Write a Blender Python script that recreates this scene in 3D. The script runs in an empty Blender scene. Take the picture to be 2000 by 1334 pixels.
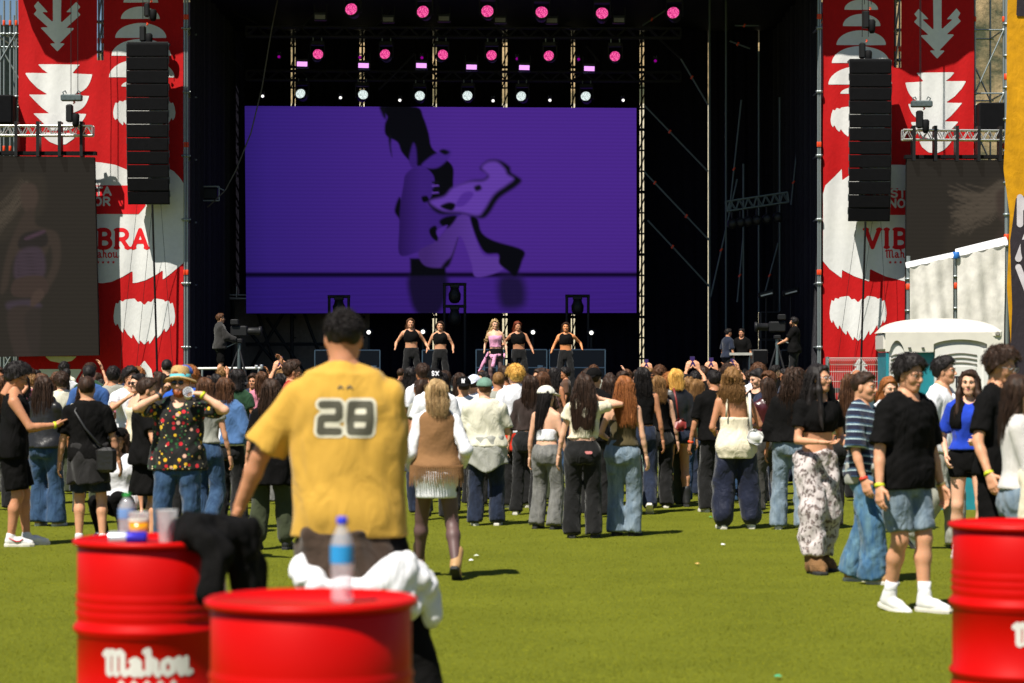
import bpy, math, random
import numpy as np
from mathutils import Vector, Matrix, Euler
R = math.radians
S = bpy.context.scene
COL = S.collection
# ------------------------------------------------------------------ camera
F_PX, HOR, CAM_Z = 4722.0, 727.0, 1.65          # focal length in photo pixels, horizon row, eye height
cam_d = bpy.data.cameras.new('camera'); cam = bpy.data.objects.new('camera', cam_d); COL.objects.link(cam)
cam.location = (0, 0, CAM_Z); cam.rotation_euler = (R(90), 0, 0)
cam_d.sensor_width = 36; cam_d.lens = 36*F_PX/2000; cam_d.shift_y = 0.030
cam_d.clip_end = 3000; cam_d.clip_start = 0.1
cam_d.dof.use_dof = True; cam_d.dof.focus_distance = 52; cam_d.dof.aperture_fstop = 3.8
S.camera = cam
# ------------------------------------------------------------------ world and sun
SUN_EL, SUN_DIR = R(57), Vector((0.56, 0.83))     # horizontal travel of the light: right and away from the camera
w = bpy.data.worlds.new('World'); S.world = w; w.use_nodes = True
nt = w.node_tree; nt.nodes.clear()
sky = nt.nodes.new('ShaderNodeTexSky'); sky.sky_type = 'NISHITA'; sky.sun_disc = False
sky.sun_elevation = SUN_EL; sky.sun_rotation = math.atan2(-SUN_DIR.x, -SUN_DIR.y)
sky.air_density = 1.0; sky.dust_density = 0.4; sky.ozone_density = 4.0
bg = nt.nodes.new('ShaderNodeBackground'); bg.inputs[1].default_value = 0.05
wo = nt.nodes.new('ShaderNodeOutputWorld')
nt.links.new(sky.outputs[0], bg.inputs[0]); nt.links.new(bg.outputs[0], wo.inputs[0])
sd = bpy.data.lights.new('sun', 'SUN'); sd.energy = 5.0; sd.angle = R(0.5); sd.color = (1.0, 0.945, 0.845)
sun = bpy.data.objects.new('sun', sd); COL.objects.link(sun)
_h = SUN_DIR.normalized()*math.cos(SUN_EL)
sun.rotation_euler = Vector((_h.x, _h.y, -math.sin(SUN_EL))).to_track_quat('-Z', 'Y').to_euler()
sun.location = (-20, -20, 60)
S.view_settings.view_transform = 'Standard'; S.view_settings.look = 'None'
S.view_settings.exposure = 0.55; S.view_settings.gamma = 1.0; S.view_settings.use_curve_mapping = False
S.cycles.max_bounces = 6; S.cycles.transparent_max_bounces = 12; S.cycles.use_denoising = True
rng = random.Random(7); nrg = np.random.default_rng(7)

def W(px, py, d):                                  # a spot of the photo at depth d, as a point of the place
    s = F_PX/d
    return Vector(((px-1000)/s, d, CAM_Z+(HOR-py)/s))
def WX(px, d): return (px-1000)*d/F_PX
# ------------------------------------------------------------------ materials
MATS = {}
def sl(c):                                          # sRGB 0-255 -> linear
    return tuple((v/255/12.92) if v/255 <= .04045 else ((v/255+.055)/1.055)**2.4 for v in c)
def nodes(name):
    m = bpy.data.materials.new(name); m.use_nodes = True
    return m, m.node_tree, m.node_tree.nodes['Principled BSDF']
def mat(name, col, rough=.6, metal=0, spec=.5, var=.12, scale=8, bump=0, bscale=60, sheen=0, coat=0, subs=0):
    if name in MATS: return MATS[name]
    m, t, b = nodes(name); N, L = t.nodes, t.links
    tc = N.new('ShaderNodeTexCoord')
    n = N.new('ShaderNodeTexNoise'); n.inputs['Scale'].default_value = scale; n.inputs['Detail'].default_value = 5
    L.new(tc.outputs['Object'], n.inputs['Vector'])
    r = N.new('ShaderNodeMapRange'); r.inputs[1].default_value = .3; r.inputs[2].default_value = .7
    r.inputs[3].default_value = 1-var; r.inputs[4].default_value = 1+var
    L.new(n.outputs[0], r.inputs[0])
    mx = N.new('ShaderNodeVectorMath'); mx.operation = 'SCALE'; mx.inputs[0].default_value = col[:3]
    L.new(r.outputs[0], mx.inputs['Scale']); L.new(mx.outputs[0], b.inputs['Base Color'])
    b.inputs['Roughness'].default_value = rough; b.inputs['Metallic'].default_value = metal
    b.inputs['Specular IOR Level'].default_value = spec
    b.inputs['Coat Weight'].default_value = coat; b.inputs['Coat Roughness'].default_value = .15
    if sheen: b.inputs['Sheen Weight'].default_value = sheen
    if subs:
        b.inputs['Subsurface Weight'].default_value = subs; b.inputs['Subsurface Radius'].default_value = (.02, .008, .004); b.inputs['Subsurface Scale'].default_value = .3
    if bump:
        n2 = N.new('ShaderNodeTexNoise'); n2.inputs['Scale'].default_value = bscale; n2.inputs['Detail'].default_value = 4
        L.new(tc.outputs['Object'], n2.inputs['Vector'])
        bp = N.new('ShaderNodeBump'); bp.inputs['Strength'].default_value = bump; bp.inputs['Distance'].default_value = .01
        L.new(n2.outputs[0], bp.inputs['Height']); L.new(bp.outputs[0], b.inputs['Normal'])
    MATS[name] = m; return m
def emit(name, col, strength=1.0):
    if name in MATS: return MATS[name]
    m = bpy.data.materials.new(name); m.use_nodes = True; t = m.node_tree; t.nodes.clear()
    e = t.nodes.new('ShaderNodeEmission'); e.inputs[0].default_value = (*col, 1); e.inputs[1].default_value = strength
    o = t.nodes.new('ShaderNodeOutputMaterial'); t.links.new(e.outputs[0], o.inputs[0]); MATS[name] = m; return m
def fabric(name, c, rough=.85, fold=.5, var=.14, sheen=.15, spec=.25):    # sRGB colour; weave, creases, slight wear
    if name in MATS: return MATS[name]
    col = sl(c); m, t, b = nodes(name); N, L = t.nodes, t.links
    tc = N.new('ShaderNodeTexCoord')
    n = N.new('ShaderNodeTexNoise'); n.inputs['Scale'].default_value = 7; n.inputs['Detail'].default_value = 6
    L.new(tc.outputs['Object'], n.inputs['Vector'])
    r = N.new('ShaderNodeMapRange'); r.inputs[1].default_value = .3; r.inputs[2].default_value = .7
    r.inputs[3].default_value = 1-var; r.inputs[4].default_value = 1+var
    L.new(n.outputs[0], r.inputs[0])
    mx = N.new('ShaderNodeVectorMath'); mx.operation = 'SCALE'; mx.inputs[0].default_value = col
    L.new(r.outputs[0], mx.inputs['Scale']); L.new(mx.outputs[0], b.inputs['Base Color'])
    b.inputs['Roughness'].default_value = rough; b.inputs['Sheen Weight'].default_value = sheen; b.inputs['Specular IOR Level'].default_value = spec
    mp = N.new('ShaderNodeMapping'); mp.inputs['Scale'].default_value = (8, 8, 4.5); L.new(tc.outputs['Object'], mp.inputs[0])
    n1 = N.new('ShaderNodeTexNoise'); n1.inputs['Scale'].default_value = 1; n1.inputs['Detail'].default_value = 2.4; n1.inputs['Distortion'].default_value = 1.2
    L.new(mp.outputs[0], n1.inputs['Vector'])
    n2 = N.new('ShaderNodeTexNoise'); n2.inputs['Scale'].default_value = 120; L.new(tc.outputs['Object'], n2.inputs['Vector'])
    b1 = N.new('ShaderNodeBump'); b1.inputs['Strength'].default_value = fold; b1.inputs['Distance'].default_value = .05
    L.new(n1.outputs[0], b1.inputs['Height'])
    b2 = N.new('ShaderNodeBump'); b2.inputs['Strength'].default_value = .25; b2.inputs['Distance'].default_value = .004
    L.new(n2.outputs[0], b2.inputs['Height']); L.new(b1.outputs[0], b2.inputs['Normal']); L.new(b2.outputs[0], b.inputs['Normal'])
    MATS[name] = m; return m
def denim(name, c, c2, rough=.85):                  # worn denim: two tones in vertical streaks
    if name in MATS: return MATS[name]
    m = fabric(name, c, rough, .6); t = m.node_tree; N, L = t.nodes, t.links; b = N['Principled BSDF']
    tc = N.new('ShaderNodeTexCoord'); mp = N.new('ShaderNodeMapping'); mp.inputs['Scale'].default_value = (26, 26, 5.0); L.new(tc.outputs['Object'], mp.inputs[0])
    n = N.new('ShaderNodeTexNoise'); n.inputs['Scale'].default_value = 1; n.inputs['Detail'].default_value = 7; n.inputs['Roughness'].default_value = .62; L.new(mp.outputs[0], n.inputs['Vector'])
    rp = N.new('ShaderNodeValToRGB'); c2 = tuple(.45*a+.55*b_ for a, b_ in zip(c, c2)); rp.color_ramp.elements[0].position = .34; rp.color_ramp.elements[1].position = .70
    rp.color_ramp.elements[0].color = (*sl(c), 1); rp.color_ramp.elements[1].color = (*sl(c2), 1)
    L.new(n.outputs[0], rp.inputs[0]); L.new(rp.outputs[0], b.inputs['Base Color']); return m
def hairmat(name, c, c2=None):
    if name in MATS: return MATS[name]
    m, t, b = nodes(name); N, L = t.nodes, t.links
    tc = N.new('ShaderNodeTexCoord'); mp = N.new('ShaderNodeMapping'); mp.inputs['Scale'].default_value = (70, 70, 6); L.new(tc.outputs['Object'], mp.inputs[0])
    n = N.new('ShaderNodeTexNoise'); n.inputs['Scale'].default_value = 1; n.inputs['Detail'].default_value = 4; L.new(mp.outputs[0], n.inputs['Vector'])
    rp = N.new('ShaderNodeValToRGB'); rp.color_ramp.elements[0].position = .35; rp.color_ramp.elements[1].position = .7
    c2 = c2 or tuple(min(255, v*1.5+8) for v in c); c2 = tuple(.35*a+.65*b for a, b in zip(c, c2)); c = tuple(.75*a+.25*b for a, b in zip(c, c2))
    rp.color_ramp.elements[0].color = (*sl(c), 1); rp.color_ramp.elements[1].color = (*sl(c2), 1)
    L.new(n.outputs[0], rp.inputs[0]); L.new(rp.outputs[0], b.inputs['Base Color'])
    b.inputs['Roughness'].default_value = .6; b.inputs['Specular IOR Level'].default_value = .25
    bp = N.new('ShaderNodeBump'); bp.inputs['Strength'].default_value = .6; bp.inputs['Distance'].default_value = .006
    L.new(n.outputs[0], bp.inputs['Height']); L.new(bp.outputs[0], b.inputs['Normal'])
    MATS[name] = m; return m
def skin(c): 
    k = 'skin_%d_%d_%d' % tuple(c)
    return mat(k, sl(c), .52, spec=.35, var=.07, scale=14, bump=.08, bscale=220, subs=.12)
# ------------------------------------------------------------------ objects
def tag(o, label=None, cat=None, group=None, kind=None):
    if label: o['label'] = label
    if cat: o['category'] = cat
    if group: o['group'] = group
    if kind: o['kind'] = kind
    return o
def mesh_np(name, v, f, smooth=True):               # f: (n,3|4) array or list of tuples
    me = bpy.data.meshes.new(name); v = np.asarray(v, dtype=np.float32).reshape(-1, 3)
    if isinstance(f, np.ndarray):
        k = f.shape[1]; me.vertices.add(len(v)); me.vertices.foreach_set('co', v.ravel())
        me.loops.add(f.size); me.loops.foreach_set('vertex_index', f.astype(np.int32).ravel())
        me.polygons.add(len(f)); me.polygons.foreach_set('loop_start', np.arange(0, f.size, k, dtype=np.int32))
        me.polygons.foreach_set('loop_total', np.full(len(f), k, dtype=np.int32)); me.update(calc_edges=True); me.validate()
    else:
        me.from_pydata([tuple(map(float, p)) for p in v], [], f); me.update()
    if smooth: me.polygons.foreach_set('use_smooth', np.ones(len(me.polygons), dtype=bool))
    return me
def obj(name, me, m=None, parent=None, loc=None, rz=None):
    o = bpy.data.objects.new(name, me); COL.objects.link(o)
    if m is not None and len(me.materials) == 0: me.materials.append(m)
    if loc is not None: o.location = loc
    if rz is not None: o.rotation_euler.z = rz
    if parent is not None: o.parent = parent
    return o
def empty(name, loc=(0, 0, 0), rz=0):
    o = bpy.data.objects.new(name, None); COL.objects.link(o); o.location = loc; o.rotation_euler = (0, 0, rz); o.empty_display_size = .2
    return o
class MB:                                           # collects boxes, tubes, lathes, prisms into one mesh
    def __init__(s): s.v, s.f = [], []
    def add(s, v, f):
        n = len(s.v); s.v += [tuple(p) for p in v]; s.f += [tuple(i+n for i in q) for q in f]; return s
    def box(s, c, d, rot=None):
        x, y, z = d[0]/2, d[1]/2, d[2]/2
        p = [Vector((a*x, b*y, e*z)) for e in (-1, 1) for b in (-1, 1) for a in (-1, 1)]
        if rot is not None: p = [rot @ q for q in p]
        return s.add([q+Vector(c) for q in p], [(0, 2, 3, 1), (4, 5, 7, 6), (0, 1, 5, 4), (2, 6, 7, 3), (0, 4, 6, 2), (1, 3, 7, 5)])
    def bbox(s, c, d, bv, rot=None):                # box with chamfered edges
        x, y, z = d[0]/2, d[1]/2, d[2]/2; p = []
        for e in (-1, 1):
            for (ix, iy, iz) in ((1, 1, 0), (0, 0, 1)) if e > 0 else ((0, 0, 1), (1, 1, 0)):
                pass
        rings = []
        for (zz, ins) in ((-z, bv), (-z+bv, 0), (z-bv, 0), (z, bv)):
            a, b = x-ins, y-ins
            rings.append([Vector(q) for q in ((-a+bv, -b, zz), (a-bv, -b, zz), (a, -b+bv, zz), (a, b-bv, zz), (a-bv, b, zz), (-a+bv, b, zz), (-a, b-bv, zz), (-a, -b+bv, zz))])
        v = [q for r in rings for q in r]
        if rot is not None: v = [rot @ q for q in v]
        f = [tuple(range(7, -1, -1)), tuple(24+i for i in range(8))]
        for k in range(3):
            for i in range(8): j = (i+1) % 8; f.append((k*8+i, k*8+j, k*8+8+j, k*8+8+i))
        return s.add([q+Vector(c) for q in v], f)
    def tube(s, pts, r, n=6, cap=True):
        pts = [Vector(p) for p in pts]; rr = r if isinstance(r, (list, tuple)) else [r]*len(pts); v, f = [], []; u = None
        for i, p in enumerate(pts):
            t = (pts[min(i+1, len(pts)-1)]-pts[max(i-1, 0)])
            if t.length < 1e-9: t = Vector((0, 0, 1))
            t.normalize()
            if u is None: u = t.orthogonal().normalized()
            else:
                u = (u-t*u.dot(t)); u = u.normalized() if u.length > 1e-6 else t.orthogonal().normalized()
            b = t.cross(u)
            for k in range(n):
                a = 2*math.pi*k/n; v.append(p+(u*math.cos(a)+b*math.sin(a))*rr[i])
        for i in range(len(pts)-1):
            for k in range(n): j = (k+1) % n; f.append((i*n+k, i*n+j, i*n+n+j, i*n+n+k))
        if cap: f.append(tuple(range(n-1, -1, -1))); f.append(tuple((len(pts)-1)*n+k for k in range(n)))
        return s.add(v, f)
    def lathe(s, prof, n=24, c=(0, 0, 0), cap=True):
        v, f = [], []
        for (r, z) in prof:
            for k in range(n): a = 2*math.pi*k/n; v.append((c[0]+r*math.cos(a), c[1]+r*math.sin(a), c[2]+z))
        for i in range(len(prof)-1):
            for k in range(n): j = (k+1) % n; f.append((i*n+k, i*n+j, i*n+n+j, i*n+n+k))
        if cap: f.append(tuple(range(n-1, -1, -1))); f.append(tuple((len(prof)-1)*n+k for k in range(n)))
        return s.add(v, f)
    def prism(s, poly, y0, y1):                     # polygon in x-z, extruded along y
        n = len(poly); v = [(x, y0, z) for x, z in poly]+[(x, y1, z) for x, z in poly]
        f = [tuple(range(n)), tuple(range(2*n-1, n-1, -1))]
        for i in range(n): j = (i+1) % n; f.append((i, n+i, n+j, j))
        return s.add(v, f)
    def build(s, name, m, parent=None, smooth=False, off=None):
        v = s.v if off is None else [(p[0]-off[0], p[1]-off[1], p[2]-off[2]) for p in s.v]
        me = bpy.data.meshes.new(name); me.from_pydata(v, [], s.f); me.update()
        if smooth: me.polygons.foreach_set('use_smooth', np.ones(len(me.polygons), dtype=bool))
        return obj(name, me, m, parent)
_unit = {}
def rod(name, a, b, r, m, parent=None, n=8):        # a tube between two points; alike tubes share one mesh
    a, b = Vector(a), Vector(b)
    if m.name not in _unit:
        mb = MB().tube([(0, 0, -.5), (0, 0, .5)], 1, n); me = bpy.data.meshes.new(name); me.from_pydata(mb.v, [], mb.f)
        sm = np.ones(len(me.polygons), dtype=bool); sm[-2:] = False; me.polygons.foreach_set('use_smooth', sm); me.materials.append(m); _unit[m.name] = me
    o = bpy.data.objects.new(name, _unit[m.name]); COL.objects.link(o)
    q = (b-a).to_track_quat('Z', 'Y')
    off = parent.location if parent is not None else Vector()
    o.location = (a+b)/2-off; o.rotation_mode = 'QUATERNION'; o.rotation_quaternion = q; o.scale = (r, r, (b-a).length)
    if parent is not None: o.parent = parent
    return o
# ------------------------------------------------------------------ flat print: any 2-D shape as crisp geometry
def poly_sdf(U, V, poly):
    P = np.asarray(poly, float); Q = np.roll(P, -1, 0); d2 = np.full(U.shape, 1e9); ins = np.zeros(U.shape, bool)
    for (ax, ay), (bx, by) in zip(P, Q):
        ex, ey = bx-ax, by-ay; L2 = ex*ex+ey*ey
        if L2 < 1e-12: continue
        t = np.clip(((U-ax)*ex+(V-ay)*ey)/L2, 0, 1); d2 = np.minimum(d2, (U-ax-t*ex)**2+(V-ay-t*ey)**2)
        if ay != by: ins ^= ((ay > V) != (by > V)) & (U < (bx-ax)*(V-ay)/(by-ay)+ax)
    d = np.sqrt(d2); return np.where(ins, -d, d)
def line_sdf(U, V, pts, r):
    d2 = np.full(U.shape, 1e9)
    for (ax, ay), (bx, by) in zip(pts[:-1], pts[1:]):
        ex, ey = bx-ax, by-ay; L2 = ex*ex+ey*ey+1e-12; t = np.clip(((U-ax)*ex+(V-ay)*ey)/L2, 0, 1)
        d2 = np.minimum(d2, (U-ax-t*ex)**2+(V-ay-t*ey)**2)
    return np.sqrt(d2)-r
def contour_mesh(u, v, Fv, fmap):                   # filled region Fv<0 on the grid u x v (Fv[iu,iv]); fmap(u,v)->xyz
    nu, nv = len(u), len(v); vid, verts, faces = {}, [], []
    neg = Fv < 0; act = neg[:-1, :-1] | neg[1:, :-1] | neg[:-1, 1:] | neg[1:, 1:]
    def corner(i, j):
        k = (i, j)
        if k not in vid: vid[k] = len(verts); verts.append((u[i], v[j]))
        return vid[k]
    def cross(i, j, i2, j2):
        k = (i, j, i2, j2) if (i, j) < (i2, j2) else (i2, j2, i, j)
        if k not in vid:
            a, b = Fv[k[0], k[1]], Fv[k[2], k[3]]; t = a/(a-b)
            vid[k] = len(verts); verts.append((u[k[0]]+(u[k[2]]-u[k[0]])*t, v[k[1]]+(v[k[3]]-v[k[1]])*t))
        return vid[k]
    for i, j in zip(*np.nonzero(act)):
        c = ((i, j), (i+1, j), (i+1, j+1), (i, j+1)); p = []
        for a in range(4):
            q, r_ = c[a], c[(a+1) % 4]
            if neg[q]: p.append(corner(*q))
            if neg[q] != neg[r_]: p.append(cross(*q, *r_))
        if len(p) >= 3: faces.append(tuple(p))
    return [fmap(a, b) for a, b in verts], faces
def print_obj(name, m, parent, u0, u1, v0, v1, h, sdf, fmap):
    u = np.arange(u0, u1+h, h); v = np.arange(v0, v1+h, h); U, V = np.meshgrid(u, v, indexing='ij')
    vs, fs = contour_mesh(u, v, sdf(U, V), fmap)
    me = bpy.data.meshes.new(name); me.from_pydata([tuple(p) for p in vs], [], fs); me.update()
    return obj(name, me, m, parent)
# stroke lettering: glyph -> polylines in a 0..w x 0..1 box
def _arc(cx, cy, rx, ry, a0, a1, n=14): return [(cx+rx*math.cos(R(a0+(a1-a0)*i/n)), cy+ry*math.sin(R(a0+(a1-a0)*i/n))) for i in range(n+1)]
GLY = {
 'A': (.8, [[(.02, 0), (.4, 1), (.78, 0)], [(.16, .34), (.64, .34)]]), 'B': (.7, [[(.1, 0), (.1, 1)], [(.1, 1)]+_arc(.35, .76, .28, .24, 90, -90)+[(.1, .52)], [(.1, .52)]+_arc(.38, .26, .3, .26, 90, -90)+[(.1, 0)]]),
 'I': (.3, [[(.15, 0), (.15, 1)]]), 'V': (.8, [[(.02, 1), (.4, 0), (.78, 1)]]), 'R': (.74, [[(.1, 0), (.1, 1)], [(.1, 1)]+_arc(.36, .74, .3, .26, 90, -90)+[(.1, .48)], [(.38, .48), (.7, 0)]]),
 'O': (.8, [_arc(.4, .5, .34, .5, 0, 360, 28)]), 'S': (.7, [_arc(.35, .75, .28, .25, 20, 270)[:-1]+_arc(.35, .25, .28, .25, 90, -160)]),
 'T': (.7, [[(0, 1), (.7, 1)], [(.35, 1), (.35, 0)]]), 'N': (.76, [[(.08, 0), (.08, 1), (.68, 0), (.68, 1)]]), 'F': (.62, [[(.1, 0), (.1, 1), (.6, 1)], [(.1, .52), (.5, .52)]]),
 'W': (1.1, [[(.02, 1), (.28, 0), (.55, .8), (.82, 0), (1.08, 1)]]), 'X': (.8, [[(.05, 0), (.75, 1)], [(.05, 1), (.75, 0)]]), 'L': (.6, [[(.1, 1), (.1, 0), (.58, 0)]]),
 'E': (.62, [[(.6, 1), (.1, 1), (.1, 0), (.6, 0)], [(.1, .52), (.5, .52)]]), 'C': (.74, [_arc(.4, .5, .34, .5, 45, 315, 22)]), 'Y': (.8, [[(.02, 1), (.4, .48), (.78, 1)], [(.4, .48), (.4, 0)]]),
 # broken-script logo letters, x-height .62
 'm': (1.12, [[(.02, .84), (.16, .96), (.2, .84), (.2, .06), (.27, 0)], [(.2, .84), (.42, .97), (.54, .86), (.54, .06), (.62, 0)], [(.54, .84), (.78, .97), (.9, .86), (.9, .12), (1.0, 0), (1.1, .08)]]),
 'a': (.62, [[(.12, .56), (.3, .64), (.44, .54), (.44, .1), (.54, 0), (.62, .06)], [(.44, .38), (.22, .34), (.1, .2), (.14, .06), (.28, 0), (.44, .12)]]),
 'h': (.66, [[(.04, .98), (.16, 1.04), (.18, .9), (.18, .04)], [(.18, .44), (.34, .62), (.48, .54), (.48, .12), (.58, -.02)]]),
 'o': (.6, [[(.3, .62), (.1, .5), (.08, .14), (.28, 0), (.5, .12), (.52, .48), (.3, .62)]]),
 'u': (.72, [[(.04, .6), (.14, .64), (.14, .14), (.24, 0), (.44, .12)], [(.46, .64), (.46, .1), (.56, 0), (.7, .06)]]),
}
def text_sdf(U, V, txt, x, y, hgt, wt, sx=1.0, gap=.12):
    d = np.full(U.shape, 1e9); cx = x
    for ch in txt:
        if ch == ' ': cx += .4*hgt*sx; continue
        wd, st = GLY[ch]
        for pl in st: d = np.minimum(d, line_sdf(U, V, [(cx+a*hgt*sx, y+b*hgt) for a, b in pl], wt))
        cx += (wd+gap)*hgt*sx
    return d
def text_w(txt, hgt, sx=1.0, gap=.12): return sum((.4 if c == ' ' else GLY[c][0]+gap) for c in txt)*hgt*sx-gap*hgt*sx
def star(cx, cy, r, rot=90): return [(cx+(r if i % 2 == 0 else r*.42)*math.cos(R(rot+36*i)), cy+(r if i % 2 == 0 else r*.42)*math.sin(R(rot+36*i))) for i in range(10)]
# =================================================================== the setting
def grass_mat():
    m, t, b = nodes('artificial turf'); N, L = t.nodes, t.links; tc = N.new('ShaderNodeTexCoord')
    n = N.new('ShaderNodeTexNoise'); n.inputs['Scale'].default_value = .9; n.inputs['Detail'].default_value = 8; n.inputs['Roughness'].default_value = .6; L.new(tc.outputs['Object'], n.inputs['Vector'])
    n2 = N.new('ShaderNodeTexNoise'); n2.inputs['Scale'].default_value = 60; n2.inputs['Detail'].default_value = 3; L.new(tc.outputs['Object'], n2.inputs['Vector'])
    mx = N.new('ShaderNodeMath'); mx.operation = 'MULTIPLY_ADD'; mx.inputs[1].default_value = .3; L.new(n2.outputs[0], mx.inputs[0])
    m2 = N.new('ShaderNodeMath'); m2.operation = 'MULTIPLY'; m2.inputs[1].default_value = .7; L.new(n.outputs[0], m2.inputs[0]); L.new(m2.outputs[0], mx.inputs[2])
    rp = N.new('ShaderNodeValToRGB'); rp.color_ramp.elements[0].position = .3; rp.color_ramp.elements[1].position = .7
    rp.color_ramp.elements[0].color = (.092, .104, .009, 1); rp.color_ramp.elements[1].color = (.138, .150, .014, 1)
    L.new(mx.outputs[0], rp.inputs[0]); L.new(rp.outputs[0], b.inputs['Base Color']); b.inputs['Roughness'].default_value = .9; b.inputs['Specular IOR Level'].default_value = .05
    bp = N.new('ShaderNodeBump'); bp.inputs['Strength'].default_value = .15; bp.inputs['Distance'].default_value = .006; L.new(n2.outputs[0], bp.inputs['Height']); L.new(bp.outputs[0], b.inputs['Normal'])
    return m
TURF = grass_mat()
gx = [-900, -60, -25, 25, 60, 900]; gy = [-60, 0, 64, 200, 900]
gv = [(x, y, 0) for y in gy for x in gx]; gf = [(j*6+i, j*6+i+1, j*6+6+i+1, j*6+6+i) for j in range(4) for i in range(5)]
tag(obj('ground', mesh_np('ground', gv, gf, False), TURF), 'green artificial turf covering the festival field', 'ground', kind='structure')
def blades():                                       # short turf fibres where the open field shows
    n = 300000; d = 11.5+(36-11.5)*nrg.random(n)**1.25; x = (nrg.random(n)-.5)*2*(d*1080/F_PX); a = nrg.random(n)*math.pi*2
    hgt = .003+.004*nrg.random(n); wd = .0021+.0020*nrg.random(n); ln = (nrg.random((n, 2))-.5)*.012
    b = np.stack([x, d, np.zeros(n)], 1); u = np.stack([np.cos(a)*wd, np.sin(a)*wd, np.zeros(n)], 1)
    v = np.stack([b-u, b+u, b+np.stack([ln[:, 0], ln[:, 1], hgt], 1)], 1).reshape(-1, 3)
    o = obj('turf_blades', mesh_np('turf_blades', v, np.arange(3*n).reshape(-1, 3), False), mat('turf fibre', (.188, .194, .014), .9, var=.14, scale=1.2, spec=.04))
    tag(o, 'short fuzzy blades of the green artificial turf', 'turf', kind='stuff')
blades()
# hillside behind the stage: dry rock and scrub, an old wall on top
def hill():
    nx, ny = 120, 70; xs = np.linspace(-260, 330, nx); ys = np.linspace(190, 620, ny); X, Y = np.meshgrid(xs, ys, indexing='ij')
    pr = np.clip((Y-205)/95, 0, 1); pr = pr*pr*(3-2*pr)
    z = pr*(95+16*np.sin(X*.021+1)+10*np.sin(X*.05+Y*.03))*np.clip((X+70)/80, 0.0, 1)**.6
    for k in range(1, 6):
        z += pr*(8/k)*np.sin(X*.05*k*1.3+k*2.1+Y*.02*k)*np.cos(Y*.045*k+k)*np.clip((X+70)/60, 0, 1)
    z -= 1.0
    v = np.stack([X, Y, z], -1).reshape(-1, 3); i = np.arange(nx*ny).reshape(nx, ny)
    f = np.stack([i[:-1, :-1], i[1:, :-1], i[1:, 1:], i[:-1, 1:]], -1).reshape(-1, 4)
    m, t, b = nodes('dry hillside'); N, L = t.nodes, t.links; tc = N.new('ShaderNodeTexCoord')
    n = N.new('ShaderNodeTexNoise'); n.inputs['Scale'].default_value = .13; n.inputs['Detail'].default_value = 9; n.inputs['Roughness'].default_value = .68; L.new(tc.outputs['Object'], n.inputs['Vector'])
    rp = N.new('ShaderNodeValToRGB'); e = rp.color_ramp.elements; e[0].position = .40; e[0].color = (.035, .042, .018, 1); e[1].position = .60; e[1].color = (.36, .255, .13, 1)
    x = e.new(.49); x.color = (.16, .125, .06, 1); L.new(n.outputs[0], rp.inputs[0]); L.new(rp.outputs[0], b.inputs['Base Color']); b.inputs['Roughness'].default_value = .95
    bp = N.new('ShaderNodeBump'); bp.inputs['Strength'].default_value = 1; bp.inputs['Distance'].default_value = 1.5; L.new(n.outputs[0], bp.inputs['Height']); L.new(bp.outputs[0], b.inputs['Normal'])
    tag(obj('hill', mesh_np('hill', v, f), m), 'dry scrubby hillside of tan rock behind the stage', 'hill', kind='structure')
hill()
STEEL = mat('galvanised steel', (.30, .34, .34), .45, .7, var=.25, scale=20)
STEELD = mat('dull steel in dark paint', (.10, .13, .135), .55, .5, var=.25, scale=15)
ALU = mat('aluminium', (.62, .62, .60), .35, .8, var=.1)
BLACK = mat('black paint', (.007, .007, .008), .7, spec=.12)
BLKM = mat('black metal', (.012, .012, .013), .5, .1, spec=.3)
DRAPE = fabric('black stage drape', (28, 26, 36), .95, .5, sheen=.05, spec=.05)
ORANGE = mat('orange clamp', sl((225, 70, 25)), .5)
# scrub on the visible hill top, castle wall
wl = empty('castle_wall', W(1935, 20, 305)); p0 = W(1890, 42, 305); p1 = W(2080, 42, 305)
STONE = mat('old tan masonry', (.40, .30, .17), .95, var=.3, scale=.8, bump=.8, bscale=2.5)
MB().box(((p0.x+p1.x)/2, 312, p0.z+4), (p1.x-p0.x, 8, 14)).build('wall', STONE, wl, off=wl.location)
MB().box((p1.x-6, 306, p0.z+6), (6, 6, 18)).build('tower', STONE, wl, off=wl.location)
tag(wl, 'tan stone castle wall on the hilltop at upper right', 'wall')
# ------------------------------------------------------------------- stage deck, roof, drapes
DECK = mat('stage deck', (.018, .018, .02), .5, var=.3)
SX0, SX1 = WX(366, 72), WX(1600, 72)
st = empty('stage_deck', (0, 66, 0))
MB().box(((SX0+SX1)/2, 76.5, 1.14), (SX1-SX0+.6, 19.2, .12)).build('deck', DECK, st, off=st.location); MB().box((-.2, 62.3, 1.14), (14.6, 9.2, .12)).build('deck', DECK, st, off=st.location)
MB().box((-.2, 57.75, .54), (14.5, .06, 1.06)).build('skirt', DRAPE, st, off=st.location)
tag(st, 'dark concert stage platform below the purple screen', 'stage')
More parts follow.
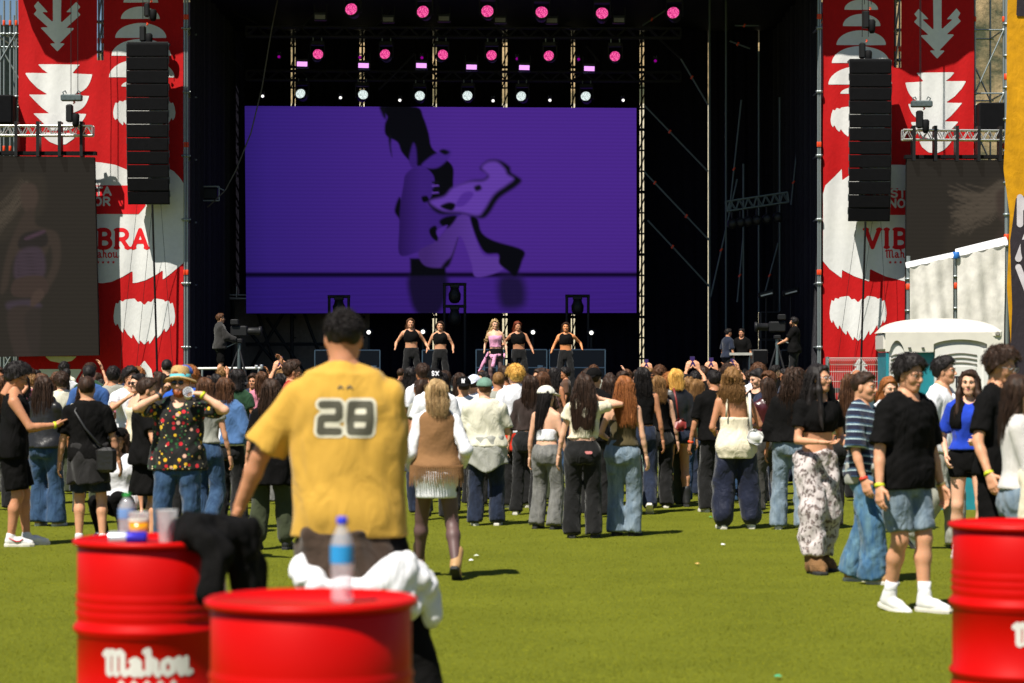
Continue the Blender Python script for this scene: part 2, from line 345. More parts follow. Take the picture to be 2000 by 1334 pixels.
# side platforms in front of the stage wings (the camera operators stand there)
for (a, b, nm) in ((366, 505, 'left'), (1490, 1600, 'right')):
    pass
rf = empty('stage_roof', (0, 70, 13.5))
_cp = [(SX0-.6, 86.9), (SX0-.6, 65.5), (3.6, 65.5), (8.4, 70.75), (SX1+.6, 70.75), (SX1+.6, 86.9)]  # unseen roof outline, front right corner cut back to let sun onto the banner
MB().add([(x, y, 13.5) for x, y in _cp]+[(x, y, 14.0) for x, y in _cp], [tuple(range(6)), tuple(range(11, 5, -1))]+[(i, 6+i, 6+(i+1) % 6, (i+1) % 6) for i in range(6)]).build('canopy', BLACK, rf, off=rf.location)
def wing(edge, back, name):  # out-of-view overhang; edge shaped from where its shadow falls on the banner
    pts = []
    for px, py in edge:
        q = W(px, py, 72); ye = 72-(14.8-q.z)/1.857; pts.append((q.x-(72-ye)*.675, ye))
    pts += back; n = len(pts); v = [(x, y, 14.8) for x, y in pts]+[(x, y, 15.0) for x, y in pts]
    f = [tuple(range(n)), tuple(range(2*n-1, n-1, -1))]+[(i, n+i, n+(i+1) % n, (i+1) % n) for i in range(n)]
    MB().add(v, f).build(name, BLACK, rf, off=rf.location)
wing([(40, -90), (45, 0), (62, 55), (85, 100), (112, 122), (140, 123), (165, 116), (200, 110), (205, 105), (345, 105), (400, 104)], [(-8.5, 74), (-13, 75), (-16.5, 74)], 'wing_canopy')
wing([(1570, 106), (1612, 106), (1735, 116), (1742, 128), (1790, 146), (1850, 130), (1905, 106), (1935, -90)], [(15, 75), (11, 75), (8.5, 74)], 'wing_canopy')
tag(rf, 'black canopy roof over the stage and its wings', 'roof')
# back drapes with gaps between them
slits = [(300, 433), (441, 568), (577, 702), (712, 845), (853, 981), (991, 1115), (1123, 1249), (1258, 1382.6), (1385, 1416), (1417.2, 1480.8), (1483, 1554.2), (1555.4, 1700)]
for i, (a, b) in enumerate(slits):
    x0, x1 = WX(a, 84), WX(b, 84); n = 40; zs = [1.2, 6, 10, 14.5]; v = []
    for z in zs:
        for k in range(n+1):
            u = k/n; v.append((x0+(x1-x0)*u, 84+.05*math.sin(u*(x1-x0)*14+i)+.03*math.sin(u*(x1-x0)*31+z*.3), z))
    f = [(r*(n+1)+k, r*(n+1)+k+1, (r+1)*(n+1)+k+1, (r+1)*(n+1)+k) for r in range(3) for k in range(n)]
    dr = obj('stage_drape', mesh_np('stage_drape', v, f), DRAPE)
    words = ['far left end of the stage', 'left of the screen edge', 'first behind the screen from the left', 'second behind the screen from the left', 'middle of the screen, left one', 'middle of the screen, right one', 'behind the right end of the screen', 'directly right of the purple screen', 'narrow one right of the screen', 'second wide one right of the screen', 'third wide one right of the screen', 'far right end of the stage']
    tag(dr, 'black back drape hanging at the '+words[i] if i in (0, 11) else 'black back drape, '+words[i], 'drape', 'black drapes at the back of the stage')
# wing drapes on both sides of the stage opening
for sx, px, nm in ((-1, 366, 'left'), (1, 1600, 'right')):
    v, f = [], []; n = 30
    for z in (1.2, 14):
        for k in range(n+1):
            y = 72.3+11.6*k/n; v.append((WX(px, 72)+(.10*math.sin(k*1.9))+(-sx)*.04, y, z))
    f = [(k, k+1, n+2+k, n+1+k) for k in range(n)]
    tag(obj('wing_drape', mesh_np('wing_drape', v, f), DRAPE), 'black side drape closing the %s flank of the stage' % nm, 'drape')
# pale tarpaulin wall behind the stage, seen through the drape gaps
TARPW = fabric('pale tarpaulin', (222, 210, 185), .8, .4)
tag(MB().box((0, 104, 6.6), (40, .1, 13.2)).build('site_screen_wall', TARPW), 'pale tarpaulin wall glimpsed through the gaps of the stage drapes', 'wall')
# grey tarpaulin low on the left behind the screen, with its scaffold
GREYT = fabric('grey scrim', (128, 118, 108), .9, .3)
q0, q1 = W(441, 575, 83.6), W(722, 735, 83.6)
tag(MB().box(((q0.x+q1.x)/2, 83.6, (1.22+q0.z)/2), (q1.x-q0.x, .04, q0.z-1.22)).build('grey_scrim', GREYT), 'grey scrim wall under the left half of the purple screen', 'scrim')
fr = empty('screen_support_frame', W(560, 735, 82.6))
for a, b in (((455, 560), (455, 735)), ((480, 640), (560, 735)), ((560, 600), (480, 735)), ((570, 600), (570, 735)), ((590, 600), (640, 735)), ((480, 672), (640, 672)), ((440, 580), (485, 580)), ((500, 600), (545, 735)), ((520, 620), (600, 735))):
    rod('brace', W(*a, 82.6), W(*b, 82.6), .055, BLKM, fr)
tag(fr, 'black scaffold frame holding up the purple screen', 'frame')
rl = empty('stage_ledge', W(465, 578, 82.4)); rod('rail', W(440, 576, 82.4), W(481, 576, 82.4), .03, ALU, rl); rod('rail', W(440, 583, 82.4), W(481, 583, 82.4), .05, ALU, rl); rod('rail_post', W(462, 560, 82.4), W(462, 583, 82.4), .03, ALU, rl)
tag(rl, 'white handrail beside the lower left corner of the screen', 'handrail')
# ------------------------------------------------------------------- pictures on LED walls
def led_mat(name, gain=1.0, rough=.35, base=.02):
    m, t, b = nodes(name); N, L = t.nodes, t.links
    at = N.new('ShaderNodeVertexColor'); at.layer_name = 'picture'
    b.inputs['Base Color'].default_value = (base, base*.95, base*.9, 1); b.inputs['Roughness'].default_value = rough; b.inputs['Specular IOR Level'].default_value = .03
    tc = N.new('ShaderNodeTexCoord'); wv = N.new('ShaderNodeTexWave'); wv.bands_direction = 'Z'; wv.inputs['Scale'].default_value = 2.6; L.new(tc.outputs['Object'], wv.inputs['Vector'])
    mr = N.new('ShaderNodeMapRange'); mr.inputs[3].default_value = .93; mr.inputs[4].default_value = 1.05; L.new(wv.outputs['Fac'], mr.inputs[0])
    vm = N.new('ShaderNodeVectorMath'); vm.operation = 'SCALE'; L.new(at.outputs[0], vm.inputs[0]); L.new(mr.outputs[0], vm.inputs['Scale'])
    L.new(vm.outputs[0], b.inputs['Emission Color']); b.inputs['Emission Strength'].default_value = gain
    return m
def led_wall(name, corners, nu, nv, paint, m, parent):
    tl, tr, br, bl = [np.array(c) for c in corners]
    u = np.linspace(0, 1, nu); v = np.linspace(0, 1, nv); U, V = np.meshgrid(u, v, indexing='ij'); U3, V3 = U[..., None], V[..., None]
    P = (tl*(1-U3)+tr*U3)*(1-V3)+(bl*(1-U3)+br*U3)*V3; off = np.array(parent.location)
    i = np.arange(nu*nv).reshape(nu, nv); f = np.stack([i[:-1, :-1], i[:-1, 1:], i[1:, 1:], i[1:, :-1]], -1).reshape(-1, 4)
    me = mesh_np(name, (P-off).reshape(-1, 3), f, False); a = me.color_attributes.new('picture', 'FLOAT_COLOR', 'POINT')
    c = np.ones((nu*nv, 4), dtype=np.float32); c[:, :3] = paint(U, V).reshape(-1, 3); a.data.foreach_set('color', c.ravel())
    return obj(name, me, m, parent)
def sstep(d, w): t = np.clip(.5-d/w, 0, 1); return (t*t*(3-2*t))[..., None]
def crv(pts, n=5):                                  # closed Catmull-Rom through the points
    P = [np.array(p, float) for p in pts]; o = []; k = len(P)
    for i in range(k):
        a, b, c, d = P[i-1], P[i], P[(i+1) % k], P[(i+2) % k]
        for j in range(n):
            t = j/n; o.append(tuple(.5*((2*b)+(c-a)*t+(2*a-5*b+4*c-d)*t*t+(3*b-a-3*c+d)*t**3)))
    return o
def paint_main(U, V):
    X = 478+U*765; Y = 208+V*403; lin = lambda c: np.array(sl(c))
    c = lin((54, 34, 128))+(lin((80, 44, 150))-lin((54, 34, 128)))*np.clip((X-478)/420, 0, 1)[..., None]
    c = c*(1-.10*np.clip((Y-330)/280, 0, 1))[..., None]*(1-.22*np.clip((520-X)/60, 0, 1))[..., None]
    fl = sstep(538-Y, 3); c = c*(1-fl)+c*fl*np.array([.72, .72, .86]); c = c*(1-.92*sstep(np.abs(Y-536)-4.5, 7))
    c = c*(1+.10*np.sin(Y*.55+np.sin(X*.01)*3)*np.clip((Y-545)/30, 0, 1)*.5)[..., None]
    DK = np.array(sl((9, 9, 16))); MID = lin((58, 32, 118)); LT = lin((104, 66, 176))
    z = lambda L: [(450+a*.405, 190+b*.405) for a, b in L]
    def put(c, poly, col, w=3, sm=True, sh=(0, 0)):
        w = w*1.5
        poly = [(a+sh[0], b+sh[1]) for a, b in poly]; m = sstep(poly_sdf(X, Y, crv(z(poly)) if sm else z(poly)), w); return c*(1-m)+col*m
    # reflections on the wet floor of the film
    c = put(c, [(860, 850), (1030, 850), (1020, 1000), (960, 1060), (900, 1050), (860, 980)], DK*1.3+MID*.15, 10)
    c = put(c, [(1290, 870), (1400, 870), (1410, 1000), (1300, 1010)], DK*1.6+MID*.25, 16)
    # hair, face, neck in silhouette
    c = put(c, [(722, 44), (890, 44), (925, 95), (950, 170), (965, 240), (1010, 280), (1065, 330), (1068, 400), (1060, 470), (1000, 540), (930, 480), (900, 340), (862, 310), (820, 262), (800, 215), (745, 182), (740, 130), (752, 90)], DK, 3)
    c = put(c, [(757, 186), (772, 184), (768, 230), (773, 285), (762, 240)], DK*1.6, 4); c = put(c, [(716, 44), (740, 44), (745, 100), (730, 90)], DK*1.5, 5)
    # standing leg, body, blouse
    c = put(c, [(858, 775), (1030, 775), (1030, 860), (860, 860)], DK, 4, False)
    c = put(c, [(785, 540), (812, 480), (830, 600), (800, 575)], DK, 4)
    body = [(838, 372), (880, 336), (920, 330), (962, 360), (978, 400), (965, 470), (940, 520), (1000, 545), (1080, 540), (1110, 580), (1040, 650), (985, 700), (960, 730), (905, 742), (810, 760), (806, 640), (812, 520), (828, 420)]
    m = sstep(poly_sdf(X, Y, crv(z(body))), 4); sh = np.clip((X-775)/45, 0, 1)[..., None]; c = c*(1-m)+(MID*(.55+.6*sh))*m
    leg = [(905, 735), (985, 690), (1060, 600), (1120, 560), (1150, 590), (1180, 690), (1215, 760), (1290, 770), (1305, 830), (1180, 866), (1155, 800), (1120, 700), (1095, 672), (1060, 780), (1020, 818), (940, 815), (905, 780)]
    m = sstep(poly_sdf(X, Y, crv(z(leg))), 5); g_ = np.clip((X-830)/90, 0, 1)[..., None]; c = c*(1-m)+(LT*(.42+.36*g_))*m
    c = put(c, [(1090, 676), (1050, 805), (1010, 820), (1030, 790), (1060, 760)], DK*1.5, 5)
    # far raised leg and boot with a dark rim
    rim = [(1060, 440), (1150, 400), (1215, 392), (1232, 368), (1198, 340), (1235, 302), (1290, 300), (1340, 330), (1350, 360), (1398, 395), (1370, 430), (1290, 485), (1240, 560), (1200, 582), (1110, 560), (1000, 560), (945, 505), (1010, 490)]
    c = put(c, rim, DK*1.6, 6)
    c = put(c, [(1072, 438), (1150, 410), (1218, 405), (1245, 380), (1212, 342), (1240, 314), (1285, 312), (1322, 345), (1335, 372), (1365, 395), (1330, 425), (1270, 470), (1222, 545), (1190, 572), (1110, 556), (1020, 548), (960, 505), (1030, 480)], LT*.98, 7, True, (-5, -4))
    c = put(c, [(1080, 520), (1110, 465), (1150, 452), (1165, 470), (1120, 520)], lin((84, 48, 155)), 4); c = put(c, [(1170, 430), (1195, 420), (1205, 440), (1180, 450)], DK*2, 5)
    c = put(c, [(1005, 525), (1045, 505), (1078, 515), (1060, 545)], DK, 4); c = put(c, [(1000, 600), (1030, 575), (1085, 572), (1040, 630)], DK, 4)
    c = put(c, [(952, 635), (985, 620), (992, 690), (962, 672)], DK, 3); c = put(c, [(988, 640), (1040, 615), (1010, 660), (995, 672)], lin((84, 48, 155)), 3)
    # dark boot on the floor
    c = put(c, [(1150, 580), (1185, 585), (1205, 650), (1265, 690), (1405, 735), (1400, 790), (1370, 860), (1330, 835), (1290, 800), (1285, 755), (1225, 750), (1185, 690)], DK, 4)
    # collar and braid
    c = put(c, [(1000, 262), (1040, 248), (1060, 262), (1040, 300), (985, 340), (915, 330), (955, 288)], MID*1.35, 4); c = put(c, [(1002, 258), (1022, 248), (1050, 262), (1030, 275)], DK*1.4, 4)
    c = put(c, [(855, 300), (875, 220), (890, 250), (892, 330), (870, 338)], MID, 4)
    for k in range(4): c = put(c, [(965, 405+k*17), (998, 402+k*17), (998, 410+k*17), (965, 413+k*17)], LT*.9 if k % 2 else DK*2, 2, False)
    c = put(c, [(915, 480), (940, 474), (950, 495), (925, 505)], DK, 3)
    return c
LEDM = led_mat('LED wall picture', .54, base=.004)
sc_ = empty('led_screen', W(860, 612, 81.4)); cs = [W(478, 207, 81), W(1243, 211, 81.9), W(1243, 611, 81.9), W(481, 612, 81)]
led_wall('picture', cs, 320, 170, paint_main, LEDM, sc_)
_c = [Vector(c) for c in cs]; back = MB()
back.add([c+Vector((0, .03, 0)) for c in _c]+[c+Vector((0, .35, 0)) for c in _c], [(0, 1, 2, 3), (4, 7, 6, 5), (0, 4, 5, 1), (1, 5, 6, 2), (2, 6, 7, 3), (3, 7, 4, 0)]); back.build('cabinet', BLACK, sc_, off=sc_.location)
tag(sc_, 'huge purple video screen showing a silhouetted figure with raised boot', 'screen')
def ghost(shift, base, strands):
    def paint(U, V):
        X, Y = strands(U, V); c = np.zeros(U.shape+(3,))+np.array(sl(base))
        rg = np.random.default_rng(3)
        def put(c, poly, col, w, a=1.0): m = sstep(poly_sdf(X, Y, crv(poly)), w)*a; return c*(1-m)+np.array(sl(col))*m
        c = put(c, [(28, 345), (60, 338), (88, 345), (92, 385), (80, 420), (40, 440), (10, 470), (-30, 460), (-20, 400)], (62, 55, 46), 14, .8)
        for k in range(26+shift):
            y0 = 350+rg.random()*40; pts = [(60-rg.random()*18, y0), (20, y0+20+rg.random()*30), (-20, y0+60+rg.random()*40)] if not shift else [(58-rg.random()*14, y0-6), (30, y0+rg.random()*26), (2-rg.random()*30, y0-8+rg.random()*60)]
            m = sstep(line_sdf(X, Y, pts, .8), 3)*(.5 if not shift else .8); c = c*(1-m)+np.array(sl((104, 92, 78)))*m
        c = put(c, [(42, 362), (68, 360), (76, 385), (66, 412), (52, 414), (42, 395)], (84, 69, 60), 8)
        c = put(c, [(52, 412), (68, 410), (72, 440), (112, 455), (118, 500), (108, 540), (78, 585), (70, 580), (100, 520), (98, 480), (84, 500), (30, 500), (14, 560), (0, 570), (12, 500), (30, 450)], (72, 60, 52), 8)
        c = put(c, [(44, 458), (86, 450), (90, 480), (38, 486)], (43, 38, 37), 6); c = put(c, [(50, 464), (84, 450), (86, 455), (54, 468)], (92, 66, 84), 6)
        c = put(c, [(36, 492), (80, 486), (84, 540), (30, 545)], (78, 63, 76), 10)
        for k in range(7): m = sstep(line_sdf(X, Y, [(34, 498+k*6.5), (82, 493+k*6.5)], .7), 3); c = c*(1-.35*m)
        c = put(c, [(30, 545), (84, 540), (88, 575), (26, 578)], (76, 60, 54), 5); c = put(c, [(14, 590), (62, 586), (78, 600), (20, 606)], (84, 70, 88), 10, .7)
        c = put(c, [(66, 570), (80, 564), (84, 580), (62, 600), (58, 590)], (88, 70, 62), 4)
        c = put(c, [(14, 608), (70, 606), (60, 700), (30, 700)], (66, 55, 50), 8); c = put(c, [(46, 620), (76, 606), (72, 700), (60, 700)], (58, 50, 46), 8)
        return c*.68+np.array(sl(base))*.32*.9
    return paint
LEDS = led_mat('LED side picture', .5, base=.005)
for nm, cn, mp, lab in (('left', [W(-70, 303, 71.1), W(184, 307, 71.1), W(193, 694, 71.1), W(-70, 698, 71.1)], lambda U, V: (-70+U*258, 305+V*391), 'dim grey side screen at left showing a long-haired singer'),
                        ('right', [W(1771, 310, 71.1), W(2060, 314, 71.1), W(2060, 690, 71.1), W(1769, 690, 71.1)], lambda U, V: (50-(1960-(1771+U*289))*.72, 345+((312+V*377)-352)*.80), 'dim grey side screen at right behind the white tarpaulins')):
    e = empty('side_screen', (cn[3]+cn[2])/2)
    led_wall('picture', cn, 90, 124, ghost(0 if nm == 'left' else 40, (50, 45, 39), mp), LEDS, e)
    b = MB(); b.add([c+Vector((0, .02, .0)) for c in cn]+[c+Vector((0, .22, 0)) for c in cn], [(0, 1, 2, 3), (4, 7, 6, 5), (0, 4, 5, 1), (1, 5, 6, 2), (2, 6, 7, 3), (3, 7, 4, 0)]); b.build('cabinet', BLACK, e, off=e.location)
    t0, t1 = cn[0], cn[1]; MB().box(((t0.x+t1.x)/2, 71.2, t0.z+.06), (t1.x-t0.x+.1, .3, .10)).build('top_bar', BLACK, e, off=e.location)
    tag(e, lab, 'screen')
# ------------------------------------------------------------------- printed banners
RED = fabric('red banner cloth', (182, 10, 14), .8, .15, var=.06, sheen=0)
WHITE = fabric('white banner print', (216, 216, 214), .8, .12, var=.04, sheen=0)
BD = 72.0
def wr(x, z, s=1.0): return s*(.018*math.sin(x*5.1+z*.35)+.012*math.sin(x*9.7-z*.8+1)+.010*math.sin(z*2.3+x*1.7)+.02*math.sin(z*.9+x))
def banner_sheet(name, parent, x0, x1, z0, z1, m, holes=None):
    n, k = max(4, int((x1-x0)/.12)), max(4, int((z1-z0)/.16)); v = []
    for j in range(k+1):
        for i in range(n+1): x = x0+(x1-x0)*i/n; z = z0+(z1-z0)*j/k; v.append((x-parent.location.x, BD+wr(x, z)-parent.location.y, z-parent.location.z))
    f = [(j*(n+1)+i, j*(n+1)+i+1, (j+1)*(n+1)+i+1, (j+1)*(n+1)+i) for j in range(k) for i in range(n)]
    return obj(name, mesh_np(name, v, f), m, parent)
def b_print(name, parent, polys, m, off=.008, h=.03, extra=None):
    P = [[(W(px, py, BD).x, W(px, py, BD).z) for px, py in pl] for pl in polys]
    allp = np.array([p for pl in P for p in pl]) if P else None
    if extra is None: lo, hi = allp.min(0)-.05, allp.max(0)+.05
    else: lo, hi = np.array(extra[0]), np.array(extra[1])
    def sdf(U, V):
        d = np.full(U.shape, 1e9)
        for pl in P: d = np.minimum(d, poly_sdf(U, V, pl))
        if extra is not None: d = np.minimum(d, extra[2](U, V))
        return d
    L = parent.location
    return print_obj(name, m, parent, lo[0], hi[0], lo[1], hi[1], h, sdf, lambda a, b: (a-L.x, BD+wr(a, b)-off-L.y, b-L.z))
def zz(pts, k=.29976, ox=0, oy=0): return [(ox+a*k, oy+b*k) for a, b in pts]
def mir(pts, cx): return [(2*cx-x, y) for x, y in pts][::-1]
def semic(cx, y, rx, ry, n=20): return [(cx-rx, y)]+[(cx+rx*math.cos(math.pi*(1-i/n)), y-ry*math.sin(math.pi*(1-i/n))) for i in range(n+1)]+[(cx+rx, y)]
def leafedge(x0, y0, x1, y1, b, n=7):               # convex curve from (x0,y0) to (x1,y1)
    return [(x0+(x1-x0)*t+b*math.sin(math.pi*t)*.5, y0+(y1-y0)*t+b*math.sin(math.pi*t)*.5) for t in [i/n for i in range(1, n)]]
ARW = [zz([(345, -60), (402, -60), (399, 205), (347, 205)]), zz([(222, 40), (248, 8), (313, 80), (272, 78), (350, 150), (350, 212), (220, 92), (240, 68)]),
       zz([(524, 46), (496, 12), (432, 80), (474, 80), (396, 155), (396, 216), (526, 96), (504, 72)]), zz([(262, 178), (330, 178), (350, 200), (398, 200), (418, 183), (488, 183), (375, 298)]), zz([(323, 283), (425, 283), (375, 336)])]
LEAF = zz([(245, 417), (520, 421), (470, 478), (602, 484)]+leafedge(602, 484, 498, 612, 34)+[(468, 618), (580, 624)]+leafedge(580, 624, 480, 735, 30)+[(470, 738), (562, 742)]+leafedge(562, 742, 430, 850, 34)+[(430, 850), (330, 850)]
          + leafedge(330, 850, 215, 738, -24)[::1]+[(215, 738), (320, 738)]+[(270, 700), (225, 655), (190, 617), (310, 615)]+[(245, 575), (195, 525), (162, 475), (312, 475), (275, 450)])
LEAF2 = zz([(262, 862), (500, 868), (480, 905), (430, 940), (375, 945), (325, 925), (290, 895)])
FAN = [semic(274, 37, 38, 24), semic(275, 74, 50, 29), semic(276, 109, 58, 33), semic(277, 151, 64, 36), semic(277, 169, 40, 14), semic(275, 5, 34, 20)]
def furry(cx, cy, w, h):                            # heart with a shaggy rim
    h0 = [(0, -.36), (.06, -.46), (.16, -.50), (.30, -.50), (.42, -.46), (.485, -.34), (.50, -.15), (.47, .06), (.43, .07), (.42, .17), (.34, .21), (.32, .32), (.21, .32), (.19, .41), (.09, .39), (.08, .49), (0, .40)]
    sp = [(.02, -.38), (.06, -.44), (.11, -.42), (.16, -.50), (.24, -.49), (.32, -.47), (.34, -.43), (.40, -.46), (.42, -.38), (.46, -.41), (.485, -.28), (.50, -.12), (.49, .02), (.455, .11), (.44, .02), (.40, .15), (.345, .25), (.335, .13), (.27, .28), (.20, .38), (.195, .25), (.14, .38), (.08, .50), (.075, .40), (.0, .50)]
    r_ = [(cx+x*w, cy+y*h) for x, y in sp]; l_ = [(cx-x*w, cy+y*h) for x, y in sp[:-1]][::-1]
    return [(cx, cy-.36*h)]+r_+l_
BODY = [(20, 345), (60, 326), (110, 317), (160, 315), (195, 317), (225, 322), (247, 331), (262, 343), (280, 330), (300, 323), (322, 325), (340, 335), (352, 348), (358.5, 358), (358.5, 513)]+zz([(1150, 582), (1110, 618), (1062, 655), (1062, 592), (1020, 622), (950, 658), (900, 672), (865, 678), (865, 597), (800, 636), (730, 668), (668, 678), (600, 672), (520, 650)], .29976, 0, 350)+[(90, 530), (30, 500)]
BODY = [p for p in BODY]
TAG = [(150, 362), (288, 362), (284, 402), (270, 418), (150, 418)]
def VIB(U, V, px, py, hpx):                         # slab-serif capitals: heavy strokes and foot bars
    o = W(px, py, BD); h = hpx*BD/F_PX; d = text_sdf(U, V, 'VIBRA', o.x, o.z, h, h*.115, 1.0, .24); cx = o.x
    for ch in 'VIBRA':
        wd = GLY[ch][0]; ends = {'V': [(.02, 1), (.78, 1)], 'I': [(.15, 0), (.15, 1)], 'B': [(.1, 0), (.1, 1)], 'R': [(.1, 0), (.1, 1), (.7, 0)], 'A': [(.02, 0), (.78, 0)]}[ch]
        for a, b in ends: d = np.minimum(d, line_sdf(U, V, [(cx+(a-.11)*h, o.z+b*h), (cx+(a+.11)*h, o.z+b*h)], h*.07))
        cx += (wd+.24)*h
    return d
def MAH(U, V, px, py, hpx, stars=4):
    o = W(px, py, BD); h = hpx*BD/F_PX; d = text_sdf(U, V, 'mahou', o.x, o.z, h, h*.075, 1.0, .06); wd = text_w('mahou', h, 1, .06)
    for k in range(5): d = np.minimum(d, poly_sdf(U, V, star(o.x+wd*(.16+.17*k), o.z-h*.62, h*.24)))
    return d
def OBS(U, V, px, py, hpx):
    o = W(px, py, BD); h = hpx*BD/F_PX
    d = np.minimum(text_sdf(U, V, 'OBSTA', o.x, o.z, h, h*.13, 1.25, .14), text_sdf(U, V, 'SONOR', o.x-h*.25, o.z-h*1.32, h, h*.13, 1.25, .14)); return d
REDP = fabric('red print on white', (214, 22, 30), .8, .1, var=.04, sheen=0)
GREYPOLE = STEELD
def banner(side):
    cxm = 197.5
    def m(poly):                                     # the right banner is the mirror of the left one
        if side == 'left': return poly
        return [(1607+(358-x)*(1902-1607)/322*1.0, y+(8 if True else 0)) for x, y in poly][::-1]
    X0, X1 = (36, 358) if side == 'left' else (1607, 1902)
    e = empty('printed_banner', (WX((X0+X1)/2, BD), BD, 0))
    xg0, xg1 = (190, 203) if side == 'left' else (1746, 1760)
    yg = 118 if side == 'left' else 132; zs = W(0, yg, BD).z
    banner_sheet('cloth', e, WX(X0, BD), WX(X1, BD), .1, zs, RED)
    banner_sheet('cloth', e, WX(X0, BD), WX(xg0, BD), zs, 14.6, RED); banner_sheet('cloth', e, WX(xg1, BD), WX(X1, BD), zs, 14.6, RED)
    dy = 0 if side == 'left' else 14
    k = 1.0
    def mv(poly, cx, sx=1.0, sy=0):
        return [(cx[1]+(x-cx[0])*sx, y+sy) for x, y in poly]
    if side == 'left':
        arw, leaf, leaf2, fan, hy, hx = ARW, LEAF, LEAF2, FAN, (585, 672), 282
        b_print('arrow_print', e, arw, WHITE); b_print('leaf_print', e, [leaf], WHITE); b_print('leaf_print', e, [leaf2], WHITE)
        for q in fan: b_print('fan_print', e, [q], WHITE)
        b_print('heart_print', e, [furry(282, 228, 122, 68)], WHITE); body = [(max(36.5, x), y) for x, y in BODY]
        b_print('cloud_print', e, [body], WHITE); b_print('heart_print', e, [furry(282, 628, 120, 90)], WHITE)
        b_print('diamond_print', e, [[(282, 704), (296, 722), (300, 745), (264, 745), (268, 722)]], WHITE)
        b_print('disc_print', e, [[(74, 721+0), (160, 721), (146, 745), (90, 745)]], WHITE); b_print('disc_print', e, [[(88, 696), (150, 696), (140, 705), (118, 709), (98, 705)]], WHITE)
        b_print('tag_print', e, [TAG], REDP, .014)
        a, b = W(100, 425, BD), W(300, 355, BD); b_print('lettering', e, [], WHITE, .020, .02, ((a.x, a.z), (b.x, b.z), lambda U, V: OBS(U, V, 137, 381, 15)))
        a, b = W(60, 492, BD), W(300, 440, BD); b_print('lettering', e, [], REDP, .014, .022, ((a.x, a.z), (b.x, b.z), lambda U, V: VIB(U, V, 137, 484, 35)))
        a, b = W(150, 520, BD), W(260, 482, BD); b_print('lettering', e, [], REDP, .014, .012, ((a.x, a.z), (b.x, b.z), lambda U, V: MAH(U, V, 172, 503, 15)))
        tag(e, 'tall red banner with white shapes at the left of the stage', 'banner')
    else:
        arw = [mv(mir(q, 112.5), (112.5, 1830), 1, 14) for q in ARW]; fan = [mv(mir(q, 277), (277, 1680), .97, 14) for q in FAN]
        leaf = mv(mir(LEAF, 113), (113, 1829), .9, 16); leaf2 = mv(mir(LEAF2, 113), (113, 1829), .9, 16)
        b_print('arrow_print', e, arw, WHITE); b_print('leaf_print', e, [leaf], WHITE); b_print('leaf_print', e, [leaf2], WHITE)
        for q in fan: b_print('fan_print', e, [q], WHITE)
        b_print('heart_print', e, [furry(1680, 242, 116, 68)], WHITE)
        body = [(1607.5, 378), (1612, 362), (1630, 345), (1644, 330), (1645, 352), (1665, 338), (1690, 326), (1720, 322), (1760, 322), (1800, 325), (1850, 335), (1901, 360), (1901, 500), (1850, 545), (1790, 550), (1766, 549), (1730, 540), (1699, 525), (1698, 550), (1670, 540), (1645, 527), (1644, 543), (1620, 525), (1607.5, 510)]
        b_print('cloud_print', e, [body], WHITE); b_print('heart_print', e, [furry(1676, 622, 112, 88)], WHITE)
        for (px, py, s) in ((1680, 697, 1), (1680, 722, 1.5)): b_print('arrow_print', e, [[(px, py), (px+15*s, py+18*s), (px+6*s, py+18*s), (px+22*s, py+36*s), (px-22*s, py+36*s), (px-6*s, py+18*s), (px-15*s, py+18*s)]], WHITE)
        b_print('tag_print', e, [[(1690, 368), (1840, 368), (1840, 420), (1716, 420), (1700, 406), (1690, 395)]], REDP, .014)
        a, b = W(1680, 432, BD), W(1860, 360, BD); b_print('lettering', e, [], WHITE, .020, .02, ((a.x, a.z), (b.x, b.z), lambda U, V: OBS(U, V, 1706, 385, 15)))
        a, b = W(1680, 500, BD), W(1850, 440, BD); b_print('lettering', e, [], REDP, .014, .022, ((a.x, a.z), (b.x, b.z), lambda U, V: VIB(U, V, 1690, 483, 35)))
        a, b = W(1720, 525, BD), W(1830, 482, BD); b_print('lettering', e, [], REDP, .014, .012, ((a.x, a.z), (b.x, b.z), lambda U, V: MAH(U, V, 1729, 503, 15)))
        tag(e, 'tall red banner with white shapes at the right of the stage', 'banner')
    return e
banner('left'); banner('right')
# ------------------------------------------------------------------- scaffold towers
def tower(label, pxs, d, z0, z1, dy=1.6, step=2.0, m=STEEL, diag=True, clamps=True, name='scaffold_tower'):
    e = empty(name, (WX(pxs[0], d), d, z0)); X = [WX(p, d) for p in pxs]
    for x in X:
        for y in (d, d+dy): rod('standard', (x, y, z0), (x, y, z1), .03, m, e)
    z = z0+.5; k = 0
    while z < z1:
        for y in (d, d+dy):
            if len(X) > 1: rod('ledger', (X[0]-.1, y, z), (X[-1]+.1, y, z), .026, m, e)
        for x in X:
            rod('transom', (x, d, z), (x, d+dy, z), .026, m, e)
            if clamps and k % 2 == 0: rod('clamp', (x, d-.01, z+.25), (x, d-.01, z+.40), .043, ORANGE, e)
            if clamps: rod('rosette', (x, d, z-.05), (x, d, z+.03), .07, m, e)
        if diag and len(X) > 1 and z+step < z1: rod('brace', (X[0], d-.05, z), (X[-1], d-.05, z+step), .024, m, e); rod('brace', (X[-1], d+dy, z), (X[0], d+dy, z+step), .024, m, e)
        z += step; k += 1
    tag(e, label, 'scaffold'); return e
tower('grey scaffold tower between the left banner and the stage', (361, 366), 72.0, 0, 14.6, 1.4, 1.9, diag=False)
tower('grey scaffold tower between the stage and the right banner', (1602, 1598), 71.9, 0, 14.6, 1.4, 1.9, diag=False)
tower('greenish scaffold tower left of the red banner', (-40, -12, 8, 20, 32), 73.2, 0, 12.9, 3, 1.9)
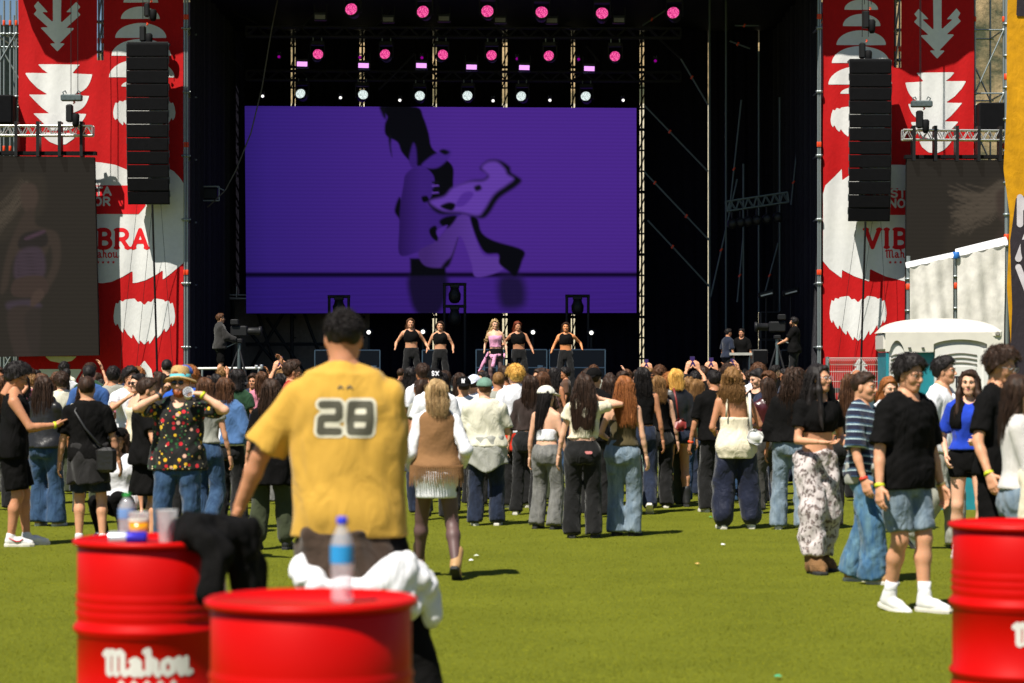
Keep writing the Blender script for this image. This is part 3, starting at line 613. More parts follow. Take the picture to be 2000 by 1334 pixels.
NET = fabric('dark green netting', (34, 42, 40), .95, .3, sheen=0, spec=.05); _a, _b = W(-70, 48, 77), W(39, 760, 77); tag(MB().box(((_a.x+_b.x)/2, 77, (_a.z+.05)/2), (_b.x-_a.x, .03, _a.z-.05)).build('scaffold_netting', NET), 'dark netting behind the scaffold left of the red banner', 'netting')
tower('scaffold column in the slot of the left banner', (193, 200), 72.3, W(0, 118, 72).z-.2, 14.6, 1.0, .9)
tower('scaffold column in the slot of the right banner', (1749, 1757), 72.3, W(0, 134, 72).z-.2, 14.6, 1.0, .9)
tower('scaffold tower behind the right side screen', (1904, 1960), 72.4, 0, 13.6, 2, 1.9)
tower('dark scaffold tower at the left inside the stage', (432, 441), 83.2, 1.8, 14, 1, 1.1, STEELD, clamps=False)
# thin truss columns in the drape gaps
for i, (a, b) in enumerate(((568, 577), (702, 712), (845, 853), (981, 991), (1115, 1123), (1249, 1259))):
    e = empty('truss_column', (WX((a+b)/2, 83.5), 83.5, 1.2)); xm = WX((a+b)/2, 83.5)
    for y in (83.5, 83.9): rod('chord', (xm, y, 1.2), (xm, y, 14), .022, BLKM, e)
    x0, x1 = WX(a-1, 83.5), WX(b+1, 83.5); z = 1.4; k = 0
    while z < 13.6: rod('rung', (x0, 83.6, z), (x1, 83.6, z), .03 if k % 3 else .05, BLKM, e); rod('brace', (x0, 83.7, z), (x1, 83.7, z+.55), .022, BLKM, e); z += .72; k += 1
    tag(e, 'slim dark truss column in the %s light gap from the left behind the stage' % ('first', 'second', 'third', 'fourth', 'fifth', 'sixth')[i], 'truss', 'truss columns behind the stage')
e = empty('stage_side_scaffold', (WX(1420, 77), 77, 1.8))
for px, y0, y1 in ((1386, 225, 735), (1418, 200, 735), (1452, 560, 735), (1523, 430, 735), (1557, 300, 735), (1482, 340, 610)): rod('standard', W(px, y0-240, 77), W(px, y1, 77), .035, STEELD, e)
for a, b in (((1330, 115), (1383, 205)), ((1258, 205), (1383, 335)), ((1258, 335), (1310, 390)), ((1255, 50), (1300, 20)), ((1310, 390), (1386, 470)), ((1424, 420), (1448, 195)), ((1388, 580), (1440, 350)), ((1492, 580), (1520, 475)), ((1435, 50), (1482, 50)), ((1545, 400), (1557, 290)), ((1425, 80), (1465, 95)), ((1265, 430), (1386, 560)), ((1440, 590), (1452, 460)), ((1600, 200), (1560, 360)), ((1614, 0), (1588, 110))): rod('brace', W(*a, 77), W(*b, 77), .03, STEELD, e); m_ = W(a[0]*.6+b[0]*.4, a[1]*.6+b[1]*.4, 77); rod('clamp', m_-Vector((.03, 0, .05)), m_+Vector((.03, 0, .05)), .035, ORANGE, e)
tag(e, 'dark scaffold poles and diagonal braces on the right of the stage', 'scaffold')
e = empty('roof_scaffold', (WX(700, 79), 79, 8))
for a, b in (((640, 0), (585, 55)), ((780, 0), (722, 62)), ((915, 0), (990, 65)), ((450, 20), (530, 60)), ((810, 105), (740, 175)), ((1145, 90), (1170, 120)), ((1270, 60), (1330, 115)), ((390, 60), (470, 130))): rod('brace', W(*a, 79), W(*b, 79), .03, BLKM, e)
tag(e, 'dark bracing rods up in the stage roof', 'scaffold')
cb = MB().tube([W(546, -20, 74), W(530, 60, 74), W(512, 170, 74), W(490, 260, 74), W(462, 330, 74), W(440, 372, 74), W(405, 405, 74)], .022, 6).build('hanging_cable', mat('grey cable', (.10, .09, .08), .7), None, True)
tag(cb, 'thin grey cable sagging down at the left of the screen', 'cable')
bx = empty('side_floodlight', W(405, 378, 75))
c0 = W(405, 378, 75)
for dx, dz in ((-1, -1), (1, -1), (1, 1), (-1, 1)): rod('frame_bar', c0+Vector((dx*.36, 0, dz*.22)), c0+Vector(((dx if dx == dz else -dx)*.36, 0, (dz if dx != dz else -dz)*.22)), .025, STEEL, bx)
MB().bbox(c0+Vector((0, .2, 0)), (.6, .3, .36), .04).build('housing', BLKM, bx, off=bx.location); rod('hanger', c0+Vector((.3, 0, .2)), W(438, 372, 75), .02, STEEL, bx)
tag(bx, 'square floodlight clamped to the scaffold left of the screen', 'light')
# ------------------------------------------------------------------- trusses
def truss(label, a, b, h, d, bays, m=ALU, wraps=0, lights=0, name='truss'):
    a, b = Vector(a), Vector(b); e = empty(name, (a+b)/2); n = (b-a).normalized(); up = Vector((0, 0, 1)); up = (up-n*up.dot(n)).normalized(); dp = Vector((0, 1, 0))
    for i in (0, 1):
        for j in (0, 1): rod('chord', a+up*h*i+dp*d*j, b+up*h*i+dp*d*j, .028, m, e)
    for k in range(bays):
        t0, t1 = k/bays, (k+1)/bays; p, q = a.lerp(b, t0), a.lerp(b, t1)
        for j in (0, 1): rod('brace', p+up*(h if k % 2 else 0)+dp*d*j, q+up*(0 if k % 2 else h)+dp*d*j, .016, m, e)
        rod('brace', p+up*h, q+up*h+dp*d, .014, m, e)
    for t in (0, 1):
        p = a.lerp(b, t); rod('end_post', p, p+up*h, .02, m, e); rod('end_post', p+dp*d, p+up*h+dp*d, .02, m, e)
    for k in range(wraps): p = a.lerp(b, (k+.5)/wraps); MB().box(p+up*(h/2-.25)+dp*(d/2), (.09, d+.08, h+.75)).build('hanger', BLKM, e, off=e.location)
    tag(e, label, 'truss'); return e
truss('aluminium truss above the left side screen', W(-75, 264, 70.9), W(180, 264, 70.9), .28, .3, 26, wraps=6)
truss('aluminium truss above the right side screen', W(1764, 272, 70.9), W(2060, 274, 70.9), .28, .3, 30, wraps=7)
truss('tilted aluminium truss hanging in the right stage wing', W(1421, 412, 74), W(1541, 394, 74), .30, .3, 14, STEELD)
for i, px in enumerate((1430, 1446, 1461, 1478, 1498, 1519)):   # wash lights under that truss
    c = W(px, 437-(px-1430)*.14, 74); e = empty('wash_light', c); rod('yoke', c+Vector((0, .1, .1)), c+Vector((0, .1, .42)), .03, BLKM, e)
    mb = MB(); mb.lathe([(.05, .22), (.13, .18), (.16, .02), (.16, -.02)], 14); mb.v = [(x, -z, y) for x, y, z in mb.v]; mb.build('body', BLKM, e, True)
    for k in range(7):
        a = R(60*k); o = (0, 0) if k == 6 else (.1*math.cos(a), .1*math.sin(a)); lm = MB().lathe([(.001, .03), (.03, .02), (.036, 0)], 8); lm.v = [(x+o[0], -z-.022, y+o[1]) for x, y, z in lm.v]; lm.build('lens', mat('lens glass', (.35, .40, .40), .1, .3), e, True)
    tag(e, 'round wash light under the tilted truss, number %s from the left' % ('one', 'two', 'three', 'four', 'five', 'six')[i], 'light', 'wash lights under the tilted truss')
# ------------------------------------------------------------------- roof lights
LIGHTS = []
def tilt(mb, ang):
    c, s = math.cos(ang), math.sin(ang); mb.v = [(x, y*c-z*s, y*s+z*c) for x, y, z in mb.v]; return mb
def round_light(px, py, d, dia, glow, label, group):
    c = W(px, py, d); r = dia/2*d/F_PX; e = empty('moving_light', c)
    b = MB().lathe([(r*.55, r*2.2), (r*.9, r*2.0), (r*1.12, r*.6), (r*1.15, .02), (r*1.02, -.01)], 20); b.v = [(x, z, y) for x, y, z in b.v]; tilt(b, R(-9)).build('head', BLKM, e, True)
    l = MB().lathe([(r, 0), (r*.9, -.02), (.001, -.03)], 22, cap=False); l.v = [(x, z, y) for x, y, z in l.v]; tilt(l, R(-9)).build('lens', glow, e, True)
    for s in (-1, 1): MB().box((s*r*1.3, r*1.0, r*.8), (r*.16, r*.5, r*2.4)).build('yoke_arm', BLKM, e)
    MB().bbox((0, r, r*2.2), (r*2.6, r*1.4, r*.8), r*.1).build('base', BLKM, e)
    for s in (-1, 1): rod('clamp', c+Vector((s*r*.8, r, r*2.5)), c+Vector((s*r*.8, r, r*3.3)), r*.12, STEEL, e)
    e.rotation_euler = (R(rng.uniform(-7, 5)), 0, R(rng.uniform(-16, 16))); tag(e, label, 'light', group)
def glowm(name, col, st, dots=True):
    m = bpy.data.materials.new(name); m.use_nodes = True; t = m.node_tree; t.nodes.clear(); N, L = t.nodes, t.links
    e = N.new('ShaderNodeEmission'); o = N.new('ShaderNodeOutputMaterial'); tc = N.new('ShaderNodeTexCoord'); vo = N.new('ShaderNodeTexVoronoi'); vo.inputs['Scale'].default_value = 26
    L.new(tc.outputs['Object'], vo.inputs['Vector']); rp = N.new('ShaderNodeValToRGB'); rp.color_ramp.elements[0].position = .25; rp.color_ramp.elements[1].position = .6
    rp.color_ramp.elements[0].color = (*[min(1, c*1.0+.12) for c in col], 1); rp.color_ramp.elements[1].color = (*[c*.62 for c in col], 1)
    L.new(vo.outputs['Distance'], rp.inputs[0]); L.new(rp.outputs[0], e.inputs[0]); e.inputs[1].default_value = st; L.new(e.outputs[0], o.inputs[0]); return m
PINK = glowm('pink light', (.85, .035, .28), .85); WHT = glowm('white light', (.62, .72, .70), .95)
ORD = ('first', 'second', 'third', 'fourth', 'fifth', 'sixth')
for i, (x, y) in enumerate(((686, 18), (826, 23), (952, 22), (1058, 24), (1176, 26), (1315, 25))): round_light(x, y, 72, 25, PINK, '%s pink light from the left in the topmost roof row' % ORD[i], 'top row of pink stage lights')
for i, (x, y) in enumerate(((621, 106), (752, 106), (865, 107), (960, 108), (1072, 109), (1201, 110))): round_light(x, y, 76, 21, PINK, '%s pink light from the left in the lower pink row' % ORD[i], 'second row of pink stage lights')
for i, (x, y) in enumerate(((587, 183), (709, 185), (820, 187), (913, 187), (1018, 188), (1144, 188))): round_light(x, y, 79.5, 20, WHT, '%s large white light from the left just above the screen' % ORD[i], 'row of white stage lights')
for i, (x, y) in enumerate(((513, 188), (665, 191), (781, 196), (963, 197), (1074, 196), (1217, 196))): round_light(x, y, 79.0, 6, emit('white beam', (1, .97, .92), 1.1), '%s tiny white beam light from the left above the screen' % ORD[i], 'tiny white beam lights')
for i, (x, y) in enumerate(((545, 111), (703, 112), (824, 113), (1010, 115), (1130, 116), (1280, 119))): round_light(x, y, 76.5, 6, emit('dim magenta beam', (.20, .0, .18), .8), '%s tiny dim magenta light from the left in the roof' % ORD[i], 'tiny magenta beam lights')
def strobe(px, py, d, w, h, m, label, group):
    c = W(px, py, d); k = d/F_PX; e = empty('strobe_light', c)
    MB().box((0, 0, 0), (w*k, .02, h*k), Matrix.Rotation(R(1.5), 3, 'Y')).build('panel', m, e); MB().bbox((0, .14, .03), (w*k*1.25, .24, h*k*2.0), .02).build('housing', BLKM, e)
    for s in (-1, 1): rod('bracket', c+Vector((s*w*k*.6, .14, .05)), c+Vector((s*w*k*.6, .14, .4)), .015, BLKM, e)
    tag(e, label, 'light', group)
for i, (x, y) in enumerate(((590, 125), (710, 128), (823, 128), (921, 131), (1024, 132), (1151, 134))): strobe(x, y, 76.2, 20, 9, emit('lilac strobe', (.80, .34, .92), .95), '%s glowing lilac strobe panel from the left' % ORD[i], 'lit strobe panels')
for i, (x, y) in enumerate(((625, 33), (758, 38), (867, 36), (977, 39), (1078, 40), (1209, 39))): strobe(x, y, 72.5, 20, 8, mat('unlit strobe', (.16, .145, .13), .5), '%s unlit grey strobe panel from the left' % ORD[i], 'unlit strobe panels')
for i, (z_, d, n_) in enumerate(((-22, 72.3, 'topmost'), (70, 76.4, 'middle'), (155, 79.8, 'lowest'))): truss('black lighting truss, %s of the three above the screen' % n_, W(480, z_, d), W(1330, z_+3, d), .3, .3, 40, BLKM)
# ------------------------------------------------------------------- line arrays with hoists
def hoist(c, label, scale=1.0, chains=((-.18), (.18)), top=14.5, bar=True):
    e = empty('chain_hoist', c); c = Vector(c)
    if bar:
        MB().bbox((0, 0, .55*scale), (.62*scale, .22, .19*scale), .03).build('motor_beam', STEELD, e)
        for s in (-1, 1): MB().tube([(s*.22*scale, 0, .62*scale), (s*.26*scale, 0, .72*scale), (s*.19*scale, 0, .76*scale), (s*.15*scale, 0, .68*scale)], .02, 6).build('shackle', STEELD, e)
    MB().bbox((-.06, 0, .1*scale), (.2*scale, .2, .52*scale), .04).build('motor', BLKM, e); MB().lathe([(.06, -.3*scale), (.10, -.22*scale), (.11, .05), (.07, .1)], 10, (.12, 0, 0)).build('chain_bag', BLACK, e, True)
    MB().tube([(.05, 0, .38*scale), (.09, 0, .42*scale), (.05, 0, .46*scale)], .025, 6).build('hook', ORANGE, e)
    for x in chains: rod('chain', c+Vector((x, 0, .55*scale)), Vector((c.x+x, c.y, top)), .010, BLKM, e, 5)
    tag(e, label, 'hoist'); return e
def array(pxl, pxr, ytop, n, d, label, lean, side):
    bw = (pxr-pxl)*d/F_PX; x = WX((pxl+pxr)/2, d); z = W(0, ytop, d).z; e = empty('line_array', (x, d, z)); bh = 26.1*d/F_PX; dep = .62
    MB().bbox((0, 0, .03), (bw*.98, dep*.8, .07), .015).build('flying_frame', BLKM, e)
    ang = 0; p = Vector((0, -dep/2, 0)); GR = mat('speaker grille', (.006, .006, .007), .9, spec=.08, bump=.5, bscale=300); BX = mat('speaker cabinet', (.007, .007, .008), .7, spec=.15)
    for k in range(n):
        a = R([0, 0, 0, .5, .5, .8, 1, 1.2, 1.5, 2, 2.4, 2.8, 3.2, 3.5][k]); ang += a; M = Matrix.Rotation(ang, 3, 'X')
        c = p+M @ Vector((0, dep/2, -bh/2)); v = []
        hh = bh*.485
        P = [(-.5, -dep/2, hh), (.5, -dep/2, hh), (.5, -dep/2, -hh), (-.5, -dep/2, -hh), (-.42, dep/2, hh*.7), (.42, dep/2, hh*.7), (.42, dep/2, -hh*.7), (-.42, dep/2, -hh*.7)]
        v = [c+M @ Vector((q[0]*bw, q[1], q[2])) for q in P]
        cab = MB().add(v, [(0, 3, 2, 1), (4, 5, 6, 7), (0, 1, 5, 4), (3, 7, 6, 2), (0, 4, 7, 3), (1, 2, 6, 5)]).build('cabinet', BX, e)
        g = MB().bbox(c+M @ Vector((0, -dep/2-.012, 0)), (bw*.96, .02, bh*.86), .008, M).build('grille', GR, cab)
        for s in (-1, 1): MB().box(c+M @ Vector((s*bw*.5, -dep*.42, bh*.3)), (.02, .05, bh*.5), M).build('rigging_pin', STEELD, cab)
        p = p+M @ Vector((0, 0, -bh))
    rod('pull_cable', Vector((x+lean[0], d, z+p.z)), Vector((x+lean[1], d+.2, .3)), .03, BLACK, e)
    for dx, tx in ((-.35, -1.1), (.35, .75), (.1, -.6)): rod('guy_wire', Vector((x+dx, d, z+p.z)), Vector((x+tx, d+.5, .2)), .006, BLKM, e, 5)
    tag(e, label, 'loudspeaker'); return e
array(250, 332, 88, 12, 71.1, 'black hanging line array in front of the left red banner', (.1, .25), 0)
array(1656, 1738, 121, 12, 71.1, 'black hanging line array in front of the right red banner', (-.1, -.25), 1)
hoist(W(283, 72, 71.1), 'dark chain hoist above the left line array', .9, (-.06, .12), bar=False); hoist(W(291, 25, 71.2), 'chain motor higher up above the left line array', .8, (-.1, .1), bar=False)
hoist(W(1688, 105, 71.1), 'dark chain hoist above the right line array', .9, (-.06, .12), bar=False); hoist(W(1695, 45, 71.1), 'chain motor higher up above the right line array', 1.0, (-.1, .1), bar=False)
hoist(W(140, 228, 70.6), 'chain hoist with beam above the left side screen', 1.0, (-.02, .18)); hoist(W(1800, 240, 70.6), 'chain hoist with beam above the right side screen', 1.0, (-.05, -.02))
for (a, b, y0, y1, lab) in ((-30, 29, 187, 243, 'black fill loudspeaker on the left scaffold above the side screen'), (1909, 1962, 202, 256, 'black fill loudspeaker on the right scaffold above the side screen')):
    p, q = W(a, y0, 71.8), W(b, y1, 71.8); e = empty('fill_speaker', ((p.x+q.x)/2, 71.8, q.z)); MB().bbox((0, 0, (p.z-q.z)/2), (q.x-p.x, .6, p.z-q.z), .03).build('cabinet', BLACK, e); MB().bbox((0, -.31, (p.z-q.z)/2), ((q.x-p.x)*.92, .03, (p.z-q.z)*.92), .01).build('grille', MATS['speaker grille'], e)
    tag(e, lab, 'loudspeaker')
# ------------------------------------------------------------------- gear on the deck
DZ = 1.20
def flight_case(x0, x1, ytop, d, label):
    p0, p1 = W(x0, ytop, d), W(x1, ytop, d); w_, h_ = p1.x-p0.x, p0.z-DZ; e = empty('flight_case', ((p0.x+p1.x)/2, d, DZ)); PAN = mat('case panel', (.008, .010, .014), .5); EDG = mat('case aluminium edge', (.30, .40, .45), .4, .5)
    MB().box((0, .3, h_/2), (w_-.03, .6, h_-.03)).build('panel', PAN, e); L = e.location
    for a, b in (((-1, 0), (1, 0)), ((-1, 1), (1, 1)), ((-1, 0), (-1, 1)), ((1, 0), (1, 1)), ((-1, .52), (1, .52))): rod('edge', L+Vector((a[0]*w_/2, -.01, a[1]*h_)), L+Vector((b[0]*w_/2, -.01, b[1]*h_)), .022, EDG, e)
    for s in (-.55, .62): MB().bbox((s*w_/2, -.02, h_*.5), (.17, .03, .2), .01).build('latch', EDG, e)
    tag(e, label, 'flight case', 'flight cases on stage')
for a in ((615, 680, 684, 72.8, 'flight case left of the yellow shirt on stage'), (680, 742, 684, 72.8, 'flight case just right of the yellow shirt on stage'), (825, 852, 684, 72.4, 'flight case between the two left dancers'), (930, 984, 683, 72.8, 'flight case behind the pink-clad singer'), (1000, 1068, 683, 72.8, 'flight case behind the red-haired dancer'), (1073, 1182, 683, 72.9, 'wide flight case behind the rightmost dancer')): flight_case(*a)
def floor_frame(x0, x1, ytop, d, label, n=1):
    p0, p1 = W(x0, ytop, d), W(x1, ytop, d); e = empty('light_stand', ((p0.x+p1.x)/2, d, DZ)); L = e.location; w_, h_ = p1.x-p0.x, p0.z-DZ
    for s in (-1, 1): rod('post', L+Vector((s*w_/2, 0, 0)), L+Vector((s*w_/2, 0, h_)), .045, BLKM, e)
    zz_ = [h_-.02]+([h_-.72] if n > 1 else [])
    for z in zz_:
        rod('crossbar', L+Vector((-w_/2-.05, 0, z)), L+Vector((w_/2+.05, 0, z)), .05, BLKM, e)
        MB().lathe([(.05, .0), (.13, -.05), (.15, -.15), (.2, -.25), (.19, -.42), (.13, -.52), (.06, -.55)], 14, (0, 0, z-.06)).build('lamp_head', BLKM, e, True)
        MB().bbox((0, 0, z-.06), (.3, .22, .12), .02).build('lamp_base', BLKM, e)
    tag(e, label, 'light stand', 'light stands below the screen')
floor_frame(643, 681, 578, 77, 'black light stand above the head of the man in yellow'); floor_frame(868, 908, 554, 77, 'taller double light stand in front of the screen middle', 2); floor_frame(1107, 1149, 577, 77, 'black light stand in front of the right part of the screen')
for i, (x, y) in enumerate(((720, 649), (826, 648), (1041, 649), (1155, 650))):
    c = W(x, y, 74); e = empty('floor_beam', c); b = MB().lathe([(.10, .3), (.13, .2), (.13, .02), (.09, 0)], 14); b.v = [(x_, z_, y_) for x_, y_, z_ in b.v]; b.build('head', BLKM, e, True)
    l = MB().lathe([(.062, 0), (.001, -.02)], 14, cap=False); l.v = [(x_, z_, y_) for x_, y_, z_ in l.v]; l.build('lens', emit('floor beam', (1, .98, .9), 1.5), e, True); rod('stand', c+Vector((0, .15, -.1)), Vector((c.x, 74.15, DZ)), .04, BLKM, e)
    tag(e, 'bright white floor light, %s from the left behind the dancers' % ORD[i], 'light', 'white floor lights')
e = empty('front_rail', W(440, 719, 67)); rod('bar', W(378, 720, 67), W(512, 719, 67), .035, mat('white bar', (.7, .7, .68), .5), e); rod('end_cap', W(373, 720, 67), W(379, 720, 67), .045, ORANGE, e)
for px in (395, 467, 505): rod('post', W(px, 720, 67), Vector((WX(px, 67), 67, 1.0)), .03, STEEL, e)
rod('cup', W(501, 721, 67), W(501, 713, 67), .05, ALU, e); rod('cup', W(511, 721, 67), W(511, 712, 67), .05, ALU, e)
tag(e, 'white rail at the stage edge near the left camera operator', 'rail')
def tripod_cam(px, ytop, ybase, d, label, facing):
    c = W(px, ytop, d); e = empty('broadcast_camera', (c.x, d, DZ)); L = e.location; h_ = c.z-DZ
    for a in (80, 200, 320): rod('leg', L+Vector((0, 0, h_*.62)), L+Vector((.38*math.cos(R(a)), .38*math.sin(R(a)), 0)), .03, BLKM, e)
    rod('column', L+Vector((0, 0, h_*.3)), L+Vector((0, 0, h_*.72)), .05, STEELD, e)
    MB().bbox((0, 0, h_*.72), (.18, .18, .10), .02).build('head', BLKM, e); MB().bbox((0, 0, h_*.86), (.42, .2, .26), .03).build('body', BLKM, e)
    b = MB().lathe([(.07, 0), (.09, .05), (.09, .28), (.12, .30), (.12, .36)], 14); b.v = [(facing*(z+.2), y, x+h_*.86) for x, y, z in b.v]; b.build('lens', BLKM, e, True)
    MB().bbox((-facing*.1, -.12, h_*.99), (.2, .1, .14), .02).build('viewfinder', BLKM, e); rod('pan_bar', L+Vector((-facing*.05, 0, h_*.7)), L+Vector((-facing*.55, -.05, h_*.56)), .016, STEEL, e)
    tag(e, label, 'camera')
tripod_cam(467, 628, 718, 60, 'tripod television camera beside the left camera operator', 1); tripod_cam(1518, 618, 718, 60, 'tripod television camera beside the right camera operator', -1)
def cabinet(x0, x1, y0, y1, d, label, name, m=None, n=1):
    p, q = W(x0, y0, d), W(x1, y1, d); zb = max(DZ, q.z); e = empty(name, ((p.x+q.x)/2, d, zb)); h_ = (p.z-zb)/n
    for k in range(n): c = MB().bbox((0, .3, h_*(k+.5)), (q.x-p.x, .6, h_*.96), .03).build('cabinet', m or BLKM, e); MB().bbox((0, -.01, h_*(k+.5)), ((q.x-p.x)*.9, .03, h_*.82), .01).build('grille', MATS['speaker grille'], c)
    tag(e, label, 'loudspeaker')
DGREY = mat('dark grey cabinet', (.035, .035, .035), .6)
cabinet(1485, 1530, 608, 690, 75, 'stacked dark monitor loudspeakers by the right camera', 'monitor_stack', DGREY, 3)
cabinet(1470, 1500, 682, 712, 71, 'squat wedge loudspeaker under the right side lights', 'stage_monitor', DGREY); cabinet(1525, 1560, 682, 716, 72.5, 'dark speaker box behind the right camera operator', 'stage_monitor', DGREY)
e = empty('equipment_table', W(1445, 690, 70)); p, q = W(1424, 689, 70), W(1468, 694, 70); MB().box((0, 0, (p.z+q.z)/2-e.location.z), (q.x-p.x, .7, p.z-q.z)).build('table_top', mat('pale table', (.42, .41, .36), .6), e)
for px in (1430, 1463): rod('leg', W(px, 692, 70), Vector((WX(px, 70), 70, DZ)), .04, STEEL, e)
tag(e, 'pale equipment table at the right of the stage', 'table')
for i, (px, py) in enumerate(((1497, 574), (1545, 570))):
    c = W(px, py, 74); e = empty('side_light', c); M = Matrix.Rotation(R(-14), 3, 'Y'); MB().bbox((0, .1, 0), (.5, .3, .2), .04, M).build('housing', BLKM, e); MB().box((0, -.06, -.02), (.36, .02, .04), M).build('lens', mat('pale lens', (.6, .6, .55), .3), e); rod('stand', c+Vector((0, .1, 0)), Vector((c.x, 74.1, DZ)), .03, BLKM, e)
    tag(e, 'slim side light on a stand, %s of two above the right camera' % ('left', 'right')[i], 'light')
# front-of-stage mesh fence before the right banner
e = empty('mesh_fence', W(1672, 735, 60)); REDW = mat('grey fence wire', (.45, .40, .37), .5, .4)
for k in range(29):
    px = 1616+k*4.1; rod('wire', W(px, 712, 60), Vector((WX(px, 60), 60, .05)), .008, REDW, e, 5)
    rod('wire', W(px, 712, 60), W(px+3, 705, 60)-Vector((0, .12, 0)), .008, REDW, e, 5); rod('wire', W(px+3, 705, 60)-Vector((0, .12, 0)), W(px, 699, 60), .008, REDW, e, 5)
for y in (699, 712, 726, 745): rod('rail_wire', W(1614, y, 60), W(1736, y, 60), .01, REDW, e, 5)
for px in (1616, 1734): rod('post', W(px, 697, 60), Vector((WX(px, 60), 60, 0)), .05, STEEL, e)
tag(e, 'wire mesh fence in front of the right banner', 'fence')
# ------------------------------------------------------------------- white tarpaulins and scaffold at right, yellow banner
WT = fabric('white tarpaulin', (214, 211, 204), .7, .12, sheen=0); TD = 41
e = empty('tarpaulin_scaffold', (WX(1870, TD), TD, 0))
for px, y0 in ((1774, 500), (1866, 495), (1966, -60)):
    rod('standard', W(px, y0, TD), Vector((WX(px, TD), TD, 0)), .035, STEEL, e)
    for k in range(9):
        c = W(px, y0+45+k*62, TD)
        if c.z > .3: rod('rosette', c-Vector((0, 0, .02)), c+Vector((0, 0, .02)), .06, STEEL, e)
for px, y in ((1774, 560), (1866, 558), (1966, 463), (1966, 150)): c = W(px, y, TD); rod('clamp', c-Vector((0, 0, .05)), c+Vector((0, 0, .05)), .045, ORANGE, e)
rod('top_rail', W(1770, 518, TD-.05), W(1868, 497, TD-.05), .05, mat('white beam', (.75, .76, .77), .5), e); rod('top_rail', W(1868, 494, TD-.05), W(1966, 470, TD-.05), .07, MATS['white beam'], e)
rod('ledger', W(1770, 620, TD+.1), W(1970, 612, TD+.1), .03, STEEL, e); rod('joint', W(1868, 505, TD-.08), W(1868, 492, TD-.08), .06, mat('blue fitting', sl((40, 110, 190)), .5), e)
tag(e, 'grey scaffold poles carrying two white tarpaulins', 'scaffold')
def tarp(a, b, ya0, yb0, y1, label, seed):
    n, k = 34, 44; v = []
    for j in range(k+1):
        for i in range(n+1):
            u, t = i/n, j/k; px = a+(b-a)*u; py = (ya0+(yb0-ya0)*u)*(1-t)+y1*t
            px += (math.sin(t*3.1+seed)*.5-.5)*6*u*(t if seed else t*1.6); q = W(px, py, TD-.08)
            q.y += .03*math.sin(u*7+t*2+seed)*(.3+t)+.016*math.sin(u*19-t*6+seed*2)*(.5+.5*math.sin(u*3.1))+.008*math.sin(t*15+u*7)
            v.append(q)
    f = [(j*(n+1)+i, j*(n+1)+i+1, (j+1)*(n+1)+i+1, (j+1)*(n+1)+i) for j in range(k) for i in range(n)]
    o = obj('tarpaulin', mesh_np('tarpaulin', v, f), WT); tag(o, label, 'tarpaulin', 'white tarpaulins on the right scaffold')
tarp(1777, 1862, 519, 502, 800, 'left of the two white tarpaulins above the portable toilet', 0); tarp(1870, 1963, 500, 478, 800, 'right of the two white tarpaulins above the portable toilet', 2)
YD = 38; e = empty('yellow_banner', (WX(2000, YD), YD, 0)); YEL = fabric('yellow banner cloth', (196, 140, 8), .8, .2, sheen=0); DKB = fabric('dark banner print', (46, 40, 46), .8, .2, sheen=0); LTP = fabric('pale banner print', (196, 190, 196), .8, .1, sheen=0)
def yb(poly, m, off, nm):
    P = [(W(x, y, YD).x, W(x, y, YD).z) for x, y in poly]; A = np.array(P); lo, hi = A.min(0)-.03, A.max(0)+.03; L = e.location
    print_obj(nm, m, e, lo[0], hi[0], lo[1], hi[1], .05, lambda U, V: poly_sdf(U, V, P), lambda a, b: (a-L.x, -off+.012*math.sin(a*9+b*2)+.015*math.sin(b*3+a*4), b))
yb([(1968, -60), (2090, -60), (2090, 820), (1966, 820), (1976, 700), (1967, 560), (1972, 420), (1960, 330), (1966, 200)], YEL, .0, 'cloth')
yb([(1984, 384), (2090, 380), (2090, 820), (1966.5, 820), (1977, 600), (1972, 470)], DKB, .02, 'dark_field'); yb([(1987, -60), (2090, -60), (2090, 32), (1984, 32)], DKB, .02, 'dark_field')
for (ch, y0, y1) in (('N', 386, 438), ('A', 450, 505), ('V', 522, 572)):
    o = W(1987, y1, YD); h_ = (y1-y0)*YD/F_PX; L = e.location
    print_obj('letter', LTP, e, o.x-.15, o.x+.6, o.z-.1, o.z+h_+.1, .015, lambda U, V: text_sdf(U, V, ch, o.x, o.z, h_, h_*.12), lambda a, b: (a-L.x, -.04, b))
tag(e, 'yellow and dark banner with tall letters at the right edge', 'banner')
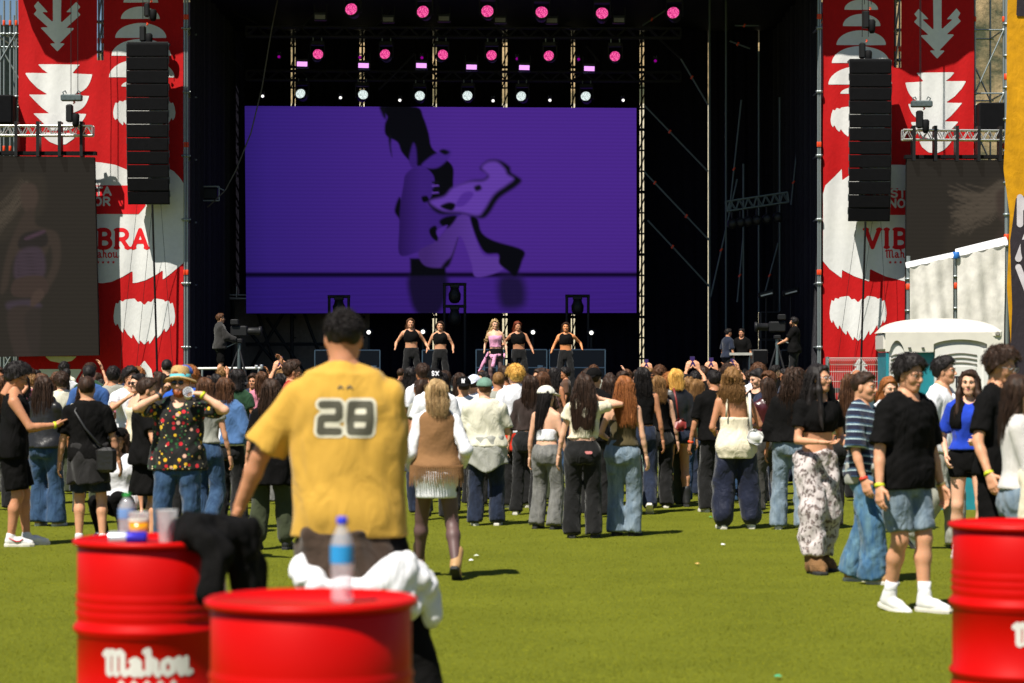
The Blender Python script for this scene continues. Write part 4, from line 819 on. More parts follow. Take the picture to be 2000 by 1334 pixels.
# ------------------------------------------------------------------- portable toilet
TL = 29.0
def toilet():
    k = TL/F_PX; p0, p1 = W(1729, 690, TL), W(1952, 690, TL); x0, x1 = p0.x, p1.x; e = empty('portable_toilet', ((x0+x1)/2, TL, 0)); L = e.location; w_ = x1-x0
    CR = mat('cream plastic', (.66, .63, .56), .5, var=.05); TE = mat('teal plastic', (.015, .22, .27), .45, var=.1); WP = mat('white plastic', (.68, .67, .64), .5, var=.04)
    zr = W(0, 688, TL).z; zt = W(0, 621, TL).z
    MB().box((0, .33, zr/2), (w_-.02, .66, zr)).build('body', TE, e); MB().bbox((0, .31, (zr+W(0, 650, TL).z)/2+.005), (w_+.05, .68, W(0, 650, TL).z-zr-.01), .03).build('roof_base', CR, e)
    # domed roof: loft across x with rounded ends
    n = 26; v, f = [], []; m_ = 10; zd = W(0, 650, TL).z
    for i in range(n+1):
        u = -1+2*i/n; h_ = (zt-zd)*max(0, (1-abs(u)**2.6))**.5
        for j in range(m_+1):
            t = -1+2*j/m_; hh = zd+h_*max(0, (1-abs(t)**4))**.6; v.append((u*(w_/2+.035), .31+t*.40, hh))
    f = [(i*(m_+1)+j, (i+1)*(m_+1)+j, (i+1)*(m_+1)+j+1, i*(m_+1)+j+1) for i in range(n) for j in range(m_)]
    obj('roof_dome', mesh_np('roof_dome', v, f), CR, e)
    X = lambda px: WX(px, TL)-L.x
    Z = lambda py: W(0, py, TL).z
    def arch(cx, a, top, spring, n=12): return [(cx-a+2*a*i/n, spring+(top-spring)*math.sin(math.pi*i/n)**.7) for i in range(n+1)]
    # roof skirt with two arched openings
    bl = Z(687); tp = Z(649)
    poly = [(X(1727), bl), (X(1735), bl)]+arch((X(1735)+X(1764))/2, (X(1764)-X(1735))/2, Z(665), bl)[1:-1]+[(X(1764), bl), (X(1821), bl)]+[(X(1821), Z(672))]+arch((X(1821)+X(1925))/2, (X(1925)-X(1821))/2, Z(663), Z(672))[1:-1]+[(X(1925), Z(672)), (X(1925), bl), (X(1957), bl), (X(1957), tp), (X(1727), tp)]
    tri = MB(); U = np.linspace(X(1727), X(1957), 120)
    A = np.array(poly)
    print_obj('roof_skirt', CR, e, X(1727)-.02, X(1957)+.02, bl-.02, tp+.02, .012, lambda U, V: poly_sdf(U, V, poly), lambda a, b: (a, -.09, b))
    def recess(px0, px1, ytop, spring, yb_, m, nm, y):
        a, b = X(px0), X(px1); pl = [(a, Z(yb_)), (a, Z(spring))]+arch((a+b)/2, (b-a)/2, Z(ytop), Z(spring))[1:-1]+[(b, Z(spring)), (b, Z(yb_))]
        mb = MB(); n_ = len(pl); mb.prism(pl, y, y+.05); o = mb.build(nm, m, e); return o
    d1 = recess(1824, 1922, 672, 682, 835, WP, 'door', -.055); d2 = recess(1736, 1765, 673, 682, 835, WP, 'side_vent', -.055)
    for (px0, px1, ys) in ((1842, 1906, (694, 703, 712)),):
        for y in ys: pts = [(X(px0+(px1-px0)*i/10), -.062, Z(y-4*math.sin(math.pi*i/10))) for i in range(11)]; MB().tube(pts, .008, 6).build('vent_slot', mat('vent shadow gap', (.25, .23, .2), .8), d1, True)
    for y in (696, 703, 711, 720, 728): pts = [(X(1738+24*i/8), -.062, Z(y-4*math.sin(math.pi*i/8))) for i in range(9)]; MB().tube(pts, .007, 6).build('vent_slot', MATS['vent shadow gap'], d2, True)
    MB().box(((X(1849)+X(1904))/2, -.062, Z(745)), (X(1904)-X(1849), .012, Z(716)-Z(774))).build('notice_panel', WP, d1)
    MB().box((X(1923), -.07, Z(730)), (.05, .05, Z(690)-Z(790))).build('door_post', WP, e)
    for px, py in ((1774, 680), (1800, 680)): MB().lathe([(.02, 0), (.016, .01)], 10, (X(px), 0, 0)).build('screw', DGREY, e).location = (0, -.1, Z(py))
    c = MB().bbox((X(1945), -.03, Z(652)), (.13, .16, .11), .03).build('corner_lug', CR, e); MB().lathe([(.03, 0), (.02, .01)], 12).build('lug_hole', MATS['vent shadow gap'], e).matrix_local = Matrix.Translation((X(1945), -.112, Z(652))) @ Matrix.Rotation(R(90), 4, 'X')
    BLKP = mat('black print', (.01, .012, .02), .6)
    print_obj('lettering', BLKP, d1, X(1855), X(1915), Z(765), Z(730), .006, lambda U, V: text_sdf(U, V, 'TOI', X(1859), Z(756), Z(736)-Z(756), .010), lambda a, b: (a, -.070, b))
    tag(e, 'teal portable toilet with cream domed roof and white door', 'toilet')
toilet()
# =================================================================== people: bodies and clothes as smooth blended solids
class Fld:
    def __init__(s, lo, hi, h):
        s.o = np.array(lo, np.float32); s.h = h; s.n = np.maximum(4, np.ceil((np.array(hi)-np.array(lo))/h).astype(int)+1); s.v = np.full(s.n, 9.0, np.float32)
        s.ax = [s.o[i]+h*np.arange(s.n[i], dtype=np.float32) for i in range(3)]
    def sub(s, lo, hi):
        i0 = np.clip(np.floor((np.array(lo)-s.o)/s.h).astype(int), 0, s.n-1); i1 = np.clip(np.ceil((np.array(hi)-s.o)/s.h).astype(int)+1, 1, s.n)
        sl_ = tuple(slice(a, b) for a, b in zip(i0, i1)); return sl_, s.ax[0][sl_[0]][:, None, None], s.ax[1][sl_[1]][None, :, None], s.ax[2][sl_[2]][None, None, :]
    def put(s, sl_, d, k=0.0, op='u'):
        a = s.v[sl_]
        if a.size == 0: return
        if op == 'u':
            if k > 0: h = np.clip(.5+.5*(a-d)/k, 0, 1); s.v[sl_] = a*(1-h)+d*h-k*h*(1-h)
            else: s.v[sl_] = np.minimum(a, d)
        else:
            if k > 0: b = -d; h = np.clip(.5-.5*(a-b)/k, 0, 1); s.v[sl_] = a*(1-h)+b*h+k*h*(1-h)
            else: s.v[sl_] = np.maximum(a, -d)
    def cone(s, a, b, ra, rb, k=.02, op='u', flat=None, fe=False):
        a, b = np.array(a, np.float32), np.array(b, np.float32); m = max(ra, rb)*(1.0 if not flat else 1.0)+k+2*s.h+.02
        if flat: m = m/min(1, flat[1])
        sl_, X, Y, Z = s.sub(np.minimum(a, b)-m, np.maximum(a, b)+m); e = b-a; L2 = float(e @ e)+1e-9
        px, py, pz = X-a[0], Y-a[1], Z-a[2]; tu = (px*e[0]+py*e[1]+pz*e[2])/L2; t = np.clip(tu, 0, 1); qx, qy, qz = px-t*e[0], py-t*e[1], pz-t*e[2]
        if flat:
            n, f = np.array(flat[0], np.float32), flat[1]; w_ = (qx*n[0]+qy*n[1]+qz*n[2])*(f-1); qx, qy, qz = qx+n[0]*w_, qy+n[1]*w_, qz+n[2]*w_
        dd = np.sqrt(qx*qx+qy*qy+qz*qz)-(ra+t*(rb-ra))
        if fe: dd = np.maximum(dd, (tu-1)*math.sqrt(L2))
        s.put(sl_, dd, k, op); return s
    def ell(s, c, r, k=.01, op='u'):
        c, r = np.array(c, np.float32), np.array(r, np.float32); m = k+2*s.h+.02; sl_, X, Y, Z = s.sub(c-r-m, c+r+m)
        q = np.sqrt(((X-c[0])/r[0])**2+((Y-c[1])/r[1])**2+((Z-c[2])/r[2])**2); s.put(sl_, (q-1)*float(r.min())*.9, k, op); return s
    def loft(s, secs, k=.02, op='u', n=2.0, cap=True, round_=.0):
        S_ = np.array(sorted(secs), float); zz_ = np.linspace(S_[0, 0], S_[-1, 0], 60); T = [np.interp(zz_, S_[:, 0], S_[:, i]) for i in range(1, 5)]
        ker = np.ones(7)/7; T = [np.convolve(np.pad(t, 3, mode='edge'), ker, 'valid') for t in T]
        m = k+2*s.h+.02; a_, b_ = T[2].max(), T[3].max(); lo = [T[0].min()-a_-m, T[1].min()-b_-m, zz_[0]-m]; hi = [T[0].max()+a_+m, T[1].max()+b_+m, zz_[-1]+m]
        sl_, X, Y, Z = s.sub(lo, hi); zf = Z[0, 0]; cx, cy, a, b = [np.interp(zf, zz_, t).astype(np.float32)[None, None, :] for t in T]
        q = ((np.abs(X-cx)/a)**n+(np.abs(Y-cy)/b)**n)**(1/n); d = (q-1)*np.minimum(a, b)
        d = np.maximum(d, np.maximum(Z-zz_[-1], zz_[0]-Z)); s.put(sl_, d.astype(np.float32), k, op); return s
    def below(s, z): s.v = np.maximum(s.v, z-s.ax[2][None, None, :]); return s
    def above(s, z): s.v = np.maximum(s.v, s.ax[2][None, None, :]-z); return s
    def cutfn(s, fn): X, Y, Z = s.ax[0][:, None, None], s.ax[1][None, :, None], s.ax[2][None, None, :]; s.v = np.maximum(s.v, fn(X, Y, Z)); return s
    def noise(s, amp, fx=30, fz=30, seed=0, n=6, ridge=False):
        rg = np.random.default_rng(seed); X, Y, Z = s.ax[0][:, None, None], s.ax[1][None, :, None], s.ax[2][None, None, :]; t = np.zeros(s.v.shape, np.float32)
        wx = (.05*np.sin(Z*11+seed)).astype(np.float32)
        for i in range(n):
            a = rg.random()*6.28; f = .6+.9*rg.random(); w_ = np.sin((X+wx)*np.float32(math.cos(a)*fx*f)+Y*np.float32(math.sin(a)*fx*f)+Z*np.float32(fz*f*(rg.random()*2-1))+np.float32(rg.random()*6.28))
            t += (1-2*np.abs(w_)) if ridge else w_
        s.v = s.v+t*np.float32(amp/math.sqrt(n)); return s
    def mesh(s):
        v, h = s.v, s.h; v = np.pad(v, 1, constant_values=9.0); neg = v < 0; nx, ny, nz = v.shape
        c = [neg[a:nx-1+a, b:ny-1+b, d:nz-1+d] for a in (0, 1) for b in (0, 1) for d in (0, 1)]; sm = sum(x.astype(np.int8) for x in c); act = (sm > 0) & (sm < 8)
        I = np.argwhere(act)
        if len(I) == 0: return np.zeros((0, 3)), np.zeros((0, 4), int)
        idx = np.full(act.shape, -1, np.int64); idx[act] = np.arange(len(I)); P = np.zeros((len(I), 3)); C = np.zeros(len(I)); K = {}
        for a in (0, 1):
            for b in (0, 1):
                for d in (0, 1): K[a, b, d] = v[I[:, 0]+a, I[:, 1]+b, I[:, 2]+d]
        for axis in range(3):
            for p in (0, 1):
                for q in (0, 1):
                    k0 = [p, q]; k0.insert(axis, 0); k1 = [p, q]; k1.insert(axis, 1); A, B = K[tuple(k0)], K[tuple(k1)]; cr = (A < 0) != (B < 0)
                    t = np.where(cr, np.clip(A/np.where(cr, A-B, 1), .02, .98), 0); pt = np.tile(np.array(k0, float), (len(I), 1)); pt[:, axis] = t; P[cr] += pt[cr]; C[cr] += 1
        V = s.o+h*(I-1+P/C[:, None]); Q = []
        for axis in range(3):
            sl0 = [slice(1, -1)]*3; sl0[axis] = slice(0, -1); sl1 = [slice(1, -1)]*3; sl1[axis] = slice(1, None); n0, n1 = neg[tuple(sl0)], neg[tuple(sl1)]; E = np.argwhere(n0 != n1); fl = n0[n0 != n1]
            if len(E) == 0: continue
            g = E.copy(); u, w_ = [(1, 2), (2, 0), (0, 1)][axis]; off = np.ones(3, int); off[axis] = 0; g = g+off
            def at(du, dw): q = g.copy(); q[:, u] += du; q[:, w_] += dw; return idx[q[:, 0], q[:, 1], q[:, 2]]
            q4 = np.stack([at(-1, -1), at(0, -1), at(0, 0), at(-1, 0)], 1); q4[~fl] = q4[~fl][:, ::-1]; Q.append(q4)
        Q = np.concatenate(Q); Q = Q[(Q >= 0).all(1)]
        return V, Q
def smooth_v(V, Q, it=1):
    if len(V) == 0: return V
    for _ in range(it):
        S_ = np.zeros_like(V); C = np.zeros(len(V))
        for a in range(4):
            b = (a+1) % 4; np.add.at(S_, Q[:, a], V[Q[:, b]]); np.add.at(C, Q[:, a], 1)
        V = V*.5+.5*S_/np.maximum(C, 1)[:, None]
    return V
def join(parts):
    vs, fs, n = [], [], 0
    for V, Q in parts: vs.append(V); fs.append(Q+n); n += len(V)
    return np.concatenate(vs), np.concatenate(fs)
def nrm(v): v = np.array(v, float); return v/(np.linalg.norm(v)+1e-9)
def ik(a, c, l1, l2, pole):
    a, c = np.array(a, float), np.array(c, float); e = c-a; D = np.linalg.norm(e); n = e/(D+1e-9)
    if D > (l1+l2)*.995: D = (l1+l2)*.995; c = a+n*D
    x = (l1*l1-l2*l2+D*D)/(2*D); y = math.sqrt(max(0, l1*l1-x*x)); p = np.array(pole, float); p = p-n*(p @ n); p = p/(np.linalg.norm(p)+1e-9)
    return a+n*x+p*y, c
def hand_mesh(w_, d, n, side, curl=.5, spread=.12, thumb=.5, sc=1.0, h=.0055):
    d = nrm(d); n = np.array(n, float); n = nrm(n-d*(n @ d)); s_ = np.cross(d, n)*side; w_ = np.array(w_, float)
    f = Fld(w_-.21*sc, w_+.21*sc, h)
    def pt(a, b, c): return w_+(d*a+s_*b+n*c)*sc
    for i, (b, L) in enumerate(((.030, .070), (.010, .078), (-.010, .072), (-.029, .056))):
        kx = .088-.006*abs(i-1.2); f.cone(pt(-.01, b*.55, 0), pt(kx, b, 0), .0165*sc, .0115*sc, .012)
    f.cone(pt(-.03, 0, 0), pt(.03, 0, 0), .024*sc, .024*sc, .012, flat=(n, 1.25))
    for i, (b, L) in enumerate(((.030, .070), (.010, .078), (-.010, .072), (-.029, .056))):
        kx = .088-.006*abs(i-1.2); p = pt(kx, b, 0); ang = curl*(.55+.08*i); dirv = d*math.cos(ang)+n*math.sin(ang)+s_*b*spread*25*.08
        for j, fr in enumerate((.45, .31, .24)):
            q = p+nrm(dirv)*L*fr*sc; f.cone(p, q, (.0098-.0008*j)*sc, (.0090-.0010*j)*sc, .003); p = q; ang += curl*.75; dirv = d*math.cos(ang)+n*math.sin(ang)
    p = pt(.012, .022, .004); q = p+nrm(d*.55+s_*.75+n*.35*thumb)*.042*sc; f.cone(p, q, .0155*sc, .012*sc, .008); r_ = q+nrm(d*.85+s_*(.45-.5*thumb)+n*.5*thumb)*.034*sc; f.cone(q, r_, .0115*sc, .0095*sc, .004); f.cone(r_, r_+nrm(d+n*.5*thumb)*.022*sc, .0095*sc, .007*sc, .003)
    V, Q = f.mesh(); return V, Q
def head_mesh(sex, h=.0075, chin=1.0, beard=False):
    f = Fld((-.105, -.14, -.21), (.105, .15, .14), h); j = .88 if sex == 'f' else .97
    f.ell((0, -.014, .028), (.074, .094, .086), .01); f.ell((0, .022, -.040), (.057*j, .062, .070), .03); f.ell((0, .060, -.090), (.022*j, .021, .020), .03)
    for s in (-1, 1):
        f.ell((s*.036, .052, -.024), (.028, .028, .030), .02); f.cone((s*.050*j, .0, -.062), (s*.018, .055, -.092), .017, .017, .025)
        f.ell((s*.0765, -.006, -.008), (.010, .020, .032), .006); f.ell((s*.030, .097, .006), (.019, .018, .013), .012, 's')
        f.cone((s*.010, .082, .022), (s*.044, .068, .022), .010, .009, .012); f.ell((s*.010, .100, -.030), (.009, .010, .008), .008)
    f.cone((0, .080, .016), (0, .106, -.022), .008, .0115, .008); f.cone((-.018, .082, -.056), (.018, .082, -.056), .0065, .0065, .008); f.cone((-.015, .081, -.067), (.015, .081, -.067), .008, .008, .008)
    f.cone((0, .088, -.052), (0, .088, -.054), .007, .007, .006); f.cone((0, -.022, -.05), (0, -.035, -.20), .052*j if sex == 'f' else .058, .054*j if sex == 'f' else .062, .03)
    V, Q = f.mesh(); return smooth_v(V, Q), Q
_head_cache = {}
def get_head(sex, h):
    k = (sex, h)
    if k not in _head_cache: _head_cache[k] = head_mesh(sex, h)
    return _head_cache[k]
def strand_tubes(paths, r0, r1, n=3):
    vs, fs, b = [], [], 0; ca = np.array([[math.cos(2*math.pi*k/n), math.sin(2*math.pi*k/n)] for k in range(n)])
    for P in paths:
        P = np.asarray(P, float); m = len(P); T = np.gradient(P, axis=0); T /= np.linalg.norm(T, axis=1)[:, None]+1e-9; ref = np.array([0.0, 1, .2]); U = np.cross(T, ref); U /= np.linalg.norm(U, axis=1)[:, None]+1e-9; B = np.cross(T, U)
        rr = np.linspace(r0, r1, m)*np.minimum(1, np.linspace(.5, 4, m)); V = P[:, None, :]+(U[:, None, :]*ca[None, :, :1]+B[:, None, :]*ca[None, :, 1:])*rr[:, None, None]; vs.append(V.reshape(-1, 3))
        i = np.arange(m-1)[:, None]*n; k = np.arange(n)[None, :]; q = np.stack([b+i+k, b+i+(k+1) % n, b+i+n+(k+1) % n, b+i+n+k], -1).reshape(-1, 4); fs.append(q); b += m*n
    return np.concatenate(vs), np.concatenate(fs)
def hair_mesh(style, sex='f', seed=0, L=.45, wd=.115, curl=.0, front=0.0, vol=.012, h=.0115, dep=.06, strands=165, side=0.0, back=-.05):
    """head-local hair; front>0: locks also fall in front of the shoulders"""
    rg = np.random.default_rng(seed); parts = []
    long_ = style in ('long', 'curly', 'bob', 'pony')
    f = Fld((-.26, -.30, -L-.06 if long_ else -.15), (.26, .20, .24), h)
    t = vol
    f.ell((0, -.016, .036), (.079+t, .100+t, .092+t*1.2), .01)
    if style == 'short':
        f.ell((0, .03, .085+t), (.062, .062, .030+t*.5), .02)
        f.cutfn(lambda X, Y, Z: np.maximum((Y*.75-Z*.72)+.005+0*X, (-.068-Z)+0*X+0*Y))
        for s in (-1, 1): f.ell((s*.085, .005, -.02), (.022, .034, .044), .012, 's')
        f.noise(.002+.13*vol, 85, 85, seed, 7)
    elif style == 'buzz':
        f.cutfn(lambda X, Y, Z: np.maximum((Y*.75-Z*.72)+.002+0*X, (-.064-Z)+0*X+0*Y)); f.noise(.0015, 110, 110, seed, 6)
        for s in (-1, 1): f.ell((s*.085, .005, -.02), (.022, .034, .044), .012, 's')
    else:
        if style == 'pony':
            f.cutfn(lambda X, Y, Z: np.maximum((Y*.75-Z*.72)+.004+0*X, (-.06-Z)+0*X+0*Y)); f.ell((0, -.11, .03), (.035, .035, .035), .02)
            f.cone((0, -.125, .02), (0, -.13+back*.3, -L*.55), .032, .035, .02); f.cone((0, -.13+back*.3, -L*.55), (0, -.12+back*.4, -L), .035, .012, .02)
        else:
            cb = -.035
            f.loft([(.06, 0, -.02, .084+t, .085), (0, 0, -.026, .088+t, .083), (-.08, 0, cb-.005, wd*.88, dep+.018), (-.16, 0, cb+back*.5, wd, dep), (-L*.65-.05, side*.5, cb+back, wd*.97, dep*.9), (-L*.97, side, cb+back, wd*.72, dep*.45)], .02, n=2.2)
            f.cutfn(lambda X, Y, Z: np.minimum((Y*.75-Z*.72)+.008+0*X, (Y-.008)+0*X+0*Z))
            f.ell((0, .085, -.02), (.068, .085, .088), .012, 's')
            if front > 0:
                for s in (-1, 1): f.cone((s*.070, .035, .03), (s*.092, .045, -.10), .022, .030, .02); f.cone((s*.092, .045, -.10), (s*.115, .085, -front), .036, .018, .02)
        amp = .004 if curl < .01 else .012
        f.noise(amp, 95, 9 if curl < .01 else 75, seed, 7); f.noise(.006, 42, 7, seed+2, 5)
    V, Q = f.mesh(); parts.append((smooth_v(V, Q), Q)); paths = []
    if long_ and style != 'pony':
        for i in range(strands):
            th = (rg.random()*2-1)*2.0; rr = 1.0+.05*rg.standard_normal()+(.12*rg.random() if i % 9 == 0 else 0); ln = L*(.84+.26*rg.random()); ph = rg.random()*6.28; fq = 24+20*rg.random(); P = []
            for k in range(8):
                u = k/7; z = .125-u*(ln+.125); sx, cy_ = math.sin(th), -math.cos(th)
                if z > 0: g = math.sqrt(max(.02, 1-(max(0, z-.03)/.105)**2)); a, b, cy = (.083+t)*g, (.103+t)*g, -.016
                else: q = min(1, -z/.12); a, b, cy = (.088+t)*(1-q)+wd*q, .098*(1-q)+dep*1.05*q, -.02*(1-q)+(-.035+back)*q; taper = 1-.25*max(0, (-z-L*.6)/(L*.4+1e-6)); a *= taper
                w_ = curl*math.sin(ph+fq*u*ln*2)*min(1, u*3); w2 = curl*math.cos(ph+fq*u*ln*2)*min(1, u*3)
                P.append((sx*a*rr+w_+side*max(0, u-.4), cy+cy_*b*rr+w2*.7, z))
            if any(p[1] > .03 and p[2] < .05 for p in P): P = [(p[0], min(p[1], .02), p[2]) for p in P]
            if i % 9 == 0: P = [(p[0]+.012*math.sin(ph+4*q), p[1]+.008*math.cos(ph+3*q), p[2]) for q, p in enumerate(P)]
            paths.append(P)
        if front > 0:
            for i in range(50):
                s = 1 if i % 2 else -1; o = rg.random(); ph = rg.random()*6
                P = [(s*(.02+.05*o), .02, .12), (s*(.07+.01*o), .03+.02*o, .05), (s*(.085+.02*o), .04+.025*o, -.05), (s*(.09+.03*o)+curl*math.sin(ph), .05+.03*o, -.16), (s*(.10+.035*o)+curl*math.sin(ph+2), .075+.03*o, -front*.7-.05), (s*(.11+.02*o), .085+.02*o, -front*(.9+.15*rg.random()))]; paths.append(P)
    elif style == 'short':
        for i in range(strands):
            th = rg.random()*6.28; el = math.asin(min(1, .0+rg.random())); x, y, z = math.cos(el)*math.sin(th), math.cos(el)*math.cos(th), math.sin(el)
            p = np.array([x*(.079+t), -.016+y*(.100+t), .036+z*(.092+t)])
            if p[1]*.75-p[2]*.72 > -.01 or p[2] < -.02: continue
            nn = nrm([x, y, z]); tv = np.array([.5*rg.standard_normal(), .55+.4*rg.standard_normal(), -.35+.3*rg.standard_normal()]); tv = nrm(tv-nn*(tv @ nn)); d = nrm(tv+nn*(.28+.2*rg.random())); ln = .011+vol*1.1; c = rg.standard_normal(3)*.004
            paths.append([p-d*.006, p+d*ln*.5+c, p+d*ln+c*1.5-np.array([0, 0, ln*.25])])
    if style == 'pony':
        for i in range(60):
            o = rg.standard_normal(2)*.016; P = [(o[0]*.5, -.12, .03), (o[0]*1.2, -.14+o[1], -.03), (o[0]*1.6, -.135+back*.2+o[1]*1.3, -L*.4), (o[0]*1.8, -.13+back*.3+o[1]*1.3, -L*.75), (o[0], -.125+back*.35+o[1], -L*(.92+.15*rg.random()))]; paths.append(P)
    if paths: parts.append(strand_tubes(paths, .0032 if long_ else .0030, .0010 if long_ else .0009))
    return join(parts)
def shoe_parts(kind, h=.015):
    f = Fld((-.07, -.11, -.01), (.07, .22, .28), h)
    f.cone((0, -.045, .045), (0, .06, .050), .040, .042, .02); f.cone((0, .06, .045), (0, .155, .030), .042, .032, .02); f.cone((0, -.03, .06), (0, -.03, .10), .042, .044, .02)
    if kind == 'boot': f.cone((0, -.025, .08), (0, -.02, .22), .048, .054, .02)
    if kind == 'high': f.cone((0, -.025, .08), (0, -.02, .125), .044, .044, .02)
    if kind == 'fur': f.cone((0, -.01, .06), (0, .09, .05), .065, .065, .03); f.cone((0, -.025, .06), (0, -.02, .2), .07, .075, .03); f.noise(.008, 120, 60, 3, 8)
    f.below(.012); up = f.mesh(); up = (smooth_v(*up), up[1])
    w_ = 1.25 if kind == 'fur' else 1.0
    out = [(-.026, -.085), (.026, -.085), (.040, -.05), (.036, .02), (.046, .09), (.042, .15), (.022, .188), (-.018, .190), (-.038, .15), (-.042, .09), (-.034, .02), (-.040, -.05)]
    v = [(x*w_, y, 0) for x, y in out]+[(x*w_*1.04, y*1.02, .016) for x, y in out]+[(x*w_*.98, y*.99, .030) for x, y in out]; n = 12
    fs = [tuple(range(n-1, -1, -1)), tuple(2*n+i for i in range(n))]+[(r*n+i, r*n+(i+1) % n, (r+1)*n+(i+1) % n, (r+1)*n+i) for r in range(2) for i in range(n)]
    return up, (v, fs)
_shoe = {}
def shoe_mesh(kind):
    if kind not in _shoe: _shoe[kind] = shoe_parts(kind)
    return _shoe[kind]
SPEC = {}
EYEW = mat('eye white', (.62, .60, .57), .3); EYED = mat('eye iris', (.03, .018, .01), .2); LENSD = mat('dark lens', (.008, .007, .008), .12, spec=.6)
TORSO = lambda sex: [(.455, .150, .100, -.005), (.50, .172, .116, -.012), (.53, .170, .114, -.012), (.575, .155, .100, -.004), (.62, .140, .092, .0), (.67, .150, .098, .002), (.72, .166, .110, .004), (.765, .176, .110, .0), (.800, .172, .092, -.008), (.825, .120, .072, -.012), (.845, .070, .058, -.014)] if sex == 'm' else \
    [(.455, .150, .102, -.006), (.50, .176, .118, -.016), (.53, .172, .114, -.016), (.575, .145, .096, -.004), (.62, .120, .084, .0), (.67, .126, .088, .004), (.72, .144, .108, .016), (.765, .152, .100, .006), (.800, .148, .080, -.006), (.825, .100, .064, -.012), (.845, .060, .052, -.014)]
def make_person(label, px, d, H, face=0, sex='m', skin_=(205, 152, 120), bw=1.0, hands=None, feet=None, lean=(0, 0), head=(0, 0), hair=None, top=None, bottom=None, shoes=None, over=(), h=.014, fingers=True,
                group=None, poles=None, handdir=None, palm=None, curl=.55, face_on=True, lips=(158, 92, 84), beard=None, hipdrop=0.0, z0=0.0, toe=None, cat='person', crouch=False, hh=.0088, tights=None, brow=(40, 26, 18)):
    pr = random.Random(int(px*7+d*13)); vary = not label.startswith('tpl ')
    if vary and lean == (0, 0): lean = (pr.uniform(-.03, .03), pr.uniform(-.01, .03))
    if vary and head == (0, 0): head = (pr.uniform(-20, 20), pr.uniform(-6, 4))
    if vary and feet is None: feet = {'L': (-.115+pr.uniform(-.03, .02), pr.uniform(-.06, .08), 0), 'R': (.115+pr.uniform(-.02, .03), pr.uniform(-.06, .08), 0)}
    k = H/1.7; x0 = WX(px, d); e = empty('person', (x0, d, z0), R(face)); tag(e, label, cat, group)
    G = lambda *p: np.array(p, float)*k
    hip = .53*H-hipdrop; ln = np.array([lean[0], lean[1], 0.0])*k; flat_ = 0
    sect = [(z*H-hipdrop, a*k*bw, b*k*(bw*.6+.4), cy*k) for z, a, b, cy in TORSO(sex)]
    def sp(z):                                       # spine offset by height
        t = np.clip((z-hip)/(.30*H), 0, 1.3); return ln*t
    secs = [(z, sp(z)[0], sp(z)[1]+cy, a, b) for z, a, b, cy in sect]
    sw = (.178 if sex == 'm' else .150)*k*(bw*.7+.3); shz = .795*H-hipdrop; so = sp(shz)
    J = {}
    for s, S_ in ((-1, 'L'), (1, 'R')):
        J['sh'+S_] = np.array([s*sw, -.012*k, shz])+so
        dz = -.50*k
        tgt = (hands or {}).get(S_); 
        tgt = np.array([s*(.30 if sex == 'm' else .255)*k, .05*k, shz-.535*k]) if tgt is None else np.array([tgt[0], tgt[1], tgt[2]-hipdrop/k])*k
        po = (poles or {}).get(S_, (s*.35, -1, -.15)); el, wr_ = ik(J['sh'+S_], tgt, .172*H, .150*H, po); J['el'+S_], J['wr'+S_] = el, wr_
        ft = (feet or {}).get(S_, (s*.112, 0, 0)); J['hp'+S_] = np.array([s*.085*k*bw, -.005*k, hip-.01*k]); an = np.array([ft[0], ft[1], ft[2]+.085/k])*k
        kn, an = ik(J['hp'+S_], an, .245*H, .235*H, (s*.12+(ft[3] if len(ft) > 3 else 0), 1, 0)); J['kn'+S_], J['an'+S_] = kn, an
    allj = np.array(list(J.values())); lo = allj.min(0)-.2*k; hi = allj.max(0)+.2*k; lo[2] = max(-.02, lo[2]); hi[2] = max(hi[2], .9*H-hipdrop)
    # ---- body
    f = Fld(lo, hi, h*1.65); f.loft([(z, cx, cy, a*(.9 if bottom and z < .56*H-hipdrop else 1), b*(.9 if bottom and z < .56*H-hipdrop else 1)) for z, cx, cy, a, b in secs], .02); MS = 1.0 if sex == 'm' else .84; MS *= (.5+.5*bw)
    lc = .78 if (bottom and not bottom.get('skirt') and bottom.get('len', 1.0) > .9) else 1.0
    for S_ in 'LR':
        f.cone(J['sh'+S_], J['el'+S_], .050*k*MS, .037*k*MS, .035); mid = J['el'+S_]*.7+J['wr'+S_]*.3; f.cone(J['el'+S_], mid, .036*k*MS, .038*k*MS, .015); f.cone(mid, J['wr'+S_], .037*k*MS, .0255*k*MS, .015)
        f.cone(J['hp'+S_], J['kn'+S_], .086*k*bw*lc, .052*k*(bw*.7+.3)*lc, .03); m2 = J['kn'+S_]*.68+J['an'+S_]*.32+np.array([0, -.012*k, 0]); f.cone(J['kn'+S_], m2, .050*k*(bw*.7+.3)*lc, .054*k*(bw*.6+.4)*lc, .03); f.cone(m2, J['an'+S_], .053*k*(bw*.6+.4)*lc, .036*k*lc, .03)
    nb = np.array([0, -.012*k, .835*H-hipdrop])+sp(.835*H-hipdrop); hc = np.array([0, .012*k+head[2] if len(head) > 2 else .012*k, .921*H-hipdrop])+sp(.9*H-hipdrop)
    f.cone(nb, hc-np.array([0, .02*k, .07*k]), .060*k*(1 if sex == 'm' else .85), .054*k*(1 if sex == 'm' else .82), .03)
    for S_ in 'LR': f.cone(nb+np.array([0, -.01*k, .035*k]), nb*.38+J['sh'+S_]*.62+np.array([0, -.005*k, .012*k]), .040*k*MS, .040*k*MS, .03)
    body = f.mesh(); parts = [(smooth_v(*body), body[1])]
    HM = (Matrix.Translation(Vector(hc)) @ Matrix.Rotation(R(head[0]), 4, 'Z') @ Matrix.Rotation(R(head[1]), 4, 'X')); HR = np.array(HM)[:3, :3]; hs = (.5+.5*k)*(.945 if sex == 'm' else .925)
